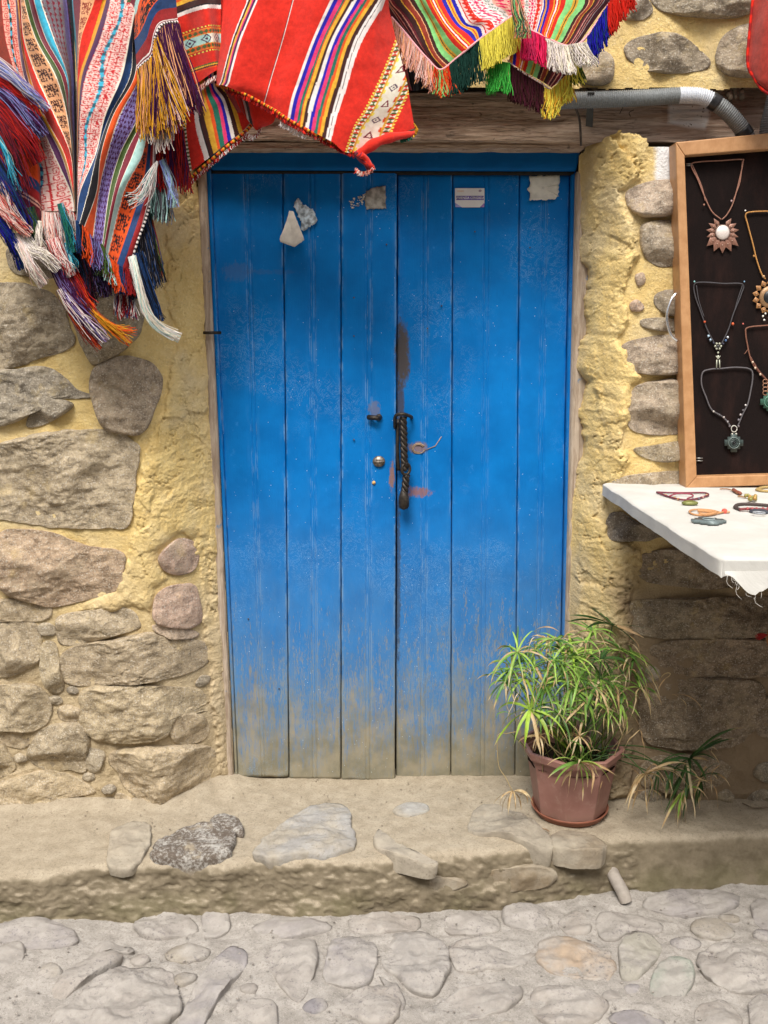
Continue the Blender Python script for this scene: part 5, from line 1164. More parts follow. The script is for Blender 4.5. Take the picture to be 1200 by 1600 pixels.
f1 = [(822, 44, -.345), (840, 52, -.365), (858, 61, -.38), (876, 69, -.385), (893, 72, -.385)]; f2 = [(893, 72, -.385), (908, 66, -.378), (925, 46, -.368), (942, 20, -.362), (958, -4, -.36)]
trim('woven_border', f1 + f2[1:], .0030, ['white', 'hot'], RT, 1, 200)
fringe('pink_fringe', [(814, 46, -.365), (830, 48, -.37), (853, 59, -.382)], RT, 150, 50, ['hot', 'hot', 'pink'], .0013, 9, 30, (.06, 1), .15, 6, 3)
fringe('white_fringe', [(853, 60, -.385), (874, 69, -.39), (890, 72, -.39)], RT, 130, lambda u: 52 - 6 * u, ['white', 'cream'], .0014, 9, 31, (.15, 1), .2, 6, 4)
fringe('white_fringe', [(888, 70, -.395), (905, 67, -.392), (915, 66, -.39)], RT, 80, 42, ['white', 'cream'], .0014, 9, 32, (.42, .9), .3, 6, 7)
fringe('blue_fringe', [(918, 58, -.372), (930, 40, -.37), (942, 20, -.367), (950, 8, -.365)], RT, 190, 52, ['royal', 'royal', 'navy'], .0013, 9, 33, (.06, 1), .3, 6, 3)
fringe('red_fringe', [(950, 8, -.37), (962, -12, -.365), (985, -40, -.36)], RT, 190, 54, ['red'], .0013, 9, 34, (.10, 1), .25, 6, 3)
RU = thing('shawl', tuple(P(835, 110, -.33)), 'small striped shawl end with plum fringe, lowest of the shawls', 'shawl')
gu = [[(785, 60, -.32, 6.8), (820, 60, -.33, 5.2), (850, 80, -.33, 3.4), (890, 95, -.33, .6)], [(796, 80, -.325, 6.9), (825, 90, -.335, 5.0), (850, 105, -.34, 3.0), (884, 118, -.335, .6)], [(795, 97, -.33, 7.1), (820, 112, -.34, 5), (843, 125, -.345, 3), (862, 137, -.34, 1.1)]]
cloth('woven_panel', gu, shawl, RU, 90, 130)
trim('woven_border', [(793, 94, -.335), (803, 104, -.338), (820, 115, -.343), (842, 128, -.347), (860, 140, -.343)], .0022, ['white', 'salmon'], RU, 2, 90)
fringe('plum_fringe', [(797, 100, -.335), (820, 113, -.34), (848, 130, -.345)], RU, 210, lambda u: 62 - 12 * u, ['wine', 'brown'], .0013, 9, 40, (.02, 1), .2, 6, 3)
fringe('yellow_fringe', [(851, 137, -.348), (862, 139, -.345), (884, 118, -.34), (890, 110, -.34)], RU, 170, 50, ['lemon', 'lemon', 'yellow'], .0014, 9, 41, (.0, 1), .3, 5, 5)
fringe('olive_fringe', [(885, 95, -.35), (898, 92, -.35), (903, 84, -.35)], RU, 70, 44, ['green', 'lemon'], .0012, 8, 42, (.25, 1), .3, 4, 4)
# dark bunched cloth in the shade between blanket and shawl
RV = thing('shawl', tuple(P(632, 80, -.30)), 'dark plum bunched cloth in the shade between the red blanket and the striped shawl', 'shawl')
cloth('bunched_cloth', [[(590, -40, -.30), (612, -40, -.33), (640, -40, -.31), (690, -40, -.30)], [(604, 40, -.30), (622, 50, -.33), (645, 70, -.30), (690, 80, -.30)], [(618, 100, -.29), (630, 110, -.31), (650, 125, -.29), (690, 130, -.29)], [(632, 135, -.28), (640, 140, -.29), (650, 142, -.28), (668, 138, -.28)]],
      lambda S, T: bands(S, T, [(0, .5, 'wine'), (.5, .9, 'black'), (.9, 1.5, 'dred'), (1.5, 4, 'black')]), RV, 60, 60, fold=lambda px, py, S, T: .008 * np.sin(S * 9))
# red cloth at the top right edge
RW = thing('cloth', tuple(P(1195, 60, -.33)), 'plain brick red cloth looped at the top right corner, beside the flexible pipe', 'cloth')
cloth('cloth_panel', [[(1175, -60, -.30), (1215, -60, -.36), (1262, -60, -.34), (1300, -60, -.30)], [(1176, 0, -.30), (1208, 0, -.36), (1260, 0, -.35), (1300, 0, -.30)], [(1171, 60, -.31), (1196, 40, -.36), (1250, 40, -.36), (1300, 50, -.30)],
                      [(1168, 100, -.32), (1190, 118, -.36), (1250, 110, -.36), (1300, 110, -.30)], [(1180, 124, -.33), (1200, 145, -.355), (1250, 160, -.34), (1300, 150, -.30)]],
      lambda S, T: bands(S, T, [(-9, 99, srgb(165, 52, 40))]), RW, 90, 90, fold=lambda px, py, S, T: .01 * np.sin(S * 3))
trim('rolled_hem', [(1176, 0, -.305), (1171, 50, -.315), (1168, 98, -.325), (1179, 123, -.335), (1200, 146, -.357), (1250, 161, -.345)], .0035, ['red', 'dred'], RW, 4, 80)

# ------------------------------------------------------------------ bundle of folded cloths at the left
ys = (-70, 0, 60, 120, 180, 240, 300, 330)
def cols_to_grid(ys, cols, Ys):
    g = []
    for i, y in enumerate(ys): g.append([(c[i][0], c[i][1], Ys[j][i] if isinstance(Ys[j], (list, tuple)) else Ys[j]) if isinstance(c[i], (tuple, list)) else (c[i], y, Ys[j][i] if isinstance(Ys[j], (list, tuple)) else Ys[j]) for j, c in enumerate(cols)])
    return g
LA = thing('woven_cloth', tuple(P(90, 150, -.42)), 'folded cloth with a peach figured band and cyan stripe slanting right at left', 'woven cloth')
colsA = [[12, 20, 24, 34, 50, 60, 63, 66], [16, 24, 28, 38, 58, 84, 111, 116], [19, 27, 32, 43, 64, 95, 113, 117], [21, 29, 34, 47, 69, 100, 114.4, 117.6], [24, 32, 37, 57, 85, 110, 115.4, 118.1], [27, 38, 56, 88, 105, 112.5, 116.3, 118.5],
         [34, 45, 63, 96, 106.5, 113.6, 116.9, 118.9], [40, 53, 71.5, 103, 107.8, 114.4, 117.4, 119.1], [46, 63, 84, 106, 109, 115.3, 117.9, 119.3], [84, 98, 103, 111, 113, 117, 119, 119.8], [92, 104, 110, 115, 116, 118, 119.5, 120], [110, 113, 116, 118, 119, 119.5, 120, 120.4]]
YA = [-.36, -.40, -.41, -.415, -.42, -.425, -.42, -.41, -.395, -.37, -.355, -.33]
def colA(S, T):
    o = bands(S, T, [(-1, 1, scrollpat('sred', 'scroll', 26, 3, 'navy')), (1, 2, 'purple'), (2, 3, 'gold'), (3, 4, 'red'), (4, 5, figpat('brown', 'peach', 26)), (5, 6, 'green'), (6, 7, 'maroon'), (7, 8, 'cyan'),
                        (8, 9, lambda u, T: bm(B_TRI, u * 4, T / 9, C['maroon'], C['grey'])), (9, 10, 'lav'), (10, 12, lambda u, T: bm(B_TRI, u * 2, T / 9, C['wine'], C['black']))])
    fr = np.abs(S - np.round(S)); k = (fr < .045) & (S > .9) & (S < 8.2); o[k] = C['cream']
    return o
cloth('woven_panel', cols_to_grid(ys, colsA, YA), colA, LA, 330, 360, linear_cols=True, fold=lambda px, py, S, T: .008 * np.sin(S * 1.9 + T / 80.0) + .004 * np.sin(S * 4.3 - T / 50.0))
fringe('white_fringe', [(66, 330, -.40), (80, 332, -.41), (100, 330, -.40), (118, 322, -.38)], LA, 260, lambda u: 72 - 8 * u, ['white', 'scroll', 'salmon', 'white', 'sred'], .0012, 10, 50, (.14, 1), .25, 8, 5)
yarns('cyan_strands', [(93, 318, -.415), (101, 345, -.42), (108, 370, -.42), (112, 395, -.42)], LA, 40, 3, 4, ['cyan', 'dteal', 'teal'], .0012, 9, 51)
LB = thing('woven_cloth', tuple(P(170, 200, -.42)), 'folded cloth with lavender, orange and mint stripes slanting left into a fringe', 'woven cloth')
colsB = [[110, 112, 116, 120, 120, 119, 119, 117], [113, 114, 119, 120.3, 120.3, 119.3, 119.2, 117.2], [125, 126, 122, 120.7, 120.6, 119.6, 119.4, 117.4], [160, 148, 127, 121.5, 121, 120, 119.6, 117.6], [172, 160, 143, 124, 122, 120.5, 119.9, 117.9], [178, 166, 148, 128, 123, 121, 120.2, 118.2], [186, 172, 156, 133, 124, 121.5, 120.6, (118.8, 345)],
         [224, 214, 203, 190, 165, 150, 125, (119.5, 346)], [228, 218, 208, 203, 172, 152, 138, (124, 350)], [231, 222, 214, 210, 177, 158, 151, (131, 356)], [234, 226, 220, 218, 187, 168, 154.5, (145, 374)], [236, 229, 226, 225, 217, 188, 171, (160, 384)],
         [237, 230, 228, 228, 224, 197, 178, (161.5, 387)], [238, 231, 230, 230, 228, 208, 184, (165, 391)], [239, 232, 232, 232, 231, 223, 193, (167, 403)], [240, 233, 234, 234, 234, 230, 220, (182, 414)], [241, 234, 235, 236, 237, 235, 229, (191, 420)], [242, 235, 236, 237, 239, 239, 234, (203, 422)], [243, 236, 237, 238, 241, 243, 239, (210, 402)]]
YB = [-.33, -.35, -.37, -.39, -.405, -.41, -.415, -.44, -.437, -.432, -.425, -.42, -.417, -.415, -.412, -.405, -.40, -.395, -.39]
def colB(S, T):
    o = bands(S, T, [(-1, 1, 'cyan'), (1, 2, 'maroon'), (2, 3, figpat('rust', 'peach', 24)), (3, 4, 'red'), (4, 5, 'gold'), (5, 6, 'purple'), (6, 7, scrollpat('sred', 'scroll', 22, 4, 'dteal')), (7, 8, 'navy'), (8, 9, 'black'), (9, 10, 'orange'),
                        (10, 11, figpat('purple', 'lav', 26, B_FLOWER, 2)), (11, 12, 'green'), (12, 13, 'maroon'), (13, 14, 'mint'), (14, 15, figpat('black', 'orange', 34)), (15, 16, 'navy'), (16, 17, 'dred'), (17, 17.35, 'white'), (17.35, 17.6, 'maroon'), (17.6, 19, 'white')])
    fr = np.abs(S - np.round(S)); k = (fr < .04) & (S > 6.9) & (S < 14.2); o[k] = C['cream']
    return o
cloth('woven_panel', cols_to_grid(ys, colsB, YB), colB, LB, 380, 460, linear_cols=True, fold=lambda px, py, S, T: .004 * np.sin(T / 22.0 + S) + .009 * np.sin(S * 1.5 + T / 90.0))
def endcol(u, r2):
    u += r2.normal(0, .012)
    for lim, c in [(.06, 'navy'), (.12, 'black'), (.25, 'orange'), (.40, 'lav'), (.46, 'green'), (.52, 'maroon'), (.60, 'mint'), (.74, 'orange'), (.86, 'navy'), (1.0, 'dred')]:
        if u < lim: return ['purple', 'lav', 'lblue'][int(r2.integers(3))] if c == 'lav' else c
    return 'white'
eb = [(119, 344, -.44), (131, 354, -.437), (145, 372, -.43), (160, 383, -.425), (166, 396, -.42), (182, 412, -.41), (191, 418, -.405), (203, 420, -.40)]
fringe('coloured_fringe', eb, LB, 520, lambda u: 52 - 6 * u, endcol, .0012, 10, 52, (.10, 1), .22, 8, 4)
trim('woven_border', [(234, 322, -.40), (226, 348, -.402), (216, 375, -.402), (207, 404, -.40), (203, 420, -.40)], .0030, ['white', 'black'], LB, 2, 70)
fringe('dark_fringe', [(232, 330, -.385), (224, 355, -.388), (214, 385, -.388), (206, 415, -.39)], LB, 240, lambda u: 118 - 60 * u, ['black', 'black', 'navy', 'grey'], .0012, 10, 53, (.16, 1), .2, 8, 4)
fringe('green_fringe', [(236, 325, -.375), (232, 345, -.375), (228, 360, -.375)], LB, 90, 95, ['green', 'green', 'rust'], .0012, 10, 54, (.10, 1), .3, 6, 3)
yarns('long_white_tassel', [(206, 400, -.41), (216, 440, -.42), (228, 485, -.42), (248, 512, -.41), (281, 529, -.39)], LB, 110, 4, 3, ['white', 'cream', 'mint'], .0011, 12, 55, .35, .002)
yarns('black_tassel', [(214, 395, -.40), (228, 440, -.40), (243, 480, -.39), (250, 503, -.385)], LB, 70, 8, 3, ['black', 'navy'], .0012, 10, 56, .2, .002)
fringe('lower_fringe', [(176, 430, -.37), (190, 440, -.375), (205, 440, -.38)], LB, 130, 62, ['dred', 'white', 'dred', 'navy', 'white'], .0012, 9, 57, (.12, 1), .25, 8, 4)

# cloth end folded over on top of them, yellow and plum fringe
LC = thing('woven_cloth', tuple(P(245, 60, -.45)), 'cloth end folded over the bundle with long mustard and plum fringe', 'woven cloth')
gc = [[(196, 10, -.44, 5), (205, -20, -.45, 5), (215, -50, -.46, 5), (235, -70, -.465, 5), (262, -70, -.46, 5), (290, -60, -.44, 5)],
      [(208, 40, -.44, 4.2), (214, 22, -.455, 4.2), (221, 0, -.465, 4.2), (232, -14, -.47, 4.2), (252, -28, -.465, 4.2), (276, -25, -.44, 4.2)],
      [(210, 62, -.44, 3), (218, 52, -.455, 3), (226, 36, -.47, 3), (234, 17, -.475, 3), (250, -2, -.47, 3), (275, -5, -.44, 3)],
      [(212, 84, -.44, 2), (220, 72, -.455, 2), (229, 57, -.47, 2), (236, 35, -.475, 2), (249, 15, -.47, 2), (276, 10, -.44, 2)],
      [(213, 98, -.44, 1), (222, 86, -.455, 1), (232, 73, -.47, 1), (239, 46, -.475, 1), (250, 30, -.47, 1), (277, 24, -.44, 1)],
      [(214, 108, -.44, .2), (225, 97, -.455, .2), (237, 87, -.47, .2), (243, 54, -.475, .2), (252, 38, -.47, .2), (278, 33, -.44, .2)]]
def colC(S, T):
    return bands(S, T, [(-1, .2, 'white'), (.2, .35, 'white'), (.35, .5, 'maroon'), (.5, .65, 'white'), (.65, 1.9, 'dred'), (1.9, 3.0, 'navy'), (3.0, 4.3, lambda u, T: bm(B_LLAMA, T / 24 + u, u, C['black'], C['orange'])), (4.3, 4.55, 'mint'), (4.55, 4.8, 'maroon'), (4.8, 6, 'green')])
cloth('woven_panel', gc, colC, LC, 150, 170)
ec = [(214, 110, -.443), (225, 99, -.458), (237, 88, -.473), (241, 70, -.476), (243, 56, -.478), (252, 40, -.473), (264, 35, -.46), (278, 35, -.443)]
trim('woven_border', ec, .0030, ['white', 'black'], LC, 2, 90)
fringe('mustard_fringe', [(214, 110, -.445), (226, 99, -.46), (237, 88, -.475), (242, 60, -.48)], LC, 240, lambda u: 118 + 20 * u, ['gold', 'gold', 'yellow', 'gold', 'peach', 'purple'], .0013, 11, 60, (.12, 1), .3, 9, 4)
fringe('mustard_fringe', [(240, 90, -.478), (243, 70, -.48), (246, 55, -.48)], LC, 120, 132, ['gold', 'yellow', 'scroll', 'purple'], .0013, 11, 61, (.30, 1), .3, 9, 4)
fringe('plum_fringe', [(244, 56, -.476), (254, 42, -.472), (266, 37, -.458), (280, 37, -.442)], LC, 420, lambda u: 120 + 34 * u, ['purple', 'purple', 'wine', 'purple', 'purple', 'wine', 'peach'], .0013, 11, 62, (.16, 1), .3, 10, 4)
fringe('white_fringe', [(236, 150, -.45), (250, 170, -.455), (268, 165, -.45)], LC, 110, 72, ['white', 'cream', 'scroll'], .0012, 10, 63, (.03, 1), .4, 8, 5)
LD = thing('woven_cloth', tuple(P(255, 250, -.38)), 'red and plum yarn fringe of a hidden cloth under the mustard fringe', 'woven cloth')
fringe('red_fringe', [(222, 190, -.37), (245, 200, -.385), (272, 200, -.385), (288, 205, -.37)], LD, 320, 105, ['dred', 'red', 'wine', 'dred', 'purple'], .0013, 10, 64, (.04, 1), .3, 9, 4)
yarns('grey_blue_tassel', [(252, 250, -.40), (262, 275, -.41), (268, 300, -.41), (272, 325, -.40)], LD, 36, 3, 4, ['mint', 'lblue', 'grey'], .0012, 9, 65)
fringe('grey_green_fringe', [(232, 250, -.38), (242, 258, -.385), (256, 262, -.38)], LD, 180, 92, [ 'grey', 'mint', 'dgreen', 'grey'], .0012, 10, 66, (.04, 1), .25, 8, 4)
yarns('pale_tassel', [(246, 252, -.42), (236, 275, -.425), (222, 305, -.425), (200, 318, -.42)], LD, 30, 1, 9, ['mint', 'white'], .0010, 9, 67, .3)
for k, (cl_, nm) in enumerate((('dred', 0), ('wine', 1))):
    pass
cloth('hidden_panel', [[(214, 60, -.33), (240, 60, -.35), (300, 60, -.33)], [(218, 150, -.33), (245, 150, -.36), (292, 150, -.33)], [(222, 230, -.33), (250, 230, -.36), (290, 230, -.33)]], lambda S, T: bands(S, T, [(-9, 9, 'dred')]), LD, 60, 40)

# messy cloth at the far left, mostly loose yarn
LE = thing('woven_cloth', tuple(P(25, 220, -.44)), 'dark cloth buried in loose blue, lavender and red yarn', 'woven cloth')
ge = [[(-60, -70, -.36, 0), (-30, -70, -.38, 1), (0, -70, -.40, 2), (18, -70, -.39, 4), (30, -70, -.37, 5), (45, -70, -.34, 6)], [(-60, 0, -.36, 0), (-25, 0, -.38, 1), (2, 0, -.40, 2), (24, 0, -.39, 4), (34, 0, -.37, 5), (46, 0, -.34, 6)],
      [(-60, 60, -.36, 0), (-20, 60, -.38, 1), (8, 60, -.40, 2), (33, 60, -.39, 4), (38, 60, -.37, 5), (50, 60, -.34, 6)], [(-60, 120, -.36, 0), (-10, 120, -.38, 1), (22, 118, -.40, 2), (40, 120, -.39, 4), (44, 125, -.37, 5), (58, 130, -.34, 6)],
      [(-60, 190, -.36, 0), (-10, 190, -.38, 1), (24, 190, -.39, 2), (46, 190, -.385, 3), (56, 195, -.37, 4.5), (66, 200, -.34, 6)]]
cloth('woven_panel', ge, lambda S, T: bands(S, T, [(-9, .8, 'rust'), (.8, 2, 'rust'), (2, 4, scrollpat('sred', 'salmon', 20, 2, 'dgreen')), (4, 4.6, 'brown'), (4.6, 5.2, 'rust'), (5.2, 9, 'black')]), LE, 180, 160, linear_cols=True)
ge2 = [[(-60, 170, -.38, 0), (-20, 170, -.40, 1), (24, 175, -.40, 2.6), (48, 190, -.39, 4), (60, 200, -.37, 5)], [(-60, 230, -.38, 0), (-10, 232, -.40, 1), (26, 240, -.40, 2.6), (54, 245, -.39, 4), (62, 250, -.37, 5)],
       [(-60, 285, -.38, 0), (-5, 285, -.40, 1), (32, 290, -.40, 2.6), (58, 320, -.39, 4), (66, 330, -.37, 5)], [(-60, 300, -.38, 0), (0, 298, -.40, 1), (36, 318, -.40, 2.6), (56, 344, -.39, 4), (68, 358, -.37, 5)]]
def cE(S, T):
    return bands(T, S, [(-9, 20, 'brown'), (20, 26, 'grey'), (26, 40, 'black'), (40, 62, 'grey'), (62, 92, 'orange'), (92, 108, 'navy'), (108, 124, 'dred'), (124, 127, 'salmon'), (127, 130, 'wine'), (130, 133, 'salmon'), (133, 999, 'maroon')])
cloth('lower_panel', ge2, cE, LE, 150, 120)
trim('woven_border', [(34, 318, -.405), (48, 336, -.40), (60, 350, -.39), (69, 360, -.375)], .003, ['white', 'black'], LE, 2, 40)
Y = -.44
for k, (pth, n, s0, s1, cols, se) in enumerate([
    ([(-20, 90, Y), (15, 115, Y - .01), (45, 142, Y - .012), (76, 172, Y)], 90, 9, 2, ['lblue', 'lblue', 'lav', 'white'], 1),
    ([(-20, 115, Y), (10, 135, Y), (45, 160, Y), (60, 185, Y + .01)], 60, 6, 5, ['dred', 'red', 'sred'], 2),
    ([(-20, 125, Y + .01), (15, 150, Y), (50, 190, Y + .005), (66, 215, Y + .02)], 110, 10, 9, ['lav', 'purple', 'lblue', 'purple'], 3),
    ([(-20, 150, Y + .01), (10, 180, Y), (40, 220, Y), (60, 255, Y + .02)], 120, 10, 9, ['dred', 'red', 'sred', 'dred', 'wine'], 4),
    ([(-20, 170, Y), (5, 210, Y - .005), (22, 250, Y), (40, 300, Y + .01)], 110, 12, 8, ['dred', 'wine', 'dred', 'maroon', 'black'], 5),
    ([(-15, 190, Y - .01), (8, 235, Y - .01), (20, 270, Y - .01), (30, 300, Y)], 26, 2, 1.5, ['cyan', 'cyan', 'mint'], 6),
    ([(-25, 230, Y), (0, 270, Y - .005), (22, 310, Y - .005), (45, 360, Y + .01)], 130, 12, 8, ['navy', 'navy', 'royal', 'purple', 'black'], 7),
    ([(-25, 290, Y - .005), (-2, 320, Y - .01), (18, 345, Y - .01), (48, 368, Y)], 110, 8, 3, ['scroll', 'white', 'salmon', 'scroll', 'sred'], 8),
    ([(-25, 250, Y - .004), (5, 290, Y - .008), (20, 330, Y - .008), (46, 365, Y)], 50, 5, 5, ['white', 'salmon', 'maroon'], 9),
    ([(-25, 320, Y + .01), (0, 350, Y + .005), (20, 380, Y + .01), (38, 420, Y + .03)], 120, 8, 5, ['navy', 'navy', 'black', 'royal'], 10),
    ([(25, 365, Y + .01), (38, 392, Y), (52, 420, Y), (70, 446, Y + .02)], 110, 5, 4, ['white', 'cream', 'scroll'], 11),
    ([(36, 372, Y + .01), (52, 390, Y), (70, 400, Y), (92, 422, Y + .01)], 70, 7, 5, ['white', 'cream'], 12),
    ([(42, 325, Y + .03), (48, 350, Y + .02), (52, 370, Y + .02), (56, 392, Y + .03)], 110, 7, 8, ['green', 'dgreen', 'green'], 13),
    ([(62, 345, Y + .02), (60, 365, Y + .01), (62, 385, Y + .01), (58, 400, Y + .02)], 40, 3, 4, ['white', 'cream'], 14)]):
    yarns('loose_yarn', pth, LE, n, s0, s1, cols, .0011, 11, 200 + se, .25, .003)
# the fringe bundle that hangs lowest
LG = thing('woven_cloth', tuple(P(130, 450, -.40)), 'lowest bunch of plum, orange and white yarn ends hanging in front of the stones', 'woven cloth')
for k, (pth, n, s0, s1, cols) in enumerate([
    ([(84, 395, -.40), (95, 430, -.41), (118, 470, -.41), (150, 512, -.40)], 150, 9, 5, ['purple', 'wine', 'purple', 'lav']),
    ([(96, 400, -.40), (112, 430, -.405), (130, 465, -.40), (148, 490, -.395)], 110, 7, 4, ['dred', 'orange', 'red', 'wine']),
    ([(95, 450, -.415), (112, 478, -.42), (140, 508, -.415), (164, 536, -.40)], 90, 4, 6, ['white', 'lav', 'scroll', 'purple']),
    ([(105, 470, -.40), (120, 498, -.405), (140, 525, -.40), (158, 545, -.39)], 50, 4, 4, ['orange', 'rust', 'dred']),
    ([(130, 470, -.40), (150, 495, -.405), (175, 514, -.40), (204, 538, -.385)], 36, 4, 4, ['gold', 'gold', 'orange']),
    ([(140, 480, -.40), (165, 505, -.40), (190, 516, -.39), (214, 520, -.385)], 26, 3, 3, ['gold', 'orange']),
    ([(118, 385, -.39), (128, 420, -.38), (136, 450, -.38), (142, 480, -.37)], 160, 13, 8, ['black', 'black', 'wine', 'navy']),
    ([(150, 400, -.38), (155, 425, -.38), (160, 445, -.38), (164, 465, -.37)], 140, 16, 10, ['purple', 'black', 'lav', 'wine']),
    ([(100, 380, -.405), (105, 395, -.41), (112, 410, -.41), (116, 425, -.40)], 60, 6, 5, ['cyan', 'dteal', 'navy', 'mint']),
    ([(84, 372, -.42), (92, 395, -.425), (104, 415, -.42), (112, 432, -.41)], 90, 9, 4, ['white', 'scroll', 'sred', 'white'])]):
    yarns('loose_yarn', pth, LG, n, s0, s1, cols, .0011, 10, 300 + k, .28, .003)
# ================================================================== flexible conduit on the lintel
def conduit(base_label, path, r, name='conduit', tapes=(), nper=1.6, pale=None):
    q = catmull(path, 900); Wp = P(q[:, 0], q[:, 1], q[:, 2]); d = np.concatenate([[0], np.cumsum(np.linalg.norm(np.diff(Wp, axis=0), axis=1))])
    N = int(d[-1] / .0011); s = np.linspace(0, d[-1], N); pts = np.stack([np.interp(s, d, Wp[:, k]) for k in range(3)], 1)
    rr = r * (1 + .07 * np.sin(s / .0058 * 2 * np.pi)); xs_ = np.interp(s, d, q[:, 0])
    col = np.tile(np.array((.18, .19, .19)), (N, 1))
    if pale: col[(xs_ > pale[0]) & (xs_ < pale[1])] = (.52, .54, .58)
    root = thing(name, tuple(Wp[0]), base_label, 'pipe')
    b = MB(); b.tube(pts, rr, 14, col); b.build('corrugated_tube', vcol(name + '_plastic', .45, .4, 0, 200, .1), root)
    for (x0, x1) in tapes:
        m = (xs_ > x0) & (xs_ < x1); b = MB(); b.tube(pts[m][::4], r * 1.10, 14, (.02, .02, .022)); b.build('black_tape', M_tape, root)
    return root
M_tape = simple('black_electrical_tape', (.022, .022, .024), .4, .4)
cd1 = conduit('grey corrugated pipe running along the timber lintel and bending down behind the case', [(850, 160, -.19), (892, 157, -.185), (960, 155, -.18), (1020, 152, -.18), (1068, 149, -.18), (1100, 152, -.18), (1128, 168, -.18), (1150, 190, -.175), (1166, 212, -.17), (1178, 235, -.165)], .0205,
              'conduit', [(1110, 1121), (1159, 1167)], pale=(1060, 1112))
cd2 = conduit('grey corrugated pipe standing at the right edge beside the red cloth', [(1212, 130, -.18), (1206, 165, -.18), (1199, 195, -.18), (1196, 230, -.18)], .018, 'conduit')
b = MB(); a0, a1 = P(916, 142, -.21), P(928, 196, -.14); b.hexa([tuple(P(918, 144, -.207)), tuple(P(929, 144, -.207)), tuple(P(926, 199, -.125)), tuple(P(915, 197, -.125))][::-1], [tuple(P(918, 144, -.205)), tuple(P(929, 144, -.205)), tuple(P(926, 199, -.123)), tuple(P(915, 197, -.123))][::-1])
b.build('black_tape', M_tape, cd1, False)
b = MB(); b.tube(catmull([P(898, 165, -.165), P(905, 185, -.14), P(907, 205, -.135), P(908, 228, -.13)], 20), .0035, 6); tag(b.build('hanging_wire', simple('dark_old_wire', (.07, .055, .045), .7), None), 'short dark wire hanging from the grey pipe to the door header', 'wire')
b = MB(); b.tube(catmull([P(968, 178, -.135), P(972, 170, -.14), P(974, 166, -.135)], 8), .0014, 4); b.tube(catmull([P(985, 182, -.13), P(983, 176, -.14), P(990, 172, -.13)], 8), .0012, 4); b.build('bent_nail', M_iron, lin)

# ================================================================== stall table with jewellery
TZ = .982
M_white = None
def mat_tablecloth():
    t = NT('white_table_cover'); n = t.noise(8, 4, .6); f = t.noise(500, 2, .5); st_ = t.noise(45, 5, .65)
    c = t.mix(t.rng(n, .35, .7), (.52, .505, .465), (.59, .575, .535)); c = t.mix(t.rng(st_, .60, .76, 0, .3), c, (.48, .42, .30))
    n1 = t.bump(f, .3, .0008); t.bump(t.noise(7, 4, .6, dist=1.5, stretch=(1, .5, 1)), .35, .012, n1); return t.done(c, .85, .2)
M_cover = mat_tablecloth()
tx0, tx1, ty0, ty1 = .632, 1.95, -.155, -1.13
tb = thing('stall_table', (1.2, -.65, TZ - .03), 'white covered stall board standing out from the wall on the right', 'table')
def roundedslab():
    """cover wrapped over the board: rounded left and front edges with slight sag and ripples"""
    n1, n2 = 260, 200
    u = np.linspace(0, 1, n1); v = np.linspace(0, 1, n2)
    # x profile: from the underside round the left edge then across the top ; same trick for y at the front
    def prof(t, L):
        """t 0..1 -> (distance, drop)"""
        th = .030; s = t * (L + th * 1.2 + .0); drop = np.where(s < th, th - s, 0.0); return np.maximum(0, s - th), drop
    sx = np.concatenate([np.linspace(0, .030, 14), np.linspace(.031, .05, 8), np.linspace(.055, 1.32, 200)]); dx = np.maximum(0, sx - .030); zx = np.minimum(0, sx - .030)
    sy = np.concatenate([np.linspace(0, .030, 14), np.linspace(.031, .05, 8), np.linspace(.055, ty0 - ty1 + .03, 160)]); dy = np.maximum(0, sy - .030); zy = np.minimum(0, sy - .030)
    DX, DY = np.meshgrid(dx, dy); ZX, ZY = np.meshgrid(zx, zy)
    rr = .008; Z = np.minimum(ZX, ZY)
    corner = .012 * np.exp(-DX / .02) * np.exp(-DY / .02)
    bulge = rr * (1 - np.exp(-np.minimum(DX, 1) / .008)) ; 
    Z = Z - .006 * np.exp(-DX / .007) - .006 * np.exp(-DY / .007)
    X = tx0 + DX + .003 * np.where(ZX < 0, -1, 0) * 0; Y = ty1 + DY
    Z = TZ + Z + .0022 * fbm(X * 5, Y * 5, 0, 3, 71) + .0007 * fbm(X * 30, Y * 30, 0, 3, 72)
    X = X + .004 * fbm(Y * 8, Z * 3, 0, 3, 73) * np.exp(-DX / .05) + corner; Y = Y + .005 * fbm(X * 10, Z * 3, 0, 3, 74) * np.exp(-DY / .05) + corner
    return np.stack([X, Y, Z], -1)
V = roundedslab()
mk('table_cover', V.reshape(-1, 3), gridfaces(V.shape[0], V.shape[1]), M_cover, tb, label='white cloth stretched over the board, frayed at its corner')
b = MB(); b.box((tx0 + .024, ty1 + .026, TZ - .034), (tx1, ty0, TZ - .014)); b.build('table_board', simple('raw_board', (.24, .16, .09), .85), tb, False)
b = MB(); b.box((1.80, -1.06, -.2), (1.86, -1.0, TZ - .034)); b.build('table_leg', simple('raw_leg', (.2, .13, .08), .85), tb, False); b = MB(); b.box((1.80, -.30, -.05), (1.86, -.24, TZ - .034)); b.build('table_leg', simple('raw_leg_back', (.2, .13, .08), .85), tb, False)
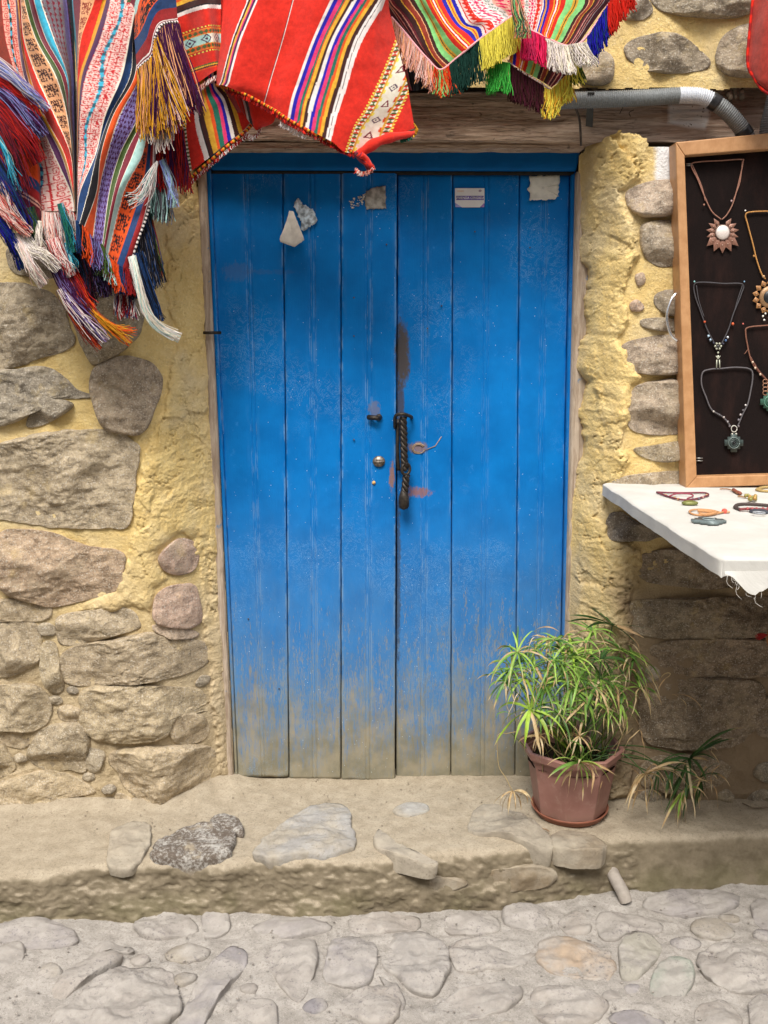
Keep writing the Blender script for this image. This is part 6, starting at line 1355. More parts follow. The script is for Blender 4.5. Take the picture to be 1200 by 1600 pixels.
# frayed hanging flap at the front corner
fl0 = np.array((tx0 + .012, ty1 - .003, TZ - .026)); nx_, nz_ = 60, 24
U, W_ = np.meshgrid(np.linspace(0, 1, nx_), np.linspace(0, 1, nz_))
L = np.interp(U, [0, .04, .09, .13, .18, .24, .28, .5, 1], [.004, .012, .036, .046, .034, .026, .012, .014, .020]) + .004 * fbm(U * 40, U * 0, 0, 3, 3)
X = fl0[0] + U * .42; Z = fl0[2] - W_ * L; Yq = fl0[1] - .006 * np.sin(U * 14) * W_ - .004 * W_
mk('hanging_flap', np.stack([X, Yq, Z], -1).reshape(-1, 3), gridfaces(nz_, nx_), M_cover, tb)
b = MB(); r2 = random.Random(12)
for k in range(46):
    u = r2.random(); x = fl0[0] + u * .42; z = fl0[2] - float(np.interp(u, [0, .04, .09, .13, .18, .24, .28, .5, 1], [.004, .012, .036, .046, .034, .026, .012, .014, .020])) ; l = r2.uniform(.004, .014) if k > 4 else r2.uniform(.02, .035)
    b.tube(catmull([(x, fl0[1] - .004, z + .004), (x + r2.uniform(-.004, .006), fl0[1] - .006, z - l * .6), (x + r2.uniform(-.004, .014), fl0[1] - .006, z - l)], 6), .0006, 3, (.75, .72, .65))
b.build('frayed_threads', M_yarn, tb, kind='stuff')

# display case
CY = -.245
case = thing('display_case', tuple(P(1075, 762, CY)), 'shallow wooden display case lined with dark cloth, leaning on the wall above the white table', 'display case')
def mat_casewood():
    t = NT('varnished_case_wood'); g = t.noise(18, 7, .6, stretch=(2, 2, 2)); g2 = t.noise(50, 6, .6, stretch=(1, 1, 7))
    g3 = t.noise(60, 6, .6, stretch=(8, 3, .6))
    c = t.mix(t.rng(g, .3, .7), (.40, .20, .085), (.50, .27, .125)); c = t.mix(t.rng(g3, .5, .75, 0, .35), c, (.28, .13, .05)); t.bump(g3, .15, .001)
    return t.done(c, .42, .4)
M_case = mat_casewood()
def mat_velvet():
    t = NT('dark_brown_velvet'); n = t.noise(9, 5, .65, stretch=(1.4, 1, .5)); f = t.noise(300, 3, .6)
    c = t.mix(t.rng(n, .45, .75), (.008, .0045, .004), (.022, .010, .008)); c = t.mix(t.rng(f, .72, .78, 0, .25), c, (.12, .09, .08)); t.bump(f, .4, .001)
    t.b.inputs['Sheen Weight'].default_value = .08
    return t.done(c, .95, .1)
M_velvet = mat_velvet()
fo = [P(1072, 763, CY), P(1318, 754, CY), P(1322, 196, CY), P(1056, 222, CY)]      # outer front corners: bl br tr tl
fi = [P(1089, 745, CY), P(1304, 739, CY), P(1308, 224, CY), P(1070, 243, CY)]      # inner
bk = np.array((0, .065, 0))
for i, nm in enumerate(('frame_rail', 'frame_stile', 'frame_rail', 'frame_stile')):
    j = (i + 1) % 4; b = MB(); q = [fo[i], fo[j], fi[j], fi[i]]
    eps = (fi[i] - fo[i]) * .002
    b.hexa([tuple(a) for a in q][::1], [tuple(a + bk) for a in q][::1]); o = b.build(nm, M_case, case, False); bevel(o, .003, 3)
b = MB(); q = [a + np.array((0, .034, 0)) for a in fi]; b.hexa([tuple(a) for a in q], [tuple(a + np.array((0, .004, 0))) for a in q]); b.build('velvet_panel', M_velvet, case, False)
VYp = CY + .034
b = MB(); b.tube(catmull([P(1057, 458, CY + .02), P(1048, 470, CY + .015), P(1042, 495, CY + .012), P(1048, 522, CY + .015), P(1059, 533, CY + .02)], 24), .0042, 8); b.build('handle', simple('chrome_handle', (.75, .75, .76), .25, .5, .9, .05), case)
M_steel = simple('dull_steel', (.3, .29, .27), .4, .5, .8)
for (x, y) in ((1077, 256), (1077, 258.5), (1093, 716), (1093, 720)): b = MB(); b.tube([P(x - 5, y, VYp - .004), P(x + 5, y, VYp - .004)], .0018, 8); b.build('hinge_barrel', M_steel, case)
NY = VYp - .006
M_jewel = vcol('jewellery', .42, .5, .25, 300, .2)
M_cord = vcol('waxed_cord', .7, .3, 0, 400, .3)
def jcord(b, pts, r, c, n=50): q = catmull(pts, n); b.tube(P(q[:, 0], q[:, 1], NY - .001 * np.sin(np.linspace(0, 3.1, n))), r, 6, c)
def bead(b, px, py, r, c, sq=(1, 1, 1), dy=.003): b.ball(P(px, py, NY - dy), r, 8, c, sq)
def petal(b, cx, cy, a, l, w_, c, r0):
    d = np.array((math.sin(a), -math.cos(a))); n = np.array((-d[1], d[0])); k = .0018
    A = lambda s, t, dy: P(cx + d[0] * s + n[0] * t, cy + d[1] * s + n[1] * t, NY - dy)
    v = [A(r0, 0, .002), A(r0 + l * .45, -w_, .001), A(r0 + l, 0, .001), A(r0 + l * .45, w_, .001), A(r0 + l * .45, 0, .006)]
    b.add(v, [(0, 1, 4), (1, 2, 4), (2, 3, 4), (3, 0, 4)], np.array(c)); bead(b, cx + d[0] * (r0 + l * .45), cy + d[1] * (r0 + l * .45), .0014, (.55, .38, .3), dy=.006)
_bm = {}
def lone(name, mat, px, py, r, c, parent, sq=(1, 1, 1), dy=.003, at=None):
    p = at if at is not None else P(px, py, NY - dy); b = MB(); b.ball(p, r, 8, c, sq); return b.build(name, mat, parent)
def pin(b, x, y, c): b.tube([P(x, y, NY), P(x, y, NY - .008)], .0007, 5, (.5, .5, .5)); b.ball(P(x, y, NY - .009), .0024, 8, c)
# 1 flower pendant
n1 = thing('necklace', tuple(P(1128, 360, NY)), 'necklace with a copper petal flower round a white stone, top of the case', 'necklace', 'necklaces pinned in the display case')
b = MB(); cc = (.33, .16, .11)
jcord(b, [(1127, 343), (1112, 330), (1100, 305), (1090, 280), (1080, 258), (1092, 253), (1125, 251), (1158, 249), (1161, 254), (1153, 290), (1145, 318), (1136, 335), (1128, 343)], .0016, cc, 90)
jcord(b, [(1082, 258), (1096, 290), (1102, 314)], .0012, cc, 30); jcord(b, [(1160, 252), (1156, 285), (1146, 312)], .0012, cc, 30)
bead(b, 1100, 320, .003, cc); bead(b, 1143, 314, .003, (.45, .3, .3)); b.build('cord', M_cord, n1)
b = MB()
for k in range(13):
    a = math.radians(32 + k * (296 / 12)); big = abs(math.pi - a) < 1.0
    petal(b, 1129, 363, a, 24 if big else 17, 6.5 if big else 4.2, (.26, .125, .085), 9)
b.build('petals', M_jewel, n1)
b = MB(); b.ball(P(1129, 363, NY - .004), .019, 16, (.80, .70, .64), (1, .35, 1)); 
b.tube([P(1129 + 11.5 * math.cos(a), 363 + 11.5 * math.sin(a), NY - .004) for a in np.linspace(0, 6.283, 25)], .0018, 6, (.16, .10, .08)); b.build('white_stone', M_jewel, n1)
# 2 beads and small figure
n2 = thing('necklace', tuple(P(1122, 500, NY)), 'necklace of blue and red beads with a small pale figure, middle left of the case', 'necklace', 'necklaces pinned in the display case')
b = MB(); dk = (.07, .065, .07)
jcord(b, [(1118, 540), (1105, 515), (1094, 485), (1086, 462), (1085, 444), (1100, 441), (1130, 443), (1160, 444), (1158, 460), (1146, 490), (1138, 515), (1126, 540)], .0017, dk, 80)
jcord(b, [(1088, 446), (1092, 470), (1100, 495)], .0012, dk, 20); jcord(b, [(1160, 446), (1152, 470), (1146, 492)], .0012, dk, 20)
pin(b, 1085, 440, (.3, .6, .6)); pin(b, 1163, 440, (.2, .35, .5)); b.build('cord', M_cord, n2)
b = MB()
for (x, y, r, c) in [(1101, 503, .0036, (.55, .09, .03)), (1145, 506, .0042, (.65, .12, .04)), (1107, 525, .0036, (.45, .60, .72)), (1110, 531, .0036, (.38, .5, .62)), (1115, 536, .0034, (.03, .03, .05)), (1137, 527, .0036, (.6, .62, .66)), (1134, 532, .0036, (.08, .15, .3)), (1130, 537, .0034, (.03, .03, .05))]: lone('bead', M_jewel, x, y, r, c, n2)
b = MB(); sl = (.42, .42, .33)
for a in np.linspace(0, 6.283, 7)[:-1]: bead(b, 1122 + 4.5 * math.cos(a), 541 + 4.5 * math.sin(a), .0034, sl)
bead(b, 1122, 541, .0045, (.05, .05, .05), (1, .7, 1), .006); bead(b, 1122, 551, .0032, sl); bead(b, 1122, 558, .0042, sl, (1, .8, 1.4)); b.tube([P(1120, 562, NY - .004), P(1119.5, 575, NY - .004)], .0018, 6, sl); b.tube([P(1124, 562, NY - .004), P(1124.5, 575, NY - .004)], .0018, 6, sl)
b.tube([P(1118.5, 556, NY - .005), P(1122, 561, NY - .007), P(1125.5, 556, NY - .005)], .0012, 5, sl); b.build('figure_pendant', M_jewel, n2)
# 3 chakana cross pendants
def chakana(b, cx, cy, s, c, c2, skew=1.0):
    st_ = [(-1, 3), (1, 3), (1, 2), (2, 2), (2, 1), (3, 1), (3, -1), (2, -1), (2, -2), (1, -2), (1, -3), (-1, -3), (-1, -2), (-2, -2), (-2, -1), (-3, -1), (-3, 1), (-2, 1), (-2, 2), (-1, 2)]
    q = [P(cx + x * s * skew, cy - y * s, NY - .005) for x, y in st_]; b.hexa([tuple(a) for a in q], [tuple(a + np.array((0, .004, 0))) for a in q], c)
    for r_, cc_ in ((1.75, c2), (1.2, c), (.6, (.02, .025, .025))):
        b.tube([P(cx + r_ * s * skew * math.cos(a), cy + r_ * s * math.sin(a), NY - .006) for a in np.linspace(0, 6.283, 21)], .0013, 5, cc_)
    b.ball(P(cx, cy, NY - .005), .0035, 8, (.012, .012, .014))
n3 = thing('necklace', tuple(P(1146, 640, NY)), 'grey cord necklace with a dark green stepped cross, lowest in the case', 'necklace', 'necklaces pinned in the display case')
b = MB(); gc_ = (.11, .10, .105)
jcord(b, [(1143, 668), (1130, 652), (1112, 640), (1103, 620), (1096, 600), (1098, 582), (1110, 577), (1125, 576), (1150, 574), (1172, 577), (1176, 590), (1172, 615), (1168, 632), (1160, 648), (1152, 668)], .0021, gc_, 100)
b.build('cord', M_cord, n3)
b = MB()
for (x, y, r, c) in [(1115, 643, .0030, (.6, .55, .5)), (1131, 652, .0034, (.42, .36, .34)), (1137, 659, .0034, (.3, .27, .28)), (1124, 648, .0030, (.12, .11, .12)), (1165, 633, .0030, (.65, .6, .58)), (1157, 648, .0034, (.45, .4, .4)), (1154, 656, .0034, (.2, .18, .2)), (1161, 641, .003, (.13, .12, .13)), (1140, 666, .0032, (.17, .14, .14)), (1154, 666, .0032, (.17, .14, .14))]: lone('bead', M_jewel, x, y, r, c, n3)
b = MB(); chakana(b, 1147, 692, 4.8, (.055, .075, .07), (.16, .20, .19)); b.build('cross_pendant', M_jewel, n3)
b = MB(); b.tube([P(1147 + 4.5 * math.cos(a), 670 + 5 * math.sin(a), NY - .006) for a in np.linspace(0, 6.283, 15)], .0013, 5, (.6, .57, .5)); bead(b, 1144, 678, .003, (.6, .57, .5)); bead(b, 1150, 678, .003, (.6, .57, .5)); b.build('silver_loop', M_jewel, n3)
# 4 orange flower, cut by the frame of the photograph
n4 = thing('necklace', tuple(P(1195, 440, NY)), 'ochre cord necklace with a petalled disc, at the right edge of the photo', 'necklace', 'necklaces pinned in the display case')
b = MB(); oc_ = (.50, .24, .07)
jcord(b, [(1196, 436), (1190, 428), (1182, 405), (1176, 380), (1168, 350), (1165, 335), (1175, 331), (1200, 330), (1225, 330), (1235, 333), (1228, 365), (1215, 405), (1204, 430)], .0019, oc_, 80); pin(b, 1164.5, 329, (.8, .75, .7)); bead(b, 1178, 400, .003, oc_); bead(b, 1193, 432, .004, (.5, .3, .15)); b.build('cord', M_cord, n4)
b = MB()
for k in range(14): petal(b, 1203, 464, k * 2 * math.pi / 14, 11, 5, (.36, .17, .06), 17)
b.ball(P(1203, 464, NY - .002), .030, 18, (.30, .17, .08), (1, .25, 1)); b.ball(P(1203, 464, NY - .006), .019, 16, (.02, .022, .025), (1, .35, 1)); b.build('petals', M_jewel, n4)
b = MB()
for (x, y) in [(1192, 494), (1196, 490), (1202, 496), (1194, 500), (1204, 490)]: lone('bead', M_jewel, x, y, .003, (.8, .77, .7), n4)
# 5 brown cord with green cross at the edge
n5 = thing('necklace', tuple(P(1195, 560, NY)), 'brown knotted necklace with a green stepped cross, cut by the right edge', 'necklace', 'necklaces pinned in the display case')
b = MB(); bc = (.22, .095, .06)
jcord(b, [(1200, 598), (1190, 586), (1178, 572), (1172, 558), (1168, 540), (1165, 520), (1168, 512), (1190, 509), (1220, 508), (1234, 512), (1230, 545), (1220, 575), (1206, 598)], .0020, bc, 80); jcord(b, [(1172, 558), (1184, 578), (1198, 594)], .0030, (.15, .06, .04), 20); jcord(b, [(1169, 545), (1165, 551), (1163, 553)], .0010, bc, 8)
pin(b, 1161, 506, (.6, .15, .12)); b.build('cord', M_cord, n5)
for (x, y) in [(1176, 566), (1180, 575), (1188, 585)]: lone('bead', M_jewel, x, y, .0036, (.6, .45, .33), n5)
b = MB(); chakana(b, 1203, 628, 4.8, (.05, .13, .09), (.12, .28, .2)); b.build('cross_pendant', M_jewel, n5)
b = MB()
for k in range(4): cc_ = (1196, 596 + 6 * k); b.tube([P(cc_[0] + 4 * math.cos(a), cc_[1] + 3.4 * math.sin(a), NY - .004) for a in np.linspace(0, 6.283, 13)], .0011, 4, (.40, .20, .12))
b.build('wire_loops', M_jewel, n5)

# bracelets lying on the table (points given on the table top)
def T_(px, py, h=.004): return PZ(px, py, TZ + h)
def tcord(b, pts, r, c, n=50, h=.004): q = catmull(pts, n); b.tube(PZ(q[:, 0], q[:, 1], TZ + h + 0 * q[:, 0]), r, 6, c)
BG = 'bracelets laid out on the table'
def brace(name, base, label): return thing(name, tuple(T_(*base, 0)), label, 'bracelet', BG)
w1 = brace('bracelet', (1070, 778), 'wine red beaded bracelet with a mossy green stone, nearest the table corner by the wall')
b = MB(); tcord(b, [(1026, 769), (1045, 776), (1066, 781), (1085, 780), (1100, 776), (1107, 773), (1100, 770), (1075, 770), (1050, 770), (1026, 769)], .0026, (.16, .035, .05), 60); tcord(b, [(1046, 775), (1060, 771), (1078, 772), (1083, 775), (1074, 779)], .0020, (.30, .06, .09), 30, .007)
for (x, y, c) in [(1040, 774, (.55, .35, .15)), (1054, 778, (.5, .3, .1)), (1060, 780, (.45, .25, .1)), (1092, 779, (.12, .1, .14)), (1098, 777, (.5, .3, .25)), (1104, 774, (.6, .4, .2))]: b.ball(T_(x, y), .0038, 8, c)
b.build('cord', M_cord, w1); b = MB(); b.ball(T_(1078, 786, .005), .017, 14, (.19, .20, .06), (1.25, .8, .4)); b.build('green_stone', M_jewel, w1)
w2 = brace('bracelet', (1106, 808), 'tan knotted bracelet with a red bead and a grey stepped cross charm')
b = MB(); tn = (.50, .25, .11); tcord(b, [(1126, 801), (1110, 797), (1088, 796), (1077, 799), (1085, 804), (1105, 805), (1122, 802), (1130, 800)], .0022, tn, 50); tcord(b, [(1090, 798), (1105, 799), (1118, 801), (1105, 804), (1092, 803)], .0040, tn, 30, .006); tcord(b, [(1130, 800), (1140, 800)], .0030, (.5, .3, .18), 6); b.ball(T_(1132, 799, .005), .0072, 10, (.62, .10, .07)); b.build('cord', M_cord, w2)
b = MB(); c0 = T_(1107, 816, .003)
st_ = [(-1, 3), (1, 3), (1, 2), (2, 2), (2, 1), (3, 1), (3, -1), (2, -1), (2, -2), (1, -2), (1, -3), (-1, -3), (-1, -2), (-2, -2), (-2, -1), (-3, -1), (-3, 1), (-2, 1), (-2, 2), (-1, 2)]
q = [c0 + np.array((x * .0120, y * .0120, .006)) for x, y in st_]; b.hexa([tuple(a) for a in q], [tuple(a - np.array((0, 0, .006))) for a in q], (.17, .21, .21)); b.tube([c0 + np.array((.013 * math.cos(a), .013 * math.sin(a), .0075)) for a in np.linspace(0, 6.283, 17)], .0015, 5, (.32, .38, .38)); b.build('cross_charm', M_jewel, w2)
w3 = brace('bracelet', (1180, 795), 'dark braided bracelet with a round black charm at the right edge of the table')
b = MB(); dk2 = (.07, .05, .045); tcord(b, [(1156, 796), (1148, 792), (1156, 788), (1180, 788), (1215, 791)], .0040, dk2, 40); tcord(b, [(1156, 796), (1170, 795), (1190, 796), (1215, 798)], .0036, (.22, .06, .06), 40, .006)
for x in (1168, 1175, 1182, 1192, 1200): b.ball(T_(x, 795, .007), .0042, 8, (.35, .08, .08))
b.build('cord', M_cord, w3); b = MB(); b.lathe([(0, .006), (.012, .008), (.021, .006), (.023, .002), (.021, 0)], T_(1186, 801, 0), 18, (.07, .08, .10)); b.tube([T_(1186, 801, .008) + np.array((.013 * math.cos(a), .013 * math.sin(a), 0)) for a in np.linspace(0, 6.283, 17)], .0018, 5, (.35, .37, .4)); b.build('round_charm', M_jewel, w3)
w4 = brace('bracelet', (1160, 771), 'small bracelet with a brass nugget just below the display case')
b = MB(); tcord(b, [(1125, 764), (1136, 764), (1146, 767), (1152, 771)], .0018, (.28, .13, .06), 20); tcord(b, [(1146, 765), (1150, 768), (1157, 771)], .0048, (.25, .08, .05), 12, .005); tcord(b, [(1153, 775), (1165, 777)], .0022, (.35, .2, .1), 8); b.build('cord', M_cord, w4)
b = MB(); r2 = random.Random(2)
for k in range(16): b.ball(T_(1173 + r2.uniform(-8, 8), 777 + r2.uniform(-3, 3), .006 + r2.uniform(0, .006)), .0052, 8, (.38 * r2.uniform(.6, 1.2), .25, .07))
b.build('brass_nugget', M_jewel, w4)
w5 = brace('bracelet', (1195, 764), 'brass twisted bracelet at the back of the table, cut by the right edge')
b = MB(); tcord(b, [(1182, 765), (1190, 762), (1200, 761), (1215, 762), (1210, 767), (1192, 767), (1182, 765)], .0040, (.42, .30, .12), 40); b.build('cord', M_cord, w5)

# pouch hanging at the right edge under the table
pc = thing('woven_pouch', tuple(P(1215, 1000, -.30)), 'orange brown pouch with a red tassel hanging under the table at right edge', 'pouch')
b = MB(); b.lathe([(.002, .13), (.016, .11), (.035, .07), (.045, .02), (.03, -.03), (.003, -.05)], P(1222, 1010, -.30), 16, (.40, .16, .05)); b.build('pouch_body', M_cloth, pc)
b = MB()
for k in range(40): a = random.uniform(2.4, 3.9); l = random.uniform(8, 20); b.tube(catmull([P(1199, 992, -.33), P(1199 + l * .5 * math.cos(a), 993 - l * .3 * math.sin(a), -.335), P(1199 + l * math.cos(a), 993 - l * .4 * math.sin(a) + 2, -.33)], 5), .0011, 3, (.40, .03, .03), cap=False)
b.build('red_tassel', M_yarn, pc, kind='stuff')

# ================================================================== pot, saucer and umbrella plant
M_pot = None
def mat_pot():
    t = NT('pink_brown_plastic'); n = t.noise(10, 5, .6); d = t.noise(40, 5, .65); z = t.sep()[2]
    c = t.mix(t.rng(n, .3, .7), (.25, .12, .095), (.32, .165, .135)); c = t.mix(t.rng(d, .52, .72, 0, .35), c, (.36, .26, .2))
    du = t.math('ADD', z, t.math('MULTIPLY', t.math('SUBTRACT', d, .5), .08)); c = t.mix(t.rng(du, .06, .0, 0, .5), c, (.30, .21, .15)); t.bump(d, .1, .001)
    return t.done(c, .5, .35)
M_pot = mat_pot()
pcx, pcy = float(P(892, 1200, -.235)[0]), -.235
M_saucer = simple('terracotta_plastic', (.27, .10, .06), .6, .3, 0, .2, 20)
sc_ = thing('plant_saucer', (pcx, pcy, .006), 'round terracotta coloured saucer under the pink flowerpot', 'saucer')
b = MB(); b.lathe([(.0, .006), (.098, .006), (.103, .010), (.110, .024), (.114, .025), (.111, .018), (.100, .002), (.09, 0), (0, 0)], (pcx, pcy, .004), 40); b.build('saucer_dish', M_saucer, sc_)
pot = thing('flowerpot', (pcx, pcy, .016), 'eight sided dusty pink plastic flowerpot on the step right of the door', 'flowerpot')
rot = R(22.5 + 6); Hp = .205
b = MB(); b.lathe([(.0, 0), (.098, 0), (.106, .005), (.134, Hp - .026), (.149, Hp - .024), (.154, Hp - .003), (.153, Hp), (.141, Hp), (.139, Hp - .03), (.130, Hp - .035), (.126, Hp - .05), (.118, .09)], (pcx, pcy, .016), 8, rot=rot)
o = b.build('pot_body', M_pot, pot, False); bevel(o, .003, 2)
b = MB(); nr = 20; rings = []; 
for k in range(1, 12):
    for i in range(32):
        a = 2 * math.pi * i / 32; r_ = .128 * k / 11; rings.append((pcx + r_ * math.cos(a), pcy + r_ * math.sin(a), .016 + Hp - .05 + .006 * random.uniform(-1, 1)))
f = [(k * 32 + i, k * 32 + (i + 1) % 32, (k + 1) * 32 + (i + 1) % 32, (k + 1) * 32 + i) for k in range(10) for i in range(32)] + [tuple(range(32))]
b.add(rings, f); b.build('soil', simple('dark_soil', (.035, .022, .014), .95, .1, 0, .5, 90, .8, .006), pot)

def mat_leaf():
    t = NT('papyrus_leaf'); n = t.noise(60, 4, .6); c = t.mix(.25, t.attr('Col'), t.mix(t.rng(n, .3, .7), (.25, .25, .2), (.75, .75, .7)), 'OVERLAY')
    t.b.inputs['Transmission Weight'].default_value = 0.0
    tr = t.n.new('ShaderNodeBsdfTranslucent'); t.l.new(c, tr.inputs['Color']); mx = t.n.new('ShaderNodeMixShader'); mx.inputs[0].default_value = .25
    m = t.done(c, .45, .4); out = t.n['Material Output']; t.l.new(t.b.outputs[0], mx.inputs[1]); t.l.new(tr.outputs[0], mx.inputs[2]); t.l.new(mx.outputs[0], out.inputs['Surface']); return m
M_leaf = mat_leaf()
pl = thing('umbrella_plant', (pcx, pcy, .18), 'straggling green umbrella sedge with dry straw tips growing out of the pink pot', 'plant')
rp = np.random.default_rng(77)
GR = [(.15, .29, .05), (.23, .40, .07), (.09, .20, .04), (.31, .47, .09)]; BRT = [(.30, .45, .05), (.36, .52, .09)]; DEAD = [(.52, .38, .20), (.46, .30, .15), (.60, .48, .30)]; DKG = [(.035, .085, .022), (.05, .11, .03)]
def leafstrip(b, p0, d, L, w_, droop, col, tip, twist=0.0, curl=0.0, seg=8):
    """narrow keeled leaf: V section, tapering, bending down along its length"""
    d = np.array(d, float); d /= np.linalg.norm(d); p = np.array(p0, float); pts = []; dirs = []
    for k in range(seg + 1):
        pts.append(p.copy()); dirs.append(d.copy()); p = p + d * L / seg; d = d + np.array((curl * rp.normal(0, .5), curl * rp.normal(0, .5), -droop / seg * (1 + k * .25))); d /= np.linalg.norm(d)
    v = []; cs = []; ang = rp.uniform(-.5, .5)
    for k in range(seg + 1):
        t = k / seg; s = np.cross(dirs[k], (0, 0, 1.0)); s /= np.linalg.norm(s) + 1e-6; u = np.cross(s, dirs[k])
        a = ang + twist * t; s2 = s * math.cos(a) + u * math.sin(a); u2 = u * math.cos(a) - s * math.sin(a)
        ww = w_ * (np.interp(t, [0, .12, .5, .8, 1], [.45, 1, 1, .6, .06])); v += [pts[k] - s2 * ww + u2 * ww * .35, pts[k], pts[k] + s2 * ww + u2 * ww * .35]
        c = np.array(col) * (1 - smooth((t - tip) / .12)) + np.array(DEAD[int(rp.integers(3))]) * smooth((t - tip) / .12); cs += [c * .95, c * 1.15, c]
    f = []
    for k in range(seg): a = k * 3; f += [(a, a + 1, a + 4, a + 3), (a + 1, a + 2, a + 5, a + 4)]
    b.add(v, f, np.array(cs))
def stem(p0, p1, bend, r, c):
    p0, p1 = np.array(p0), np.array(p1); m1 = p0 * .66 + p1 * .34 + np.array(bend); m2 = p0 * .33 + p1 * .67 + np.array(bend) * .9
    b = MB(); q = catmull([p0, m1, m2, p1], 16); b.tube(q, np.linspace(r * 1.3, r * .8, 16), 5, c, cap=False); b.build('stem', M_leaf, pl); return q[-1] - q[-3]
W = [ # px, py, Y, leaves, length, palette, tipstart, droop, tilt toward the camera
 (828,1109,-.36,13,.135,BRT,.93,1.5,.5,.0032), (893,1076,-.35,18,.095,GR,.85,1.2,.6,.0022), (809,1019,-.32,18,.105,GR,.8,1.3,.3,.0022), (836,1015,-.28,16,.09,GR,.8,1.2,.2,.0020), (866,1030,-.33,18,.10,GR,.8,1.3,.3,.0022),
 (924,1023,-.30,18,.10,GR,.75,1.2,.3,.0022), (957,977,-.20,11,.12,DKG,.97,.5,.2,.0030), (989,1030,-.25,15,.115,GR,.6,1.5,.3,.0022), (905,1191,-.41,17,.095,GR,.80,1.4,.9,.0028), (1077,1187,-.26,19,.13,DKG,.88,.9,.5,.0030),
 (801,1237,-.37,13,.075,DEAD,.1,2.2,.6,.0018), (1008,1210,-.33,15,.09,DEAD,.25,1.8,.6,.0024), (912,1003,-.24,16,.095,GR,.8,1.0,.1,.0022), (855,1000,-.27,14,.055,DEAD,.2,1.5,.2,.0020), (939,1061,-.30,18,.10,GR,.75,1.3,.4,.0022),
 (874,1115,-.38,13,.085,GR,.7,1.4,.6,.0024), (790,1065,-.34,14,.085,GR,.75,1.5,.4,.0022), (985,1046,-.22,14,.11,GR,.5,1.7,.3,.0020), (970,1015,-.23,14,.10,GR,.85,.9,.2,.0024), (1068,1237,-.29,15,.085,GR,.45,1.5,.6,.0024),
 (900,1040,-.26,16,.09,GR,.8,1.1,.2,.0022), (950,1110,-.33,13,.09,GR,.55,1.5,.6,.0020), (860,1060,-.29,15,.09,GR,.8,1.2,.3,.0022), (1030,1195,-.24,11,.09,DKG,.9,1.1,.4,.0024), (905,1150,-.37,11,.06,DEAD,.2,1.8,.7,.0022), (842,1150,-.36,9,.055,DEAD,.1,2.0,.7,.0024), (880,1010,-.25,15,.08,GR,.7,1.2,.1,.0020), (925,985,-.22,12,.085,GR,.9,.9,.1,.0022),
 (850,1070,-.35,14,.085,GR,.8,1.4,.5,.0022), (820,1060,-.34,14,.085,BRT,.85,1.4,.4,.0020), (915,1095,-.36,15,.085,GR,.8,1.4,.5,.0022), (880,1040,-.34,15,.085,GR,.8,1.3,.4,.0022), (960,1070,-.30,14,.09,GR,.8,1.4,.4,.0022), (835,1040,-.33,13,.08,GR,.8,1.4,.4,.0022), (940,1030,-.32,14,.085,DKG,.85,1.3,.4,.0024), (1000,1075,-.26,11,.09,GR,.5,1.6,.4,.0020), (1095,1215,-.27,12,.085,DKG,.75,1.2,.5,.0026), (1050,1205,-.29,12,.08,DKG,.8,1.3,.5,.0026),
 (800,1045,-.33,13,.08,GR,.8,1.4,.4,.0022), (870,1000,-.28,14,.08,GR,.8,1.2,.2,.0022), (895,1025,-.32,14,.085,BRT,.85,1.3,.3,.0020), (850,1100,-.36,13,.08,GR,.8,1.4,.5,.0022), (930,1075,-.34,13,.085,GR,.8,1.4,.4,.0022), (970,1100,-.31,12,.085,GR,.7,1.5,.5,.0022), (905,1060,-.36,14,.085,GR,.8,1.3,.5,.0022)]
for k, (x, y, Yw, n, L, pal, tip, dr, tl, wd) in enumerate(W):
    c0 = P(x, y, Yw); s0 = np.array((pcx + rp.uniform(-.06, .06), pcy + rp.uniform(-.05, .03), .16))
    col = pal[0] if pal is not DEAD else (.35, .27, .14)
    if (x, y) == (801, 1237): 
        b = MB(); b.tube(catmull([P(808, 1143, -.34), P(793, 1146, -.36), P(778, 1150, -.36), P(779, 1195, -.365), P(790, 1215, -.37), c0], 24), .0013, 4, (.50, .38, .2), cap=False); b.build('stem', M_leaf, pl); ax = np.array((.1, -.2, -1.0))
    elif y > 1170 and x < 950: b = MB(); b.tube(catmull([s0, s0 + np.array((0, -.06, .10)), c0 + np.array((0, -.03, .06)), c0], 20), .0016, 5, col, cap=False); b.build('stem', M_leaf, pl); ax = np.array((0, -.5, -.5))
    elif x > 1000: ax = stem(s0, c0, (0, -.01, .05), .0018, (.06, .12, .03))
    else: ax = stem(s0, c0, (rp.uniform(-.02, .02), rp.uniform(-.03, 0), .01), .0017, col)
    ax = ax / np.linalg.norm(ax) + np.array((0, -tl, 0)); ax /= np.linalg.norm(ax); e1 = np.cross(ax, (1, .1, 0)); e1 /= np.linalg.norm(e1); e2 = np.cross(ax, e1)
    b = MB(); a0 = rp.uniform(0, 6.28)
    for i in range(n):
        a = a0 + 2 * math.pi * i / n + rp.normal(0, .12); el = rp.uniform(-.05, .40); d = (e1 * math.cos(a) + e2 * math.sin(a)) * math.cos(el) + ax * math.sin(el)
        cl_ = np.array(pal[int(rp.integers(len(pal)))]) * rp.uniform(.75, 1.2); tp = tip + rp.normal(0, .10); dead = rp.random() < .12
        leafstrip(b, c0, d, (1.45 if x > 1000 else 1.12) * L * rp.uniform(.7, 1.12), wd * 1.62 * rp.uniform(.65, 1.15), dr * .68 * rp.uniform(.5, 1.3) * (1.5 if dead else 1), DEAD[int(rp.integers(3))] if dead else cl_, tp, rp.normal(0, 1.2), .12 if not dead else .4)
    b.build('leaf_whorl', M_leaf, pl, label='dry straw coloured whorl' if pal is DEAD else None)
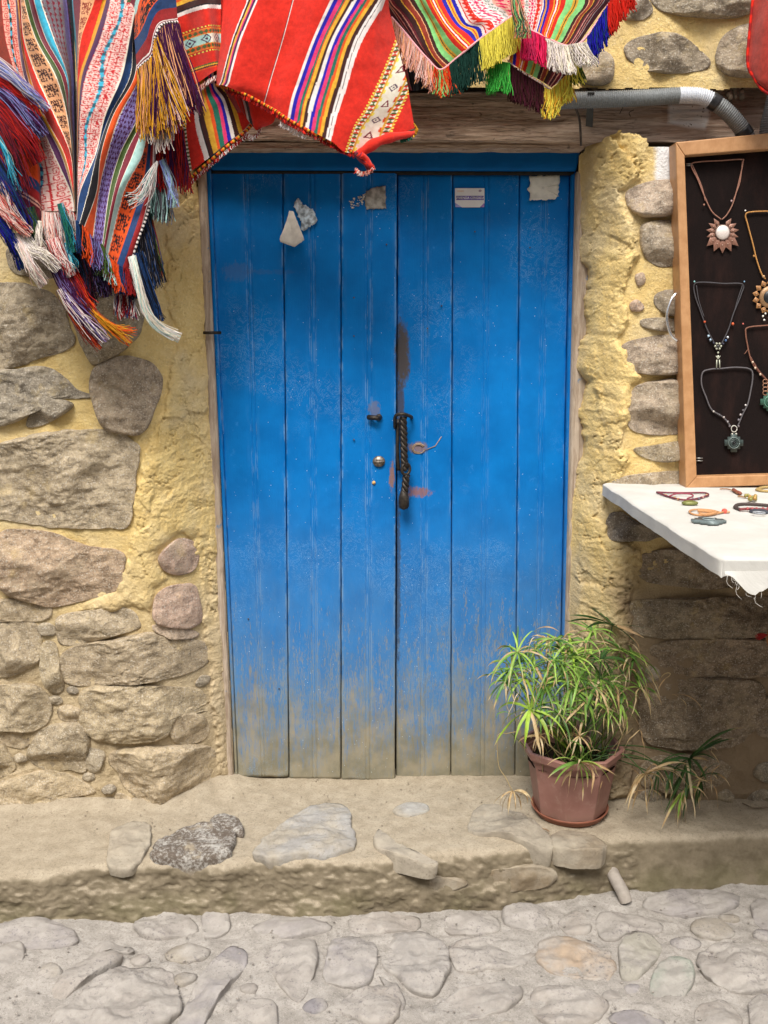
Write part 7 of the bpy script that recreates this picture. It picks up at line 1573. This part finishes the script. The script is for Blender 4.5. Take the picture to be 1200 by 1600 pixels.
# loose curling dead blades and the bare stalks inside the pot
for k in range(34):
    b = MB(); s0 = np.array((pcx + rp.uniform(-.10, .10), pcy + rp.uniform(-.09, .05), .165)); top = s0 + np.array((rp.normal(0, .06), rp.normal(-.02, .03), rp.uniform(.06, .19)))
    b.tube(catmull([s0, s0 * .5 + top * .5 + np.array((rp.normal(0, .008), 0, 0)), top], 10), .0014, 4, [(.10, .17, .03), (.28, .26, .08), (.40, .30, .15)][k % 3], cap=False); b.build('stem', M_leaf, pl)
b = MB()
for k in range(90):
    x = rp.uniform(800, 985); y = rp.uniform(985, 1130); c0 = P(x, y, rp.uniform(-.40, -.24)); leafstrip(b, c0, rp.normal(0, 1, 3) * (1, .7, .5), rp.uniform(.04, .10), rp.uniform(.0010, .0020), rp.uniform(.8, 3), DEAD[k % 3] if k % 3 else GR[k % 4], .6, 2.5, .5)
for (x, y) in [(985, 1200), (1010, 1235), (1000, 1140), (1050, 1085), (1040, 1060), (1060, 1240), (1110, 1225), (1125, 1195), (945, 1205), (930, 1120)]:
    for j in range(2): leafstrip(b, P(x, y, -.30), rp.normal(0, 1, 3) * (1, .4, .6) + (0.5, 0, 0), rp.uniform(.06, .12), .0016, 1.6, DEAD[j], .6, 2.5, .5)
b.build('dry_blades', M_leaf, pl, kind='stuff')
# debris on the step
b = MB(); tcl = [(1160, 1255), (1180, 1262), (1215, 1258)]; q = catmull(tcl, 12); b.tube(PZ(q[:, 0], q[:, 1], .012 + 0 * q[:, 0]), .0022, 5); tag(b.build('twig', simple('grey_twig', (.22, .17, .12), .9), None), 'thin grey twig lying on the step under the table', 'twig')
b = MB(); q = catmull([(795, 1280), (820, 1290), (850, 1295), (858, 1299)], 12); b.tube(PZ(q[:, 0], q[:, 1], .013 + 0 * q[:, 0]), .0018, 5); tag(b.build('twig', simple('brown_twig', (.25, .16, .09), .9), None), 'dry stalk lying in front of the flowerpot', 'twig')
b = MB(); r2 = random.Random(21)
for k in range(260):
    x = r2.uniform(-1.15, 1.15); y = r2.uniform(-.36, -.02); s = r2.uniform(.0008, .0028); b.ball((x, y, .004 + .004 * r2.random()), s, 5, (.4, .34, .26), (1.3, 1, .7))
b.build('grit', simple('loose_grit', (.30, .25, .19), .95), pav, kind='stuff')
b = MB()
for k in range(420):
    x = r2.uniform(-1.15, 1.15); y = r2.uniform(-1.0, -.45)
    if y > edgeY(x) - .05: continue
    b.ball((x, y, float(streetH(np.array(x), np.array(y))) + .007), r2.uniform(.001, .0035), 5, (.4, .34, .26), (1.3, 1, .7))
b.build('grit', simple('street_grit', (.30, .27, .24), .95), street, kind='stuff')
# drain pipe poking out of the step
dp = P(958, 1366, float(edgeY(.63)) - .0)
b = MB(); q = np.array([dp + (-.004, .06, .02), dp + (0, -.004, 0), PZ(972, 1392, -.125), PZ(978, 1408, -.15)]); q = catmull(q, 14); b.tube(q, .018, 18, cap=False); b.tube(q, .0145, 18, cap=False)
tag(b.build('drain_pipe', simple('weathered_pvc', (.34, .30, .26), .7, .3, 0, .15, 40), None), 'short grey drain pipe coming out of the step onto the street', 'pipe')
# silver paint spot on the right plaster
